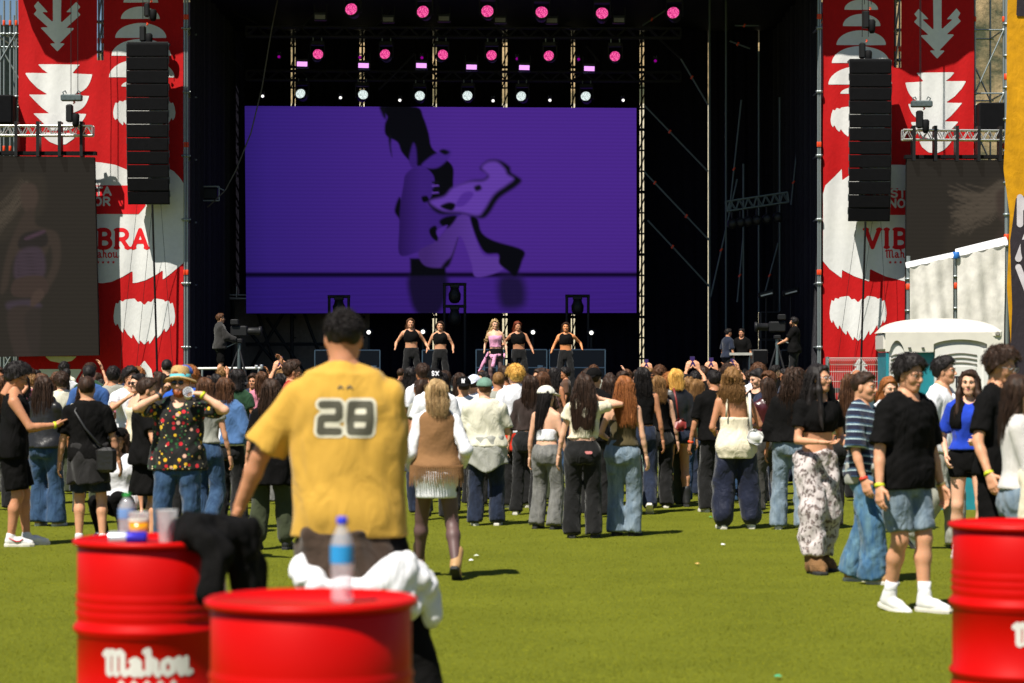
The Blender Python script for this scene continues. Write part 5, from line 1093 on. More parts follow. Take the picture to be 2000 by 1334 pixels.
    HV, HQ = get_head(sex, hh); parts.append((HV*hs @ HR.T+hc, HQ))
    if fingers:
        for s, S_ in ((-1, 'L'), (1, 'R')):
            dv = J['wr'+S_]-J['el'+S_]; dv = (handdir or {}).get(S_, dv); pn = (palm or {}).get(S_, (-s, .1, 0)); cu = curl if not isinstance(curl, dict) else curl.get(S_, .5)
            parts.append(hand_mesh(J['wr'+S_], dv, pn, s, cu, sc=k*(1 if sex == 'm' else .9), h=.0065 if d < 18 else .0085))
    V, Q = join(parts); SK = skin(skin_); body_o = obj('body', mesh_np('body', V, Q), SK, e)
    # ---- face
    def on_head(name, V, Q, m): V = np.asarray(V, float)*hs @ HR.T+hc; return obj(name, mesh_np(name, V, Q), m, e)
    if face_on:
        for s in (-1, 1):
            mb = MB().lathe([(.001, .012), (.007, .0105), (.0112, .005), (.0125, 0), (.011, -.006)], 10, cap=False); on_head('eye', [(x+s*.030, .0745+z, y*.62+.006) for x, y, z in mb.v], mb.f, EYEW)
            mb = MB().lathe([(.001, .002), (.0050, .0012), (.0058, -.001)], 10, cap=False); on_head('iris', [(x+s*.030, .0858+z, y*.9+.006) for x, y, z in mb.v], mb.f, EYED)
            mb = MB().tube([(s*.017, .088, .009), (s*.030, .0905, .0145), (s*.043, .083, .010)], [.0018, .0026, .0016], 5); on_head('eyelash', mb.v, mb.f, EYED)
            mb = MB().tube([(s*.013, .0955, .023), (s*.030, .0930, .030), (s*.048, .079, .025)], [.0035, .0038, .0016], 5); on_head('eyebrow', mb.v, mb.f, hairmat('brow_%d' % brow[0], brow))
        mb = MB(); mb.tube([(-.026, .0800, -.0590), (-.012, .0895, -.0565), (0, .0920, -.0580), (.012, .0895, -.0565), (.026, .0800, -.0590)], [.001, .0042, .0040, .0042, .001], 6); mb.tube([(-.023, .081, -.0610), (0, .0920, -.0665), (.023, .081, -.0610)], [.001, .0058, .001], 6); on_head('lips', mb.v, mb.f, mat('lips_%d_%d' % (lips[0], lips[1]), sl(lips), .4))
    if beard:
        g = Fld((-.09, -.03, -.14), (.09, .13, .02), .008); g.ell((0, .024, -.05), (.064, .066, .080), .01); g.ell((0, .060, -.098), (.034, .030, .028), .02); g.cutfn(lambda X, Y, Z: np.maximum((.012-Y)*.8+0*X+0*Z, Z+.040+np.abs(X)*-.35+0*Y)); g.ell((0, .092, -.061), (.020, .012, .006), .004, 's'); g.noise(.003, 160, 160, 2); bv = g.mesh(); on_head('beard', bv[0], bv[1], beard)
    # ---- hair
    if hair:
        hm = dict(hair); m = hm.pop('m'); st = hm.pop('style'); hv = hair_mesh(st, sex, **hm); o = on_head('hair', hv[0], hv[1], m)
    # ---- clothes
    def grow(secs, ez): return [(z, cx, cy, a+ez, b+ez) for z, cx, cy, a, b in secs]
    def clip(secs, z0_, z1_):
        A = np.array(secs); zs = sorted(set([z0_, z1_]+[z for z in A[:, 0] if z0_ < z < z1_])); return [(z,)+tuple(np.interp(z, A[:, 0], A[:, i]) for i in range(1, 5)) for z in zs]
    def do_top(T, name):
        ez = T.get('ease', .014)*k; hz = T.get('hem', .5)*H-hipdrop; nz = T.get('neck', .838)*H-hipdrop; up = T.get('upto'); g = Fld(lo-.06, hi+.06, T.get('h', h*1.3)); ss = grow(secs, ez)
        zt = (up*H-hipdrop) if up else nz; C = clip(ss, hz, zt)
        if T.get('loose'):
            wl = T['loose']*k; A0 = [c for c in C]; mxa = max(c[3] for c in A0 if c[0] > .66*H-hipdrop) if any(c[0] > .66*H-hipdrop for c in A0) else .16
            C = [(z, cx, cy, max(a, mxa*.94+wl*(1-(z-hz)/(zt-hz+1e-6))) if z < .74*H-hipdrop else a, max(b, .115*k+wl*.4) if z < .72*H-hipdrop else b) for z, cx, cy, a, b in C]
        xo = T.get('over', .017)*k
        C = [(z, cx, cy, a+xo*np.clip((.62*H-hipdrop-z)/(.03*H), 0, 1), b+xo*np.clip((.62*H-hipdrop-z)/(.03*H), 0, 1)) for z, cx, cy, a, b in C]
        if T.get('boxy'): C = [(z, cx, cy, max(a, T['boxy']*k) if z < .775*H-hipdrop else a, max(b, T['boxy']*k*.56) if z < .75*H-hipdrop else b) for z, cx, cy, a, b in C]
        g.loft(C, .02)
        if not up and T.get('sleeve', 0):
            for S_ in 'LR': g.cone(nb+np.array([0, -.01*k, .012*k]), nb*.38+J['sh'+S_]*.62+np.array([0, -.005*k, .012*k]), .040*k*MS+ez*.6, .042*k*MS+ez*.7, .03)
        sv = T.get('sleeve', 0)
        if sv and not up:
            for S_ in 'LR':
                sv_ = sv if not isinstance(sv, dict) else sv[S_]
                if sv_ <= 0: continue
                a, b, c = J['sh'+S_], J['el'+S_], J['wr'+S_]; fl = T.get('flare', .018)*k; r0, r1 = .047*k*MS+ez*.7, .038*k*MS+ez*.9
                e1 = a+(b-a)*min(1, sv_); g.cone(a, a+(b-a)*.12, .050*k*MS+.009*k, .050*k*MS+.008*k, .02); g.cone(a+(b-a)*.04+np.array([0, 0, -.008*k]), e1, r0, (r0+(r1-r0)*min(1, sv_))+fl*min(1, sv_), .022, fe=sv_ <= 1)
                if sv_ > 1: e2 = b+(c-b)*(sv_-1); g.cone(b, e2, r1+fl, .028*k*MS+ez+fl*.6, .02, fe=True)
        if not up:
            vn = T.get('vneck', .0); g.cone(np.array([sp(nz)[0], sp(nz)[1]+.03*k, nz+.05*k]), np.array([sp(nz)[0], sp(nz)[1]+(.05+vn*.7)*k, nz+(.015-vn)*k]), .078*k*(1 if sex == 'm' else .9), (.062-vn*.3)*k, .01, 's')
        for cu in T.get('cuts', ()): g.ell(G(*cu[0]), G(*cu[1]), .012, 's')
        if T.get('collar'): g.cone(nb+np.array([0, .0, .01*k]), nb+np.array([0, .012*k, .045*k]), .078*k, .070*k, .01)
        g.noise(T.get('wr', .005), T.get('fx', 26), T.get('fz', 22), T.get('seed', int(px)), 6); g.noise(T.get('wr', .005)*.6, T.get('fx', 26)*1.6, T.get('fz', 22)*1.5, T.get('seed', int(px))+5, 4, True); g.below(hz); mv = g.mesh()
        return obj(name, mesh_np(name, smooth_v(*mv), mv[1]), T['m'], e)
    def do_bottom(B, name):
        g = Fld(np.array([lo[0]-.12, lo[1]-.12, -.02]), np.array([hi[0]+.12, hi[1]+.12, .68*H]), B.get('h', h*1.55)); ez = B.get('ease', .012)*k; wz = B.get('waist', .595)*H-hipdrop; L = B.get('len', 1.0)
        if B.get('skirt'):
            sz = B['skirt']*H-hipdrop; fl = B.get('flare', .05)*k; C = clip(grow(secs, ez), max(sz, .455*H-hipdrop), wz); z0_, cx, cy, a, b = C[0]; C = [(sz, cx, cy, a+fl, b+fl)]+([] if sz > .455*H-hipdrop else [(z0_, cx, cy, a+fl*.3, b+fl*.3)])+C[1:]; g.loft(C, .02); g.noise(B.get('wr', .008), 45, 6, int(px)); g.below(sz)
        else:
            g.loft(clip(grow(secs, ez), .455*H-hipdrop, wz), .02); rk, ra = B.get('knee', .075)*k*.94, B.get('ankle', .075)*k*.92; rt = min(B.get('thigh', .094), .104)*k*bw
            for S_ in 'LR':
                a, b, c = J['hp'+S_], J['kn'+S_], J['an'+S_]
                if L <= .5: e1 = a+(b-a)*(L/.5); g.cone(a, e1, rt, rt+(rk-rt)*(L/.5), .014, fe=True)
                else:
                    g.cone(a, b, rt, rk, .016); t = (L-.5)/.5; e2 = b+(c-b)*t; dn = np.array([0, 0, -.05*k*(1 if t > .95 else 0)]); g.cone(b, e2+dn, rk, rk+(ra-rk)*t, .016, fe=not B.get('gather'))
                    if B.get('gather'): g.cone(e2, e2-np.array([0, 0, .02]), B['gather']*k, B['gather']*k*.7, .02)
            g.noise(B.get('wr', .006), B.get('fx', 24), B.get('fz', 26), int(px)+3, 6); g.noise(B.get('wr', .006)*.6, 34, 46, int(px)+8, 4, True); g.below(B.get('zmin', .018))
        mv = g.mesh(); return obj(name, mesh_np(name, smooth_v(*mv), mv[1]), B['m'], e)
    if bottom: o = do_bottom(bottom, bottom.get('name', 'trousers'))
    if top: o = do_top(top, top.get('name', 'shirt'))
    for ov in over:
        ov = dict(ov)
        if ov.get('kind') == 'wrap':                 # garment tied round the waist
            z1_, z0_ = ov.get('z1', .615)*H-hipdrop, ov.get('z0', .42)*H-hipdrop; g = Fld(lo-.08, hi+.08, h); lw = secs[0]; C = clip(grow([(.2*H-hipdrop, lw[1], lw[2], lw[3], lw[4])]+list(secs), .034*k), min(max(z0_, .455*H-hipdrop), z1_-.05), z1_); q = C[0]; fl = ov.get('flare', .02)*k
            C = ([(z0_, q[1], q[2], q[3]+fl, q[4]+fl)] if z0_ < q[0]-.01 else [])+[(q[0], q[1], q[2], q[3]+fl*.7, q[4]+fl*.7)]+C[1:]; g.loft(C, .02); g.cone((-.14*k, .0, z1_-.02), (.14*k, .0, z1_-.02), .045*k, .045*k, .02, flat=((0, 1, 0), .42)); g.noise(ov.get('wr', .009), 34, 14, int(px)+9)
            if ov.get('tail', True): g.cone(np.array([.0, .15*k, z1_-.03*k]), np.array([.05*k, .18*k, z1_-.26*k]), .04*k, .05*k, .02)
            if ov.get('front'): g.cone(np.array([-.02, .15*k, z1_-.03*k]), np.array([-.07*k, .18*k, z1_-.3*k]), .04*k, .045*k, .02)
            a_ = ov.get('arch', 0)
            if a_: g.cutfn(lambda X, Y, Z: (z0_+a_*k*(.5-.5*np.cos(X/k*14))-Z)+0*Y)
            mv = g.mesh(); obj(ov.get('name', 'tied_jacket'), mesh_np('tied_jacket', smooth_v(*mv), mv[1]), ov['m'], e)
        else: do_top(ov, ov.get('name', 'jacket'))
    if tights:
        g = Fld(lo-.02, np.array([hi[0], hi[1], .52*H]), h)
        for S_ in 'LR':
            g.cone(J['hp'+S_], J['kn'+S_], .090*k*bw, .056*k, .03); m2 = J['kn'+S_]*.68+J['an'+S_]*.32+np.array([0, -.012*k, 0]); g.cone(J['kn'+S_], m2, .054*k, .057*k, .03); g.cone(m2, J['an'+S_], .056*k, .039*k, .03)
        mv = g.mesh(); obj('tights', mesh_np('tights', smooth_v(*mv), mv[1]), tights, e)
    if shoes:
        kind = shoes.get('kind', 'low'); (uv, uq), (sv_, sf) = shoe_mesh(kind)
        for s, S_ in ((-1, 'L'), (1, 'R')):
            an = J['an'+S_]; ty, tp = (toe or {}).get(S_, (-s*6, 0)); RM = np.array(Matrix.Rotation(R(ty), 3, 'Z') @ Matrix.Rotation(R(tp), 3, 'X')); base = an-RM @ np.array([0, -.028, .088*k])
            if abs(tp) < 1: base[2] = max(base[2], 0.0) if an[2] > .11*k else 0.0
            T_ = lambda V: (np.asarray(V)*k) @ RM.T+base
            so_ = obj('shoe', mesh_np('shoe', T_(uv), uq), shoes['m'], e); obj('sole', mesh_np('sole', T_(sv_), sf, False), shoes.get('sole', MATS['white plastic']), so_)
            if shoes.get('sock'): mb = MB().tube([tuple(an+np.array([0, 0, -.01])), tuple(an*.86+J['kn'+S_]*.14), tuple(an*.72+J['kn'+S_]*.28)], [.041*k, .042*k, .046*k], 12); mb.build('sock', shoes['sock'], e, True)
    SPEC[label] = dict(e=e, J=J, HM=HM, hc=hc, hs=hs, k=k, secs=secs, HR=HR, sp=sp, H=H)
    return e
def head_part(label, name, V, Q, m): s = SPEC[label]; V = np.asarray(V, float)*s['hs'] @ s['HR'].T+s['hc']; return obj(name, mesh_np(name, V, Q), m, s['e'])
def add_cap(label, m, back=False, logo=None, yaw=0):
    f = Fld((-.12, -.22, .0), (.12, .24, .17), .008); f.ell((0, -.012, .045), (.098, .117, .102), .01); f.below(.042)
    sg = -1 if back else 1; g = Fld((-.12, -.24, .0), (.12, .26, .17), .008); g.ell((0, sg*.11-.01, .047), (.075, .085, .012), .01); V, Q = f.mesh(); V2, Q2 = g.mesh(); V2[:, 2] -= .35*np.maximum(0, np.abs(V2[:, 1])-.1)
    rot = np.array(Matrix.Rotation(R(yaw), 3, 'Z')); c = head_part(label, 'cap', smooth_v(V, Q) @ rot.T, Q, m); head_part(label, 'cap_brim', V2 @ rot.T, Q2, m); return c
def add_glasses(label, dark=True, m=None):
    mb = MB(); fm = m or BLKM
    for s in (-1, 1): 
        pts = [(s*.031+.025*math.cos(a), .1035-.25*abs(s*.025*math.cos(a)+s*s*.0)*.3, .006+.019*math.sin(a)) for a in [i*math.pi/6 for i in range(13)]]; mb.tube(pts, .0022, 5, False); mb.tube([(s*.054, .098, .012), (s*.075, .06, .012), (s*.083, -.01, .004)], .0022, 5)
    mb.tube([(-.008, .108, .01), (.008, .108, .01)], .002, 5); head_part(label, 'glasses_frame', mb.v, mb.f, fm)
    if dark:
        for s in (-1, 1):
            l = MB().lathe([(.001, .003), (.016, .002), (.024, 0)], 14, cap=False); head_part(label, 'lens', [(x+s*.031, .1015+z, y*.78+.006) for x, y, z in l.v], l.f, LENSD)
def band(label, S_, m, r=.034, t=.0, name='wristband', w_=.012):
    s = SPEC[label]; a, b = s['J']['el'+S_], s['J']['wr'+S_]; c = a+(b-a)*(.93-t); d = nrm(b-a); return MB().tube([tuple(c-d*w_), tuple(c-d*w_*.4), tuple(c+d*w_*.4), tuple(c+d*w_)], [r*.96, r*1.04, r*1.04, r*.96], 12).build(name, m, s['e'], True)
def wpt(label, p):                                   # a person's local point in the place
    e = SPEC[label]['e']; return Vector(e.location)+Matrix.Rotation(e.rotation_euler.z, 3, 'Z') @ Vector(p)
def DS(foot): return CAM_Z*F_PX/(foot-HOR)
def HT(top, d, z0=0): return (CAM_Z+(HOR-top)*d/F_PX-z0)/.990
# =================================================================== the people in the photo
HB = hairmat('black hair', (16, 13, 13), (46, 38, 36)); HDB = hairmat('dark brown hair', (30, 20, 14), (84, 56, 38)); HBR = hairmat('brown hair', (52, 32, 20), (128, 84, 52)); HAU = hairmat('auburn hair', (110, 62, 28), (190, 120, 66)); HBL = hairmat('blonde hair', (130, 98, 60), (228, 200, 150)); HGB = hairmat('golden blond hair', (190, 135, 50), (245, 208, 120)); HLB = hairmat('light brown hair', (86, 58, 30), (176, 132, 78))
FB = fabric('black cotton', (13, 12, 12), .9, .5, sheen=0, spec=.12); FW = fabric('white cotton', (228, 228, 232), .85, .4); FCR = fabric('cream knit', (222, 212, 186), .9, .5); FY = fabric('yellow cotton', (198, 154, 60), .85, .3, var=.05); FG = fabric('grey jersey', (150, 150, 140), .9, .5)
BOW = mat('dark brown shorts', (.06, .045, .035), .9); WSH = mat('white shoe leather', (.72, .71, .70), .5); BSH = mat('black shoe leather', (.015, .015, .016), .5); SOLW = mat('pale sole', (.66, .63, .56), .7); SOLB = mat('dark sole', (.02, .02, .02), .8)
DBL = denim('mid blue denim', (30, 55, 86), (74, 104, 134)); DLT = denim('light blue denim', (94, 112, 128), (164, 176, 184)); DGR = denim('grey denim', (92, 92, 90), (148, 146, 140)); DBK = denim('black denim', (10, 10, 11), (25, 24, 24)); DNV = denim('dark denim', (16, 24, 42), (40, 54, 80)); NAVY = fabric('navy satin', (20, 26, 48), .6, .5)
YB = mat('yellow wristband', sl((206, 212, 40)), .5)
def M_stripe():
    m = fabric('striped polo knit', (24, 28, 48), .85, .4); t = m.node_tree; N, L = t.nodes, t.links; b = N['Principled BSDF']; tc = N.new('ShaderNodeTexCoord'); mp = N.new('ShaderNodeMapping'); mp.inputs['Rotation'].default_value = (0, R(8), 0); L.new(tc.outputs['Object'], mp.inputs[0])
    wv = N.new('ShaderNodeTexWave'); wv.bands_direction = 'Z'; wv.wave_profile = 'SAW'; wv.inputs['Scale'].default_value = 5.4; wv.inputs['Distortion'].default_value = .6; wv.inputs['Detail'].default_value = 0; L.new(mp.outputs[0], wv.inputs['Vector'])
    rp = N.new('ShaderNodeValToRGB'); rp.color_ramp.interpolation = 'CONSTANT'; e = rp.color_ramp.elements; e[0].color = (*sl((26, 30, 52)), 1); e[1].position = .52; e[1].color = (*sl((176, 200, 206)), 1)
    for p, c in ((.66, (28, 32, 56)), (.74, (64, 96, 124)), (.84, (26, 30, 52))): x = e.new(p); x.color = (*sl(c), 1)
    L.new(wv.outputs['Fac'], rp.inputs[0]); L.new(rp.outputs[0], b.inputs['Base Color']); return m
def M_leopard():
    m = fabric('leopard print cloth', (176, 164, 160), .85, .6); t = m.node_tree; N, L = t.nodes, t.links; b = N['Principled BSDF']; tc = N.new('ShaderNodeTexCoord'); vo = N.new('ShaderNodeTexVoronoi'); vo.inputs['Scale'].default_value = 26; n = N.new('ShaderNodeTexNoise'); n.inputs['Scale'].default_value = 9
    ad = N.new('ShaderNodeMixRGB'); ad.inputs[0].default_value = .12; L.new(tc.outputs['Object'], ad.inputs[1]); L.new(n.outputs['Color'], ad.inputs[2]); L.new(ad.outputs[0], vo.inputs['Vector'])
    rp = N.new('ShaderNodeValToRGB'); e = rp.color_ramp.elements; e[0].position = .16; e[0].color = (*sl((150, 134, 128)), 1); e[1].position = .52; e[1].color = (*sl((198, 188, 186)), 1)
    for p, c in ((.24, (96, 84, 82)), (.36, (104, 92, 90)), (.43, (186, 176, 174))): x = e.new(p); x.color = (*sl(c), 1)
    L.new(vo.outputs['Distance'], rp.inputs[0]); L.new(rp.outputs[0], b.inputs['Base Color']); return m
def M_floral():
    m = fabric('floral shirt cloth', (24, 24, 22), .8, .4); t = m.node_tree; N, L = t.nodes, t.links; b = N['Principled BSDF']; tc = N.new('ShaderNodeTexCoord'); last = None
    base = N.new('ShaderNodeRGB'); base.outputs[0].default_value = (*sl((24, 23, 22)), 1); last = base.outputs[0]
    for sc, thr, cols, off in ((26, .32, [(30, 70, 40), (40, 92, 48), (22, 50, 34)], 3.3), (17, .30, [(196, 28, 44), (222, 170, 34), (216, 170, 150), (198, 36, 48), (226, 180, 40)], 0), (30, .20, [(232, 210, 170), (210, 60, 50), (230, 190, 50)], 7.7)):
        mp = N.new('ShaderNodeMapping'); mp.inputs['Location'].default_value = (off, off*.7, off*1.3); L.new(tc.outputs['Object'], mp.inputs[0]); vo = N.new('ShaderNodeTexVoronoi'); vo.inputs['Scale'].default_value = sc; L.new(mp.outputs[0], vo.inputs['Vector'])
        lt = N.new('ShaderNodeMath'); lt.operation = 'LESS_THAN'; lt.inputs[1].default_value = thr; L.new(vo.outputs['Distance'], lt.inputs[0]); sx = N.new('ShaderNodeSeparateColor'); L.new(vo.outputs['Color'], sx.inputs[0]); rp = N.new('ShaderNodeValToRGB'); rp.color_ramp.interpolation = 'CONSTANT'; e = rp.color_ramp.elements
        e[0].color = (*sl(cols[0]), 1); e[1].position = 1/len(cols); e[1].color = (*sl(cols[1]), 1)
        for i in range(2, len(cols)): x = e.new(i/len(cols)); x.color = (*sl(cols[i]), 1)
        L.new(sx.outputs[0], rp.inputs[0]); g2 = N.new('ShaderNodeMath'); g2.operation = 'LESS_THAN'; g2.inputs[1].default_value = .72; L.new(sx.outputs[1], g2.inputs[0]); mm = N.new('ShaderNodeMath'); mm.operation = 'MULTIPLY'; L.new(lt.outputs[0], mm.inputs[0]); L.new(g2.outputs[0], mm.inputs[1])
        mx = N.new('ShaderNodeMixRGB'); L.new(mm.outputs[0], mx.inputs[0]); L.new(last, mx.inputs[1]); L.new(rp.outputs[0], mx.inputs[2]); last = mx.outputs[0]
    L.new(last, b.inputs['Base Color']); return m
LEATHER = mat('black leather', (.016, .015, .015), .35, spec=.5, bump=.4, bscale=25); BURG = mat('burgundy leather', (.055, .008, .012), .3, spec=.5, bump=.4, bscale=22); VESTB = mat('brown suede', (.235, .115, .042), .9, bump=.4, bscale=40); TANL = mat('tan suede', (.36, .20, .075), .85, bump=.4, bscale=40); TANB = mat('tan boot leather', (.42, .24, .10), .6); OLV = fabric('olive jersey', (72, 62, 36)); SHEER = fabric('sheer black mesh', (48, 36, 32)); TIGHT = mat('sheer dark tights', (.115, .062, .058), .55); GRN = fabric('green canvas', (30, 62, 38)); CARGO = fabric('dark green cargo cloth', (50, 56, 36)); BLUEJ = fabric('royal blue jersey', (24, 60, 178)); GSW = fabric('grey sweat cloth', (158, 158, 150), .9, .5); CREAMT = fabric('off white tee', (214, 210, 190), .9, .45); FURB = mat('brown fur', (.20, .10, .035), .95, bump=1, bscale=90); FUZZ = mat('fuzzy white knit', (.66, .63, .60), .95, bump=.8, bscale=140, sheen=.3); DENJ = fabric('washed denim jacket', (70, 104, 150), .85, .6); BRJ = fabric('dark brown cloth', (62, 48, 38), .9, .6); ORG = fabric('orange red jacket', (214, 50, 26))
T1, T2, T3, T4 = (206, 150, 116), (190, 132, 98), (220, 170, 140), (168, 112, 78)
# ---- left group
d = DS(1066); A = 'man in black sleeveless top and shorts looking at his phone, left edge'
make_person(A, 26, d, HT(714, d), face=-80, sex='m', skin_=T2, bw=1.08, hair=dict(style='short', m=HB, vol=.034, strands=420), top=dict(m=FB, sleeve=0, hem=.48, loose=.03, ease=.016, name='tank_top'), bottom=dict(m=FB, len=.44, knee=.12, thigh=.12, name='shorts'), shoes=dict(m=WSH, sole=SOLW), hands={'R': (.16, .40, 1.13), 'L': (-.08, .36, 1.12)}, head=(0, -24), h=.012, hh=.0072, feet={'L': (-.09, .12, 0), 'R': (.09, -.02, 0)}, palm={'R': (-.3, -.2, 1), 'L': (.3, -.2, 1)}, curl=.7)
band(A, 'R', YB); add_glasses(A, False)
d = DS(1028); make_person('woman with long dark hair in black leather jacket and wide blue jeans', 86, d, HT(737, d), face=-14, sex='f', skin_=T3, hair=dict(style='long', m=HDB, L=.40, wd=.125), top=dict(m=LEATHER, sleeve=1.9, hem=.52, ease=.03, loose=.05, name='jacket'), bottom=dict(m=DBL, knee=.095, ankle=.125), shoes=dict(m=TANL, sole=SOLW), hands={'R': (.12, .34, 1.12)}, fingers=True)
d = DS(1066); B = 'person in black tee with crossbody strap and dark wrap seen from behind'
make_person(B, 174, d, HT(737, d), face=4, sex='m', skin_=T1, hair=dict(style='buzz', m=HDB, vol=.008), top=dict(m=FB, sleeve=.8, hem=.5, ease=.018, loose=.012, flare=.016), bottom=dict(m=DNV, len=.42, knee=.11, thigh=.11, name='shorts'), over=[dict(kind='wrap', m=fabric('charcoal wrap', (32, 30, 30)), z1=.60, z0=.37, flare=.03)], shoes=dict(m=WSH, sole=SOLW), h=.012)
mb = MB().tube([tuple(wpt(B, p)) for p in ((-.10, .02, 1.36), (-.12, -.13, 1.28), (-.02, -.155, 1.12), (.10, -.16, .98), (.17, -.10, .92))], .012, 6); bag = empty('crossbody_bag', wpt(B, (.17, -.12, .72))); mb.build('strap', BSH, bag, True, bag.location); MB().bbox((0, 0, .10), (.20, .09, .24), .03).build('pouch', LEATHER, bag); tag(bag, 'small black crossbody bag on the person in black tee', 'bag')
d = 24.0; make_person('smiling crouching person in white shirt with raised arm behind the barrel', 236, d, 1.6, face=168, sex='f', skin_=T1, hipdrop=.50, feet={'L': (-.14, .22, 0), 'R': (.14, .16, 0)}, hair=dict(style='long', m=HDB, L=.25), top=dict(m=FW, sleeve=.6, hem=.5, ease=.02), bottom=dict(m=FB), shoes=dict(m=WSH, sole=SOLW), hands={'R': (.12, .22, 1.78)}, poles={'R': (1, 0, 0)}, h=.014); add_glasses('smiling crouching person in white shirt with raised arm behind the barrel')
add_cap('smiling crouching person in white shirt with raised arm behind the barrel', FB)
d = 23.0; make_person('person in black beside the straw hat man, forearm hanging out', 286, d, 1.60, face=-70, sex='m', skin_=T1, hair=dict(style='short', m=HDB), top=dict(m=FB, sleeve=.7, hem=.48, ease=.03, loose=.06), bottom=dict(m=FB, skirt=.30, flare=.06, name='skirt'), shoes=dict(m=BSH, sole=SOLB), hands={'R': (.36, .12, .86)}, poles={'R': (.6, -1, 0)}, bw=1.1)
d = 21.0; HATM = 'bearded man in straw hat and floral shirt holding a white cup'
make_person(HATM, 347, d, HT(724, d), face=176, sex='m', skin_=T3, bw=1.12, hair=dict(style='short', m=HAU, vol=.012), beard=hairmat('ginger beard', (120, 58, 28), (176, 98, 54)), top=dict(m=M_floral(), sleeve=.75, hem=.475, ease=.024, loose=.025, vneck=.04, flare=.02), bottom=dict(m=DBL, thigh=.105, knee=.085, ankle=.085), shoes=dict(m=BSH, sole=SOLB), hands={'R': (.125, .12, 1.47), 'L': (-.24, .16, 1.48)}, poles={'R': (1, .2, -.9), 'L': (-1, .2, -.5)}, h=.011, hh=.0072, handdir={'R': (-.35, .0, .95), 'L': (.8, .1, .1)}, palm={'R': (-1, 0, 0), 'L': (.1, -.2, -1)}, curl={'R': .9, 'L': .9})
add_glasses(HATM); band(HATM, 'L', YB); band(HATM, 'R', BSH, .036, 0, 'watch')
STRAW = mat('straw', (.50, .32, .12), .85, var=.2, scale=60, bump=.6, bscale=120)
mb = MB().lathe([(.172, .030), (.176, .036), (.150, .052), (.105, .060), (.100, .075), (.096, .11), (.088, .150), (.07, .168), (.03, .172), (.001, .172)], 36); mb.v = [(x*.93, y-.012, z-.02*math.cos(2*math.atan2(y, x))*(math.hypot(x, y)/.17)**2) for x, y, z in mb.v]; head_part(HATM, 'straw_hat', mb.v, mb.f, STRAW)
mb = MB().lathe([(.1035, .062), (.1015, .090), (.099, .091)], 36, cap=False); mb.v = [(x*.945, y*1.02-.012, z) for x, y, z in mb.v]; head_part(HATM, 'hat_band', mb.v, mb.f, mat('turquoise band', sl((90, 190, 200)), .7))
p = wpt(HATM, SPEC[HATM]['J']['wrL']+np.array([.10, .06, .0])); cup = MB().lathe([(.032, -.06), (.034, -.058), (.044, .058), (.046, .06), (.042, .058), (.031, -.05)], 20); o = cup.build('drinking_cup', FW, None, True); o.location = p; o.rotation_euler = (R(70), R(25), 0); tag(o, 'white cup held up beside the straw hat', 'cup')
p = wpt(HATM, SPEC[HATM]['J']['wrR']+np.array([-.02, .02, .10])); ph = empty('mobile_phone', p); MB().bbox((0, 0, 0), (.012, .07, .145), .004).build('case', BLKM, ph); tag(ph, 'dark phone held to the ear of the straw hat man', 'phone')
d = 24.5; make_person('woman in light top and blue jeans behind the straw hat man', 403, d, 1.60, face=-10, sex='f', skin_=T1, hair=dict(style='long', m=HBR, L=.3), top=dict(m=FG, sleeve=.4, hem=.58), bottom=dict(m=DBL, knee=.09, ankle=.10), shoes=dict(m=WSH, sole=SOLW), feet={'L': (-.08, .05, 0), 'R': (.10, -.22, .10)}, toe={'R': (0, -50)})
d = DS(1034); make_person('woman carrying a denim jacket, brown hair and black trousers', 446, d, 1.60, face=-20, sex='f', skin_=T1, hair=dict(style='long', m=HBR, L=.32), top=dict(m=FW, sleeve=.5, hem=.55), bottom=dict(m=DBK, knee=.10, ankle=.11), over=[dict(m=DENJ, sleeve={'L': 0, 'R': 1.2}, hem=.56, ease=.05, loose=.05, name='denim_jacket', cuts=[((-.22, 0, 1.1), (.2, .4, .5))])], shoes=dict(m=WSH, sole=SOLW))
d = DS(1074); make_person('woman with very long brown hair in black top and dark green cargo trousers', 528, d, HT(742, d), face=-6, sex='f', skin_=T1, hair=dict(style='long', m=HDB, L=.46, wd=.12, side=-.05), top=dict(m=FB, sleeve=.9, hem=.55, ease=.02), over=[dict(kind='wrap', m=FB, z1=.62, z0=.38, flare=.05)], bottom=dict(m=CARGO, knee=.10, ankle=.095, len=.93, gather=.05), shoes=dict(m=BSH, sole=SOLB, kind='boot'), feet={'L': (-.13, 0, 0), 'R': (.15, .05, 0)})
# ---- the man in yellow
d = 11.0; YM = 'tall man in yellow tee numbered 28 seen from behind'
YMe = make_person(YM, 680, d, HT(604, d), face=-2, sex='m', skin_=T2, bw=1.04, hair=dict(style='short', m=HB, vol=.003, strands=2200, h=.006), top=dict(m=FY, sleeve=.90, hem=.462, ease=.020, boxy=.232, flare=.040, wr=.006, fx=13, fz=9, h=.0105, over=.0), bottom=dict(m=FB, knee=.10, ankle=.10), over=[dict(kind='wrap', m=BRJ, z1=.475, z0=.36, flare=.025, wr=.014, name='brown_jacket')], shoes=dict(m=BSH, sole=SOLB), feet={'L': (-.13, .0, 0), 'R': (.33, -.04, 0)}, lean=(-.016, .004), hands={'L': (-.475, .10, .835), 'R': (.10, .34, 1.00)}, poles={'L': (-1, -.8, 0), 'R': (.15, -1, -.6)}, h=.010, hh=.0072, face_on=False, head=(4, -4))
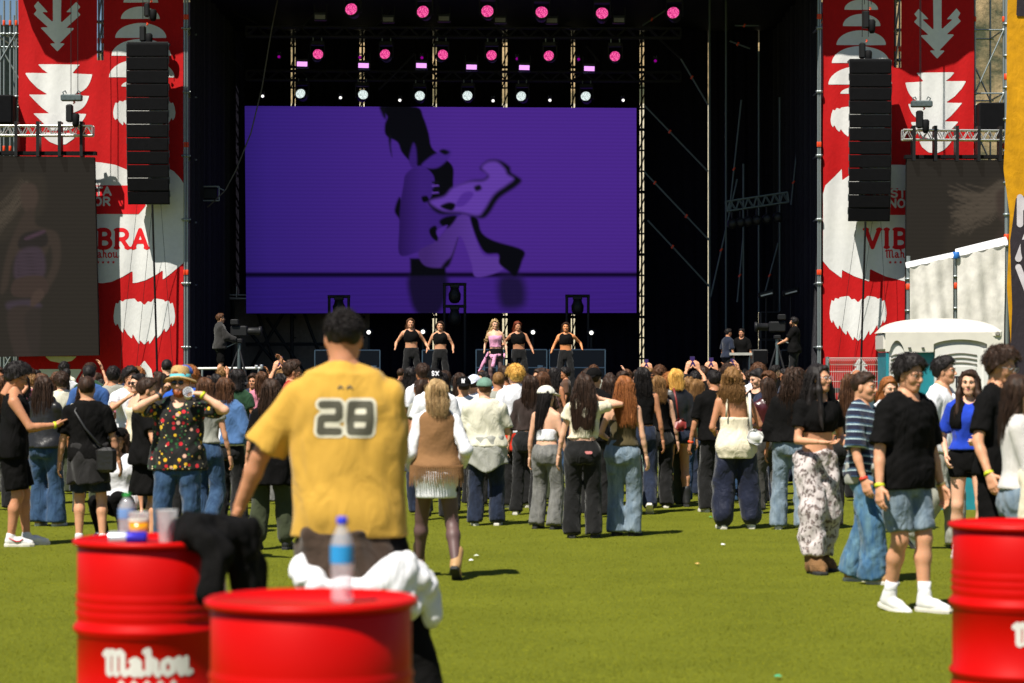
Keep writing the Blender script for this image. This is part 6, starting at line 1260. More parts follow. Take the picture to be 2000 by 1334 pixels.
f_ = Fld((-.45, -.45, .38), (.50, .25, .95), .012); f_.cone((-.19, -.13, .78), (-.14, -.21, .70), .05, .06, .03); f_.cone((-.15, -.22, .72), (-.09, -.26, .60), .065, .025, .03); f_.cone((-.12, -.2, .69), (.10, -.22, .66), .05, .055, .03); f_.cone((.05, -.22, .68), (.24, -.16, .74), .06, .085, .04); f_.cone((.24, -.16, .76), (.34, -.06, .68), .085, .085, .04); f_.cone((.33, -.08, .70), (.38, -.05, .55), .075, .05, .03); f_.cone((.2, -.2, .70), (.30, -.16, .60), .06, .06, .03); f_.loft([(.60, .02, -.02, .25, .19), (.74, .02, -.02, .235, .18)], .03)
f_.noise(.012, 20, 16, 5, 6); f_.noise(.013, 30, 22, 8, 5, True); f_.v += .013; mv = f_.mesh(); obj('tied_white_shirt', mesh_np('tied_white_shirt', smooth_v(*mv), mv[1]), FW, YMe)
from mathutils.bvhtree import BVHTree
so_ = [c for c in YMe.children if c.name.startswith('shirt')][0]; bt = BVHTree.FromPolygons([v.co[:] for v in so_.data.vertices], [p.vertices[:] for p in so_.data.polygons])
def on_shirt(u, v, off):
    r_ = bt.ray_cast(Vector((u, -2, v)), Vector((0, 1, 0))); y = r_[0].y if r_[0] is not None else -.15; return (u, y-off, v)
s_ = F_PX/d; LX = lambda px: (px-680)/s_; LZ = lambda py: CAM_Z+(HOR-py)/s_
def dig(U, V, r_):
    x0, x1, x2, x3, zt, zm, zb = LX(633), LX(668), LX(693), LX(728), LZ(789), LZ(815), LZ(841)
    a = line_sdf(U, V, [(x0+.004, zt), (x1, zt), (x1+.004, zt-.01), (x1+.002, zm+.008), (x1-.008, zm), (x0+.008, zm), (x0, zm-.008), (x0-.004, zb), (x1, zb)], r_)
    b = line_sdf(U, V, [(x2, zt), (x3, zt), (x3+.002, zm+.004), (x3-.006, zm), (x3+.002, zm-.004), (x3-.004, zb), (x2-.004, zb), (x2-.006, zm-.006), (x2, zm), (x2-.004, zm+.006), (x2, zt)], r_); return np.minimum(a, np.minimum(b, line_sdf(U, V, [(x2, zm), (x3, zm)], r_)))
PRW = mat('shirt print white', (.70, .66, .52), .8); PRD = mat('shirt print olive', (.085, .08, .055), .8)
for m, r_, off in ((PRW, .029, .0025), (PRD, .0165, .0045)): print_obj('number_print', m, YMe, LX(612), LX(750), LZ(868), LZ(765), .006, lambda U, V: dig(U, V, r_), lambda u, v: on_shirt(u, v, off))
for a, b in ((667, 676), (684, 694)): print_obj('neck_print', PRD, YMe, LX(a-3), LX(b+3), LZ(762), LZ(748), .003, lambda U, V: line_sdf(U, V, [(LX(a), LZ(758)), (LX((a+b)/2), LZ(753)), (LX(b), LZ(758))], .0035), lambda u, v: on_shirt(u, v, .005))
# ---- centre
d = DS(1130); C = 'blonde woman in brown fringed vest, white shirt and tan boots'
CE = make_person(C, 852, d, HT(744, d), face=6, sex='f', skin_=T3, hair=dict(style='bob', m=HBL, L=.20, wd=.10, dep=.07, strands=220), top=dict(m=FW, sleeve=1.95, hem=.405, ease=.012, loose=.004, wr=.003, flare=.014, over=.014), over=[dict(m=VESTB, sleeve=0, hem=.555, ease=.036, loose=.014, name='suede_vest', over=.032, wr=.003, cuts=[((-.225, 0, 1.25), (.075, .2, .16)), ((.225, 0, 1.25), (.075, .2, .16))])], bottom=dict(m=FB, len=.2, thigh=.10, name='shorts'), tights=TIGHT, shoes=dict(m=TANB, sole=SOLB, kind='boot'), feet={'L': (-.13, .28, 0), 'R': (.15, -.20, .05)}, toe={'R': (-14, -38), 'L': (4, 0)}, hands={'L': (-.20, .16, .92), 'R': (.22, .10, .95)}, h=.011)
mb = None
for i in range(34):
    a = -1.45+2.9*i/33; x = .224*math.sin(a)*SPEC[C]['k']; y = -.168*math.cos(a)*SPEC[C]['k']-.018; z = .558*SPEC[C]['H']; ln = .12+.04*rng.random(); MB().tube([(x, y, z+.02), (x*1.03, y-.008, z-ln*.5), (x*1.04+.006*rng.uniform(-1, 1), y-.006, z-ln)], [.0075, .006, .002], 4).build('fringe', VESTB, CE)
hb = empty('handbag', wpt(C, (-.335, .08, .60))); MB().bbox((0, 0, .13), (.12, .22, .26), .05, Matrix.Rotation(R(8), 3, 'Y')).build('pouch', TANL, hb, True); MB().tube([(0, -.08, .24), (0, -.06, .34), (0, .0, .38), (0, .06, .34), (0, .08, .24)], .010, 6).build('strap', TANL, hb, True); MB().lathe([(.012, 0), (.008, .01)], 10, (0, 0, 0)).build('clasp', ALU, hb).location = (-.03, -.115, .2); tag(hb, 'tan leather handbag beside the man in yellow', 'bag')
d = DS(1026); C2 = 'man in cream tee and green cap with grey sweatshirt round waist'
make_person(C2, 950, d, HT(741, d), face=0, sex='m', skin_=T3, bw=1.14, hair=dict(style='buzz', m=HBR, vol=.004), top=dict(m=CREAMT, sleeve=.8, hem=.53, ease=.022, loose=.02, flare=.016), over=[dict(kind='wrap', m=GSW, z1=.60, z0=.36, flare=.04, wr=.012, arch=.10)], bottom=dict(m=DNV, knee=.095, ankle=.095), shoes=dict(m=BSH, sole=SOLW), h=.012, hands={'L': (-.16, .3, 1.1), 'R': (.16, .3, 1.1)}); add_cap(C2, fabric('faded green cap', (104, 138, 122)), back=False)
d = 28.0; make_person('woman in sheer black top and black jeans beside the cream tee man', 1030, d, 1.62, face=-12, sex='f', skin_=T3, hair=dict(style='long', m=HDB, L=.30), top=dict(m=SHEER, sleeve=1.9, hem=.60, ease=.010), bottom=dict(m=DBK, knee=.075, ankle=.085), shoes=dict(m=WSH, sole=SOLW))
d = 29.5; make_person('young man with bleached blond hair and red jacket round his waist', 1006, d, HT(716, d), face=28, sex='m', skin_=T3, hair=dict(style='short', m=HGB, vol=.03, strands=500), top=dict(m=FW, sleeve=.8, hem=.52, ease=.03, loose=.02), over=[dict(kind='wrap', m=ORG, z1=.60, z0=.40, flare=.02)], bottom=dict(m=DBK, knee=.09, ankle=.095), shoes=dict(m=WSH, sole=SOLW), hh=.0065)
d = DS(1033); C5 = 'woman in white cap and strapless top with bare back and grey jeans'
make_person(C5, 1068, d, HT(757, d), face=-28, sex='f', skin_=T3, hair=dict(style='long', m=HB, L=.42, wd=.075, dep=.05, side=-.06, vol=-.004), top=dict(m=FW, upto=.70, hem=.615, ease=.010), bottom=dict(m=DGR, knee=.085, ankle=.105, thigh=.105), shoes=dict(m=BSH, sole=SOLB), h=.012); add_cap(C5, fabric('white cap cloth', (226, 222, 208)), yaw=-25)
d = DS(1051); C6 = 'woman with waist-long brown hair, white ruffled top and black jeans'
make_person(C6, 1138, d, HT(733, d), face=-3, sex='f', skin_=T3, hair=dict(style='long', m=HDB, L=.50, wd=.135, dep=.06, curl=.004, strands=220), top=dict(m=FCR, sleeve=.42, hem=.605, ease=.016, wr=.008, flare=.03), bottom=dict(m=DBK, knee=.088, ankle=.10, thigh=.10), shoes=dict(m=BSH, sole=SOLB), hands={'R': (.15, .17, 1.45)}, poles={'R': (1, -.1, -.35)}, handdir={'R': (-.6, .1, .7)}, feet={'L': (-.11, 0, 0), 'R': (.12, .03, 0)}, h=.012)
s = SPEC[C6]; print_obj('label_patch', mat('pink patch', sl((214, 130, 130)), .7), s['e'], .015, .105, .835, .875, .006, lambda U, V: line_sdf(U, V, [(.035, .855), (.085, .855)], .014), lambda u, v: (u, -.142*s['k'], v))
d = DS(1047); make_person('woman with straight auburn hair, olive strapless top and light jeans', 1216, d, HT(737, d), face=-20, sex='f', skin_=T3, hair=dict(style='long', m=HAU, L=.42, wd=.12, side=.06, strands=220), top=dict(m=OLV, upto=.725, hem=.56, ease=.012), bottom=dict(m=DLT, knee=.09, ankle=.10, thigh=.105), shoes=dict(m=BSH, sole=SOLB), h=.012, hands={'L': (-.19, .20, 1.00)}, feet={'L': (-.08, 0, 0), 'R': (.09, .06, 0)})
d = DS(1003); make_person('tall dark-haired woman in blue jeans with white shoulder strap', 1252, d, HT(718, d), face=-4, sex='f', skin_=T2, hair=dict(style='long', m=HB, L=.30), top=dict(m=FB, sleeve=0, hem=.6, ease=.012, neck=.82), bottom=dict(m=DNV, knee=.085, ankle=.095), shoes=dict(m=TANL, sole=SOLW), feet={'L': (-.08, 0, 0), 'R': (.10, -.16, .06)}, toe={'R': (0, -40)})
d = DS(992); C9 = 'woman with blonde bob in black vest with pale green cloth at hip'
make_person(C9, 1287, d, HT(736, d), face=4, sex='f', skin_=T3, hair=dict(style='bob', m=HLB, L=.24, wd=.10, dep=.07), top=dict(m=FB, sleeve=0, hem=.585, ease=.014), bottom=dict(m=DBK, knee=.09, ankle=.10), shoes=dict(m=BSH, sole=SOLW), h=.013)
f_ = Fld((-.3, -.25, .35), (.1, .15, 1.0), .014); f_.cone((-.16, -.05, .95), (-.17, -.09, .7), .05, .06, .03); f_.cone((-.17, -.09, .7), (-.15, -.09, .42), .06, .045, .03); f_.noise(.008, 40, 14, 4); mv = f_.mesh(); obj('draped_cloth', mesh_np('draped_cloth', smooth_v(*mv), mv[1]), fabric('pale green cloth', (130, 170, 156)), SPEC[C9]['e'])
d = DS(990); make_person('woman in black leather jacket and denim shorts with bare legs', 1322, d, HT(722, d), face=6, sex='f', skin_=T1, hair=dict(style='bob', m=HGB, L=.16, wd=.09), top=dict(m=LEATHER, sleeve=1.9, hem=.57, ease=.026), bottom=dict(m=DNV, len=.14, thigh=.11, knee=.1, name='shorts'), shoes=dict(m=BSH, sole=SOLB, kind='boot'))
rb = empty('shoulder_bag', W(1329, 830, 29.0)); MB().bbox((0, 0, 0), (.14, .08, .15), .04).build('pouch', mat('red leather', (.22, .03, .025), .4), rb, True); MB().tube([(-.02, 0, .06), (-.05, .0, .3), (-.08, .05, .44)], .012, 6).build('strap', MATS['red leather'], rb, True); tag(rb, 'dark red shoulder bag in front of the denim shorts', 'bag')
d = DS(982); make_person('woman in dark green jacket and blue jeans with wavy fair hair', 1362, d, HT(743, d), face=12, sex='f', skin_=T3, hair=dict(style='curly', m=HLB, L=.28, curl=.007, wd=.10), top=dict(m=GRN, sleeve=1.9, hem=.54, ease=.026, name='jacket'), bottom=dict(m=DBL, knee=.085, ankle=.11), shoes=dict(m=BSH, sole=SOLB))
d = DS(1000); make_person('man in black tee beside the green jacket, wristband on his arm', 1398, d, 1.68, face=10, sex='m', skin_=T2, hair=dict(style='short', m=HB), top=dict(m=FB, sleeve=.85, hem=.50, ease=.02, loose=.015, flare=.016), bottom=dict(m=DBK, knee=.095, ankle=.10), shoes=dict(m=WSH, sole=SOLW)); band('man in black tee beside the green jacket, wristband on his arm', 'L', ORANGE)
d = DS(1033); C13 = 'woman with big curly hair, cream low-back top and navy balloon trousers'
make_person(C13, 1438, d, HT(722, d), face=4, sex='f', skin_=T2, bw=1.08, hair=dict(style='curly', m=HLB, L=.25, curl=.014, vol=.026, wd=.145, dep=.085, strands=260), top=dict(m=FCR, upto=.695, hem=.44, ease=.02, loose=.0, wr=.005, over=.018), bottom=dict(m=NAVY, knee=.125, ankle=.12, len=.93, thigh=.115, gather=.05, wr=.008), shoes=dict(m=WSH, sole=SOLW), feet={'L': (-.14, 0, 0), 'R': (.17, .03, 0)}, hands={'R': (.20, .26, 1.08), 'L': (-.2, .22, 1.02)}, h=.012)
s = SPEC[C13]
for x in (-.125, .115): MB().tube([(x*s['k'], -.115*s['k'], .695*s['H']), (x*.95*s['k'], -.115*s['k'], .76*s['H']), (x*.85*s['k'], -.06*s['k'], .825*s['H']), (x*.85*s['k'], .02*s['k'], .815*s['H'])], .011, 6).build('strap', FCR, s['e'], True)
wb = empty('shoulder_bag', wpt(C13, (.155, -.155, .97))); MB().bbox((.02, 0, .0), (.17, .07, .15), .04, Matrix.Rotation(R(20), 3, 'Y')).build('pouch', WSH, wb, True); MB().tube([(-.02, 0, .06), (-.035, -.005, .26), (-.035, .03, .42), (-.03, .10, .45)], .016, 6).build('strap', WSH, wb, True); tag(wb, 'white shoulder bag on the woman with big curly hair', 'bag')
d = DS(1003); make_person('woman in burgundy leather jacket and dark grey jeans', 1503, d, HT(740, d), face=18, sex='f', skin_=T3, hair=dict(style='long', m=HDB, L=.30, wd=.10), top=dict(m=BURG, sleeve=1.9, hem=.55, ease=.03, name='jacket'), bottom=dict(m=denim('charcoal denim', (52, 50, 46), (82, 80, 74)), knee=.09, ankle=.10), shoes=dict(m=WSH, sole=SOLW), hands={'L': (-.02, .26, 1.30)})
d = 30.5; make_person('woman with headband looking down beside the burgundy jacket', 1474, d, HT(722, d), face=150, sex='f', skin_=T3, hair=dict(style='pony', m=HB, L=.2), top=dict(m=FB, sleeve=0, hem=.55), bottom=dict(m=DBK), head=(-30, -14), hh=.0065)
d = DS(1034); make_person('woman with long dark curls in black jacket and pale jeans', 1543, d, HT(721, d), face=-12, sex='f', skin_=T2, hair=dict(style='curly', m=HDB, L=.50, curl=.011, wd=.14, dep=.08, vol=.016, strands=220), top=dict(m=FB, sleeve=1.9, hem=.54, ease=.04, loose=.04, name='jacket'), bottom=dict(m=DLT, knee=.09, ankle=.10), shoes=dict(m=WSH, sole=SOLW))
# ---- right group
d = DS(1117); R1 = 'woman with long black hair, crop top and leopard print baggy trousers'
make_person(R1, 1596, d, HT(712, d), face=-158, sex='f', skin_=T1, hair=dict(style='long', m=HB, L=.50, wd=.14, dep=.07, front=.44, strands=200), top=dict(m=FB, sleeve=.62, hem=.665, ease=.012, flare=.02), bottom=dict(m=M_leopard(), knee=.115, ankle=.115, thigh=.115, len=.92, waist=.575, wr=.011), shoes=dict(m=FURB, sole=SOLB, kind='fur'), hands={'R': (.10, .27, 1.06), 'L': (-.22, .16, .98)}, poles={'R': (.6, -1, -.6)}, palm={'R': (-.2, .2, 1)}, handdir={'R': (-.8, .3, -.1)}, feet={'R': (.10, .12, 0), 'L': (-.10, -.14, .02)}, head=(28, 2), h=.011, hh=.0068, lips=(170, 90, 84)); add_glasses(R1, False, mat('silver frame', (.5, .5, .55), .3, .7))
d = 25.5; make_person('brown-haired woman with white bag strap behind the leopard trousers', 1657, d, 1.64, face=-10, sex='f', skin_=T1, hair=dict(style='long', m=HBR, L=.36, wd=.12), top=dict(m=FB, sleeve=0, hem=.6), bottom=dict(m=DBK)); MB().tube([(-.11, -.06, 1.35), (-.12, -.13, 1.2), (-.14, -.13, 1.0)], .018, 6).build('bag_strap', FCR, SPEC['brown-haired woman with white bag strap behind the leopard trousers']['e'], True)
d = DS(1138); R3 = 'young man in striped polo with faded baggy jeans walking right'
make_person(R3, 1690, d, HT(728, d), face=-118, sex='m', skin_=T1, hair=dict(style='short', m=HDB, vol=.006, strands=300), top=dict(m=M_stripe(), sleeve=.95, hem=.50, ease=.024, loose=.02, flare=.03), over=[dict(kind='wrap', m=GSW, z1=.565, z0=.47, flare=.01, front=True)], bottom=dict(m=denim('faded baggy denim', (44, 88, 130), (140, 166, 160)), knee=.115, ankle=.125, thigh=.11, wr=.009), shoes=dict(m=TANL, sole=SOLW), feet={'R': (.09, .10, 0), 'L': (-.1, -.16, .02)}, head=(-4, -2), hands={'R': (.30, .10, .83)}, h=.011, hh=.0068)
s = SPEC[R3]; f_ = Fld((-.12, -.12, 1.30), (.12, .14, 1.5), .008); nb_ = np.array([0, -.012, .84*s['H']]); f_.cone(nb_, nb_+np.array([0, .012, .04]), .080, .068, .01); mv = f_.mesh(); obj('collar', mesh_np('collar', mv[0], mv[1]), fabric('pale blue collar', (176, 200, 224)), s['e']); band(R3, 'R', mat('red wristband', sl((210, 60, 40)), .6))
d = 25; make_person('woman with pale scarf on her hair behind the striped polo', 1738, d, HT(738, d), face=-165, sex='f', skin_=T3, hair=dict(style='long', m=HAU, L=.25), top=dict(m=FW, sleeve=.5, hem=.5), bottom=dict(m=DBK), head=(0, -10), hh=.0072)
d = DS(1193); R5 = 'man in plain black tee, light denim shorts and white high sneakers'
make_person(R5, 1768, d, HT(699, d), face=-142, sex='m', skin_=T1, bw=1.06, hair=dict(style='short', m=HB, vol=.028, strands=700, h=.007), top=dict(m=FB, sleeve=.86, hem=.478, ease=.03, loose=.02, flare=.018, h=.010), bottom=dict(m=DLT, len=.44, knee=.094, thigh=.10, name='shorts'), over=[dict(kind='wrap', m=FB, z1=.53, z0=.485, flare=.0, name='tied_sweater', tail=False)], shoes=dict(m=WSH, sole=SOLW, kind='high', sock=FW), feet={'R': (.06, -.09, .015), 'L': (-.065, .11, 0)}, toe={'R': (4, -14)}, head=(2, -8), h=.0105, hh=.0062, lips=(150, 84, 76)); band(R5, 'R', YB); band(R5, 'L', mat('gold watch', (.5, .38, .15), .3, .7), .034, 0, 'watch')
d = 22.6; R6 = 'young man in white V-neck shirt with dark collar stripe'
make_person(R6, 1833, d, HT(700, d), face=-122, sex='m', skin_=T1, hair=dict(style='short', m=HB, vol=.022, strands=420), top=dict(m=FW, sleeve=.8, hem=.50, ease=.024, loose=.02, vneck=.05), bottom=dict(m=FG, knee=.10, ankle=.105), shoes=dict(m=WSH, sole=SOLB), feet={'L': (-.08, .14, 0), 'R': (.09, -.22, .10)}, toe={'R': (0, -55)}, head=(8, 2), hh=.0068, h=.012)
s = SPEC[R6]; MB().tube([(-.068, -.01, 1.448*s['k']), (-.056, .055, 1.420*s['k']), (0, .100, 1.345*s['k']), (.056, .055, 1.420*s['k']), (.068, -.01, 1.448*s['k'])], .007, 6).build('collar_stripe', FB, s['e'], True)
d = 21.5; R7 = 'woman with long dark hair in blue jersey and black vest facing us'
make_person(R7, 1892, d, HT(724, d), face=172, sex='f', skin_=T3, hair=dict(style='long', m=HDB, L=.42, front=.34, wd=.12), top=dict(m=BLUEJ, sleeve=.8, hem=.57, ease=.022), over=[dict(m=FB, sleeve=0, hem=.68, ease=.03, name='vest', cuts=[((0, .22, 1.2), (.07, .2, .3))])], bottom=dict(m=FB, len=.2, thigh=.115, name='shorts'), shoes=dict(m=WSH, sole=SOLW), hands={'L': (-.06, .22, 1.05), 'R': (.2, .1, .9)}, hh=.0068, h=.012, lips=(176, 84, 84))
d = 17.3; R8 = 'tall man with glasses in black tee behind the right barrel'
make_person(R8, 1952, d, HT(684, d), face=-128, sex='m', skin_=T1, hair=dict(style='short', m=HDB, vol=.034, strands=700, h=.007), top=dict(m=FB, sleeve=.8, hem=.50, ease=.022, loose=.02, flare=.016), bottom=dict(m=FB, len=.40, knee=.12, thigh=.12, name='shorts'), shoes=dict(m=WSH, sole=SOLW), hands={'R': (.34, .10, .86)}, head=(0, -12), h=.0115, hh=.0068); add_glasses(R8, False, mat('silver frame', (.5, .5, .55), .3, .7)); band(R8, 'R', YB)
d = 15.2; R9 = 'woman in fuzzy white sweater and sunglasses at the right edge'
make_person(R9, 1990, d, HT(735, d), face=-104, sex='f', skin_=T3, hair=dict(style='long', m=HDB, L=.34, wd=.11), top=dict(m=FUZZ, sleeve=1.95, hem=.56, ease=.02, flare=.02, wr=.004), bottom=dict(m=DLT), shoes=dict(m=WSH, sole=SOLW), hands={'R': (.10, .33, 1.02), 'L': (-.06, .33, 1.05)}, h=.0115, hh=.0068); add_glasses(R9)
f_ = Fld((-.2, .0, .45), (.35, .5, 1.15), .014); f_.cone((.16, .06, 1.0), (.16, .30, 1.02), .06, .07, .03); f_.cone((.17, .14, 1.0), (.18, .12, .55), .11, .14, .03); f_.noise(.012, 26, 10, 2); mv = f_.mesh(); jk = obj('carried_jacket', mesh_np('carried_jacket', smooth_v(*mv), mv[1]), FCR); jk.location = SPEC[R9]['e'].location; jk.rotation_euler = SPEC[R9]['e'].rotation_euler; tag(jk, 'cream jacket carried over the arm of the white sweater', 'jacket')
d = 31; make_person('bald man standing in front of the mesh fence', 1676, d, HT(721, d), face=10, sex='m', skin_=T4, top=dict(m=FB, sleeve=.8, hem=.5, ease=.03), bottom=dict(m=DBK))
def phone_at(label, S_, text, off=(0, .03, .1), col=None):
    p = wpt(label, SPEC[label]['J']['wr'+S_]+np.array(off)); ph = empty('mobile_phone', p, SPEC[label]['e'].rotation_euler.z); MB().bbox((0, 0, 0), (.075, .010, .15), .004, Matrix.Rotation(R(-50), 3, 'X')).build('case', BLKM, ph); tag(ph, text, 'phone')
phone_at(A, 'R', 'phone held by the man in black sleeveless top', (-.05, .09, .05))
# ---- on stage
SKIRT = dict(m=FB, skirt=.40, flare=.05, name='skirt')
def dancer(label, px, top, skn, hm, L, hx, arms, sw=0.0, tp=None, d=59.0, sex='m'):
    H = HT(top, d, DZ); make_person(label, px, d, H, face=180+hx, sex=sex, skin_=skn, z0=DZ, hair=dict(style='long', m=hm, L=L, wd=.11, curl=.006, side=sw, strands=120, h=.012), top=tp or dict(m=FB, sleeve=0, hem=.665, ease=.012), bottom=dict(m=DBK, knee=.085, ankle=.08), shoes=dict(m=BSH, sole=SOLB), hands=arms, feet={'L': (-.20, .04, 0), 'R': (.20, -.02, 0)}, h=.018, hh=.009, fingers=False)
AO = {'L': (-.40, .12, .95), 'R': (.40, .12, .95)}; A3 = {'L': (-.34, .2, .90), 'R': (.42, .05, 1.0)}; A4 = {'L': (-.42, .0, 1.0), 'R': (.34, .22, .92)}
dancer('dancer in cropped black vest, leftmost on stage, wind in hair', 804, 622, T1, HBR, .22, 8, AO, .03)
dancer('dancer in black crop top beside the leftmost dancer', 860, 628, T1, HDB, .12, -6, {'L': (-.33, .12, .92), 'R': (.33, .12, .92)})
dancer('red-haired dancer just right of the singer', 1014, 628, T2, hairmat('red hair', (84, 34, 18), (140, 66, 36)), .22, 4, A3)
dancer('rightmost dancer in black vest with bare midriff', 1105, 630, (214, 140, 90), HDB, .26, -10, A4, .05)
PINKF = fabric('pink satin', (216, 150, 184)); SG = 'singer with long blonde hair in pink bustier top'
d = 58.6; make_person(SG, 968, d, HT(624, d, DZ), face=176, sex='f', skin_=T3, z0=DZ, hair=dict(style='long', m=HBL, L=.46, wd=.12, curl=.012, side=.22, strands=220, h=.012), top=dict(m=PINKF, upto=.765, hem=.60, ease=.012), bottom=dict(m=FB, skirt=.455, flare=.07, name='skirt'), shoes=dict(m=BSH, sole=SOLB, kind='boot'), tights=TIGHT, over=[dict(kind='wrap', m=PINKF, z1=.50, z0=.452, flare=.03, wr=.02, name='ruffle')], hands={'L': (-.27, .06, .86), 'R': (.27, .06, .88)}, feet={'L': (-.14, .02, 0), 'R': (.12, .1, 0)}, h=.016, hh=.008, fingers=False)
f_ = Fld((.05, -.2, .3), (.5, .2, 1.0), .015); f_.cone((.17, 0, .92), (.28, -.05, .7), .04, .05, .02); f_.cone((.28, -.05, .7), (.40, -.05, .48), .05, .035, .02); f_.noise(.01, 40, 20, 3); mv = f_.mesh(); obj('trailing_scarf', mesh_np('trailing_scarf', mv[0], mv[1]), PINKF, SPEC[SG]['e'])
d = 60; make_person('camera operator in dark hoodie at the left of the stage', 430, d, HT(613, d, 1.4), face=-75, sex='m', skin_=T1, z0=1.4, hair=dict(style='short', m=HBR, vol=.014), top=dict(m=fabric('charcoal hoodie', (40, 38, 37)), sleeve=1.9, hem=.48, ease=.04, loose=.03, name='hoodie', collar=True), bottom=dict(m=FB, len=.5, knee=.1, name='shorts'), shoes=dict(m=WSH, sole=SOLW), hands={'R': (.16, .38, 1.02), 'L': (-.1, .4, 1.1)}, h=.018, hh=.009, fingers=False)
d = 60; OP = 'bearded camera operator in black tee with headphones at stage right'; make_person(OP, 1551, d, HT(620, d, 1.3), face=75, sex='m', skin_=T1, z0=1.3, bw=1.1, hair=dict(style='short', m=HB), beard=HDB, top=dict(m=FB, sleeve=.7, hem=.48, ease=.03, loose=.04), bottom=dict(m=DBK), shoes=dict(m=BSH, sole=SOLB), hands={'L': (-.14, .40, 1.02), 'R': (.1, .4, 1.05)}, h=.018, hh=.009, fingers=False)
head_part(OP, 'headphones', *(lambda mb: (mb.v, mb.f))(MB().tube([(-.09, -.01, 0), (-.09, -.01, .06), (-.06, -.01, .12), (0, -.01, .145), (.06, -.01, .12), (.09, -.01, .06), (.09, -.01, 0)], .012, 6).lathe([(.04, -.01), (.04, .03)], 10, (.09, 0, 0)).lathe([(.04, -.01), (.04, .03)], 10, (-.09, 0, 0))), BLKM)
for px, lab, fc in ((1420, 'technician in shadow behind the pale table, left one', -60), (1449, 'technician in shadow behind the pale table, right one', 160)): make_person(lab, px, 70, 1.72, face=fc, sex='m', skin_=T2, z0=DZ, hair=dict(style='short', m=HB), top=dict(m=fabric('dark blue shirt', (26, 34, 52)) if px == 1420 else FB, sleeve=.9, hem=.5, ease=.03), bottom=dict(m=DBK), h=.02, hh=.01, fingers=False)

for px, zt_, nm in ((440, 1.4, 'left'), (1545, 1.3, 'right')):
    e = empty('camera_riser', (WX(px, 60), 60, 1.2)); MB().bbox((0, 0, zt_-1.2-.03), (1.7, 1.6, .06), .01).build('platform', DECK, e); MB().box((0, 0, (zt_-1.2-.06)/2), (1.6, 1.5, zt_-1.2-.06)).build('base', BLACK, e); tag(e, 'low dark riser under the %s camera operator' % nm, 'riser')

for nm_, lb_ in (('R', A), ('L', A)):                # red curved mark on the white trainers
    sp_ = SPEC[lb_]; an_ = sp_['J']['an'+nm_]; sg_ = 1 if nm_ == 'R' else -1
    MB().tube([(an_[0]+sg_*.052, an_[1]+.115, .075), (an_[0]+sg_*.054, an_[1]+.085, .052), (an_[0]+sg_*.052, an_[1]+.05, .050), (an_[0]+sg_*.046, an_[1]-.02, .085)], [.003, .008, .007, .002], 6).build('shoe_mark', mat('red mark', sl((200, 30, 40)), .5), sp_['e'], True)
# =================================================================== the packed crowd in front of the stage
TPL = {}
def template(key, sex, hair, top, hands=None, curl=.5, fingers=False, face_on=False, **kw):
    make_person('tpl '+key, 1000, 40, 1.7, sex=sex, hair=hair, top=top, bottom=dict(m=DBK, h=.022), hands=hands, h=.018, hh=.009, fingers=fingers, face_on=face_on, skin_=T1, **kw); TPL[key] = SPEC['tpl '+key]
template('m_short', 'm', dict(style='short', m=HDB, vol=.018, h=.011, strands=220), dict(m=FW, sleeve=.75, hem=.5, ease=.02, loose=.015, h=.02))
template('m_thick', 'm', dict(style='short', m=HB, vol=.032, h=.011, strands=260), dict(m=FB, sleeve=.75, hem=.5, ease=.02, loose=.015, h=.02))
template('m_buzz', 'm', dict(style='buzz', m=HDB, vol=.006, h=.012), dict(m=FB, sleeve=.75, hem=.5, ease=.02, h=.02))
template('f_long', 'f', dict(style='long', m=HDB, L=.34, wd=.115, h=.012, strands=110), dict(m=FB, sleeve=.5, hem=.55, ease=.014, h=.02))
template('f_wide', 'f', dict(style='long', m=HBR, L=.42, wd=.135, curl=.006, h=.012, strands=130), dict(m=FB, sleeve=0, hem=.55, ease=.014, h=.02))
template('f_curly', 'f', dict(style='curly', m=HDB, L=.28, wd=.14, curl=.012, vol=.024, h=.012, strands=150), dict(m=FW, sleeve=.5, hem=.55, ease=.014, h=.02))
template('f_bob', 'f', dict(style='bob', m=HBR, L=.16, wd=.1, h=.012, strands=90), dict(m=FW, sleeve=.5, hem=.55, ease=.014, h=.02))
template('f_pony', 'f', dict(style='pony', m=HDB, L=.28, h=.012), dict(m=FB, sleeve=.4, hem=.55, ease=.014, h=.02))
template('m_cap', 'm', dict(style='buzz', m=HDB, vol=.006, h=.012), dict(m=FB, sleeve=.75, hem=.5, ease=.02, h=.02)); add_cap('tpl m_cap', FB, back=True)
template('m_arms', 'm', dict(style='short', m=HB, vol=.022, h=.011, strands=220), dict(m=FB, sleeve=.75, hem=.5, ease=.02, h=.02), hands={'L': (-.09, .34, 1.74), 'R': (.09, .34, 1.74)}, fingers=True, palm={'L': (.4, 1, 0), 'R': (-.4, 1, 0)}, handdir={'L': (.3, .0, 1), 'R': (-.3, 0, 1)})
template('f_arm', 'f', dict(style='long', m=HDB, L=.3, h=.012, strands=100), dict(m=FW, sleeve=.5, hem=.55, ease=.014, h=.02), hands={'R': (.22, .22, 1.78)}, poles={'R': (1, .4, 0)}, fingers=True)
template('m_face', 'm', dict(style='short', m=HB, vol=.024, h=.011, strands=220), dict(m=FB, sleeve=.75, hem=.5, ease=.02, h=.02), face_on=True)
template('f_face', 'f', dict(style='long', m=HDB, L=.3, wd=.11, front=.26, h=.012, strands=110), dict(m=FW, sleeve=.5, hem=.55, ease=.014, h=.02), face_on=True)
template('m_shades', 'm', dict(style='short', m=HDB, vol=.018, h=.011, strands=220), dict(m=FW, sleeve=.75, hem=.5, ease=.02, h=.02), face_on=False); add_glasses('tpl m_shades')
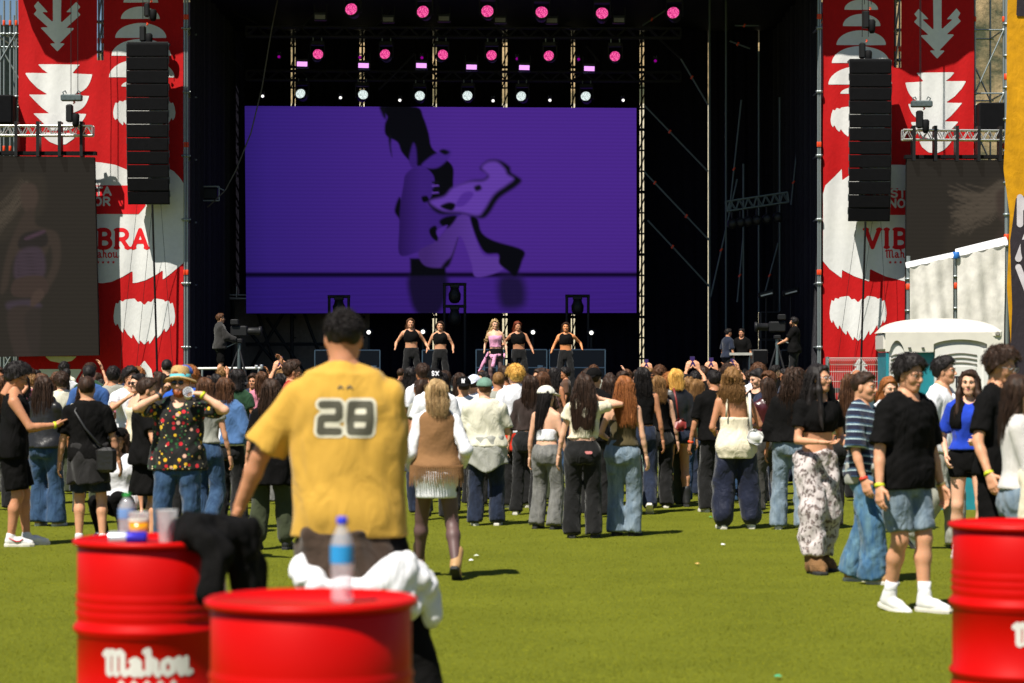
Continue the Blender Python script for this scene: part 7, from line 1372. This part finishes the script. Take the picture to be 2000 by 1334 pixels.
def clone(key, label, px, d, H, face, mats=None, group='packed crowd in front of the stage', drop=()):
    src = TPL[key]['e']; used = src.get('used', 0)
    e = src.copy(); COL.objects.link(e); e.name = 'person'; e.location = (WX(px, d), d, 0); e.rotation_euler = (0, 0, R(face)); e.scale = (H/1.7,)*3
    tag(e, label, 'person', group)
    for c in src.children:
        nm = c.name.split('.')[0]; q = c.copy(); COL.objects.link(q); q.parent = e; q.matrix_parent_inverse = Matrix.Identity(4)
        if mats and nm in mats and mats[nm] is not None:
            for sl_ in q.material_slots: sl_.link = 'OBJECT'; sl_.material = mats[nm]
        for g in c.children:
            r_ = g.copy(); COL.objects.link(r_); r_.parent = q
    SPEC[label] = dict(TPL[key], e=e, k=H/1.7); return e
HAIRS = [('black-haired', HB)]*6+[('dark-haired', HDB)]*9+[('brown-haired', HBR)]*4+[('light-brown-haired', HLB), ('auburn-haired', HAU)]
TOPS = [('black', FB), ('black', FB), ('white', FW), ('cream', CREAMT), ('black', FB), ('grey', FG), ('blue', fabric('crowd blue', (50, 84, 140))), ('red', fabric('crowd red', (160, 30, 34))), ('olive', OLV), ('brown', fabric('crowd brown', (84, 58, 42))), ('pink', fabric('crowd pink', (196, 120, 140))), ('green', GRN), ('black', FB), ('navy', fabric('crowd navy', (24, 32, 58)))]
SKS = [skin(T1), skin(T2), skin(T3), skin(T4)]
ZONES = [(0, 190, 'under the left side screen'), (190, 365, 'before the left banner'), (365, 480, 'below the left camera operator'), (480, 610, 'left of the yellow tee'), (610, 780, 'behind the yellow tee'), (780, 895, 'below the two left dancers'), (895, 990, 'below the singer'), (990, 1120, 'below the right dancers'), (1120, 1250, "under the screen's right end"), (1250, 1420, 'right of the screen'), (1420, 1700, 'below the right camera operator')]
ROWN = ['front fringe', 'first row', 'second row', 'third row', 'fourth row', 'fifth row', 'sixth row', 'seventh row']
used_lab = {}; r2 = random.Random(21)
def crowd_label(sexw, hn, tn, row, px, extra=''):
    zn = [z for a, b, z in ZONES if a <= px < b] or ['at the edge of the crowd']; base = '%s %s in %s top%s, %s, %s' % (hn, sexw, tn, extra, ROWN[row], zn[0])
    used_lab.setdefault(base, []).append(px); n = len(used_lab[base])
    return base if n == 1 else base+(', second from left', ', third from left', ', fourth from left')[min(n-2, 2)]
KEYS = ['m_short', 'm_thick', 'f_long', 'f_wide', 'm_buzz', 'f_curly', 'f_bob', 'f_pony', 'f_long', 'm_thick', 'm_short']
SEXW = {'m': 'man', 'f': 'woman'}; EXW = {'m_face': ' turned sideways', 'f_face': ' turned sideways', 'm_shades': ' and sunglasses', 'f_arm': ' with arm up', 'm_cap': ' and dark cap'}
for row, (d0, sp_) in enumerate(((28.6, .95), (30.4, .66), (32.5, .60), (35.5, .56), (39, .55), (43, .56), (48, .58), (53.0, .6))):
    px = -10+r2.random()*40
    while px < 1590:
        d = d0+r2.uniform(-.7, .7); st_ = sp_*F_PX/d*r2.uniform(.75, 1.3); k = r2.choice(KEYS) if r2.random() > .24 else r2.choice(['m_face', 'f_face', 'm_shades', 'f_arm' if row > 1 else 'm_cap']); hn, hm = r2.choice(HAIRS); tn, tm = r2.choice(TOPS); fc = r2.gauss(0, 24) if not k.endswith(('face', 'shades')) else r2.choice([-1, 1])*r2.uniform(60, 165)
        if 610 < px < 770 or (row == 0 and (1230 < px or 985 < px < 1050)): px += st_; continue
        H = r2.gauss(1.70 if k[0] == 'm' else 1.625, .05); sk = r2.choice(SKS)
        clone(k, crowd_label(SEXW[k[0]], hn, tn, row, px, EXW.get(k, '')), px, d, H, fc, {'hair': hm, 'shirt': tm, 'body': sk, 'trousers': r2.choice([DBK, DBL, DNV, DGR, CARGO])}); px += st_
# singled-out figures in the crowd
BCAP = fabric('blue cap cloth', (30, 78, 170)); CL = 'person in bright blue cap beyond the straw hat'; clone('m_cap', CL, 361, 27, 1.73, -8, {'cap': BCAP, 'cap_brim': BCAP, 'shirt': fabric('crowd royal', (32, 84, 180))})
CL1 = 'man in black cap with white letters behind the blonde in the vest'; e1 = clone('m_cap', CL1, 850, 27.0, 1.69, 4, {'shirt': FW}); CL2 = 'person in black cap with white monogram beside the green cap'; e2 = clone('m_cap', CL2, 906, 28.2, 1.60, 0, {'shirt': FW})
WCP = fabric('white cap', (206, 210, 226)); clone('m_cap', 'person in white cap just behind the green cap', 926, 29.8, 1.62, -25, {'cap': WCP, 'cap_brim': WCP, 'shirt': FW}); clone('m_cap', 'man in dark cap behind the woman with waist-long hair', 1160, 27.6, 1.70, -30, {'shirt': FB})
hc_ = TPL['m_cap']['hc']; hs_ = TPL['m_cap']['hs']
for e_, tx in ((e1, ('S', 'X')), (e2, ('N', 'Y'))):
    for ch in tx: print_obj('cap_logo', FW, e_, -.04, .045, hc_[2]+.04, hc_[2]+.12, .004, lambda U, V: text_sdf(U, V, ch, -.024 if tx[0] == 'N' else (-.045 if ch == 'S' else .0), hc_[2]+.058, .045, .0055), lambda u, v: (u, hc_[1]-.012-.114*math.sqrt(max(.05, 1-((v-hc_[2]-.045)/.10)**2-(u/.096)**2))-.006, v))
def held_phone(label, p, text, tilt=-12, lit=False):
    s = SPEC[label]; e = s['e']; q = Vector(e.location)+Matrix.Rotation(e.rotation_euler.z, 3, 'Z') @ (Vector(p)*s['k']); ph = empty('mobile_phone', q, e.rotation_euler.z); MB().bbox((0, 0, 0), (.078, .010, .155), .004, Matrix.Rotation(R(tilt), 3, 'X')).build('case', BLKM, ph); MB().box((0, -.0065, 0), (.068, .002, .142), Matrix.Rotation(R(tilt), 3, 'X')).build('display', emit('phone display', (.05, .03, .12), .8), ph); tag(ph, text, 'phone', 'phones held up in the crowd')
for i, (px, d, fc, tx) in enumerate(((1358, 36, 2, 'rightmost but two'), (1388, 39, -6, 'purple-lit, beside two raised hands'), (1438, 42, 4, 'below the pale stage table'), (548, 36, 6, 'left of the yellow tee'), (1262, 44, -4, 'just right of the screen edge'))):
    lb = 'person filming the stage with both arms up, phone %s' % ('before the curly-haired woman', 'left of the pale table', 'right of the pale table', 'left of the yellow tee', 'near the screen edge')[i]
    clone('m_arms', lb, px, d, 1.66, fc, {'shirt': [FB, FW, FB, GRN, FB][i]}); held_phone(lb, (0, .40, 1.86), 'phone held up in the crowd, %s' % ('before the curly-haired woman', 'left of the pale table', 'right of the pale table', 'left of the yellow tee', 'near the screen edge')[i])
clone('f_arm', 'woman waving an arm in front of the left banner', 168, 33, 1.64, 10, {'shirt': FW}); clone('f_arm', 'woman with arm raised right of the pale stage table', 1412, 38, 1.66, -8, {'shirt': FB})
S1 = 'man with dark sunglasses looking back before the left banner'; make_person(S1, 250, 29.5, 1.71, face=-150, sex='m', skin_=T1, hair=dict(style='short', m=HB, vol=.03), top=dict(m=FW, sleeve=.7, hem=.5, ease=.02), bottom=dict(m=DBK), hands={'R': (.1, .3, 1.35)}, h=.016, hh=.007); add_glasses(S1)
S2 = 'woman with sunglasses and bare shoulders before the left banner'; make_person(S2, 268, 28.6, 1.64, face=130, sex='f', skin_=T3, hair=dict(style='pony', m=HB, L=.2), top=dict(m=FCR, upto=.75, hem=.5, ease=.02), bottom=dict(m=DBK), h=.016, hh=.007); add_glasses(S2)
for k in list(TPL):                                  # the patterns themselves leave the scene
    e = TPL[k]['e']
    for c in list(e.children):
        for g in list(c.children): bpy.data.objects.remove(g)
        bpy.data.objects.remove(c)
    bpy.data.objects.remove(e)
# =================================================================== barrels and what stands on them
REDB = mat('red barrel enamel', sl((192, 5, 2)), .42, spec=.18, var=.07, scale=3, coat=0); WLOGO = mat('white barrel print', (.62, .60, .56), .5)
def barrel(px, d, label, ox=.024):
    e = empty('drum_barrel', (WX(px, d), d, 0)); r_ = .29; pf = [(r_-.02, 0), (r_+.008, .005), (r_+.010, .02), (r_, .03)]
    for z in (.24, .27, .30): pf += [(r_, z-.02), (r_+.008, z), (r_, z+.014)]
    pf += [(r_, .335), (r_+.014, .350), (r_+.014, .362), (r_, .378), (r_, .628), (r_+.016, .646), (r_+.016, .660), (r_, .678), (r_, .69)]
    for z in (.712, .745, .778): pf += [(r_, z-.018), (r_+.007, z), (r_, z+.014)]
    pf += [(r_, .80), (r_, .965), (r_-.004, .97)]
    MB().lathe(pf, 64, cap=True).build('drum', REDB, e, True)
    MB().lathe([(r_-.006, .972), (r_+.012, .974), (r_+.018, .982), (r_+.018, .994), (r_+.008, 1.0), (r_-.004, .998), (r_-.012, .988), (.001, .986)], 64, cap=False).build('lid', REDB, e, True)
    print_obj('logo', WLOGO, e, -.22+ox, .22+ox, .40, .62, .005, lambda U, V: np.minimum(text_sdf(U, V, 'mahou', -.174+ox, .498, .088, .0118, 1.0, .06), np.min([poly_sdf(U, V, star(-.100+ox+.050*k, .462, .020)) for k in range(5)], axis=0)), lambda u, v: ((r_+.002)*math.sin(u/r_), -(r_+.002)*math.cos(u/r_), v))
    tag(e, label, 'barrel', 'red drum tables'); return e
barrel(608, 7.0, 'red drum with a single water bottle, nearest to us'); barrel(297, 9.5, 'red drum at left with cups, bottle and black jacket'); barrel(1992, 10.5, 'red drum at the right edge', .09)
def plastic(name, col, alpha=.35, rough=.08):
    if name in MATS: return MATS[name]
    m, t, b = nodes(name); N, L = t.nodes, t.links; b.inputs['Base Color'].default_value = (*col, 1); b.inputs['Roughness'].default_value = rough; b.inputs['Alpha'].default_value = alpha; b.inputs['Specular IOR Level'].default_value = .7; MATS[name] = m; return m
CLR = plastic('clear plastic', (.72, .74, .78), .38)
def bottle(px, ybase, d, hgt, capc, labc, label, rr=.033):
    b = W(px, ybase, d); e = empty('water_bottle', (b.x, d, .988)); h_ = hgt
    pf = [(rr*.8, 0), (rr, .012)]+[(rr*(1-.06*(i % 2)), .02+.10*h_*i/2) for i in range(1, 7)]+[(rr, h_*.50), (rr, h_*.68), (rr*.85, h_*.76), (rr*.5, h_*.86), (.0125, h_*.90), (.0125, h_*.93)]
    MB().lathe(sorted(pf, key=lambda q: q[1]), 28).build('body', CLR, e, True)
    MB().lathe([(.0150, h_*.915), (.0155, h_*.92), (.0155, h_*.985), (.013, h_), (.001, h_)], 20).build('cap', mat('cap '+label, sl(capc), .4), e, True)
    MB().lathe([(rr+.0008, h_*.46), (rr+.001, h_*.47), (rr+.001, h_*.66), (rr+.0008, h_*.67)], 28, cap=False).build('label_sleeve', mat('sleeve '+label, sl(labc), .45), e, True)
    tag(e, label, 'bottle')
bottle(668, 1172, 6.95, .247, (40, 60, 210), (40, 150, 215), 'clear water bottle with blue cap on the nearest drum'); bottle(248, 1050, 9.55, .185, (40, 150, 60), (110, 150, 205), 'clear bottle with green cap on the left drum', .034)
def cup(px, d, hgt, fill, label):
    e = empty('plastic_cup', (WX(px, d), d, .988)); MB().lathe([(.030, 0), (.031, .002), (.042, hgt-.002), (.0435, hgt), (.041, hgt-.003), (.030, .004)], 26, cap=False).build('cup', plastic('cup plastic', (.75, .75, .74), .42, .2), e, True)
    if fill: MB().lathe([(.0295, .003), (.039, fill), (.001, fill)], 26).build('beer', mat('beer', sl((226, 150, 20)), .2, var=.1), e, True); MB().lathe([(.0392, fill), (.0400, fill+.012), (.001, fill+.014)], 26).build('foam', mat('foam', (.7, .66, .55), .9), e, True)
    tag(e, label, 'cup')
cup(271, 9.42, .118, .078, 'plastic cup of beer on the left drum'); cup(326, 9.40, .128, 0, 'empty plastic cup on the left drum')
e = empty('drink_can', (WX(250, 9.26), 9.26, .988)); cn = MB().lathe([(.020, -.073), (.026, -.070), (.026, .0), (.026, .066), (.021, .073)], 22); cn.v = [(z, y, x+.026) for x, y, z in cn.v]; cn.build('can', mat('can blue', sl((60, 50, 190)), .3, .4), e, True); c2_ = MB().lathe([(.0263, -.071), (.0265, -.07), (.0265, -.005), (.0263, -.004)], 22, cap=False); c2_.v = [(z, y, x+.026) for x, y, z in c2_.v]; c2_.build('can_band', mat('can silver', (.62, .65, .72), .3, .5), e, True); tag(e, 'silver and blue drink can lying on the left drum', 'can')
# black jacket thrown over the left drum
L0 = Vector((WX(297, 9.5), 9.5, 0)); f_ = Fld((-.02, -.42, .62), (.52, .30, 1.16), .010)
f_.ell((.22, -.05, 1.02), (.17, .20, .075), .04); f_.cone((.20, -.12, 1.04), (.34, -.05, .98), .07, .085, .05); f_.cone((.33, -.10, .98), (.37, -.06, .72), .07, .060, .04); f_.cone((.24, -.27, .99), (.24, -.33, .80), .055, .045, .04); f_.cone((.16, -.20, 1.03), (.26, -.28, .98), .05, .055, .04); f_.cone((.36, .02, .98), (.40, .02, .76), .06, .05, .04)
f_.noise(.010, 28, 16, 5, 6); f_.noise(.006, 50, 24, 8, 4, True); mv = f_.mesh(); jk = obj('black_jacket', mesh_np('black_jacket', smooth_v(*mv), mv[1]), FB); jk.location = L0+Vector((.045, -.01, .06)); jk.scale = (.92, .95, .94); tag(jk, 'black jacket thrown over the left red drum', 'jacket')
# litter on the turf
for i, (px, py, c, lab) in enumerate(((920, 1098, (230, 230, 235), 'white paper scrap near the walking blonde'), (1412, 1067, (225, 225, 220), 'pale paper scrap in the middle of the open turf'), (1388, 1013, (60, 150, 80), 'green scrap by the navy trousers'), (1520, 1327, (60, 160, 110), 'green scrap at the bottom edge'), (1362, 1105, (200, 160, 90), 'tan scrap in the middle of the open turf'), (930, 1089, (215, 220, 200), 'tiny pale scrap beside the white one'))):
    d = DS(py); v = [(-.02, -.015, .016), (.018, -.02, .020), (.024, .014, .017), (.0, .006, .030), (-.018, .018, .019)]; o = obj('litter_scrap', mesh_np('litter', v, [(0, 1, 3), (1, 2, 3), (2, 4, 3), (4, 0, 3)], False), mat('scrap %d' % i, sl(c), .8)); o.location = (WX(px, d), d, 0); o.rotation_euler.z = i*1.1; tag(o, lab, 'litter', 'litter on the turf')
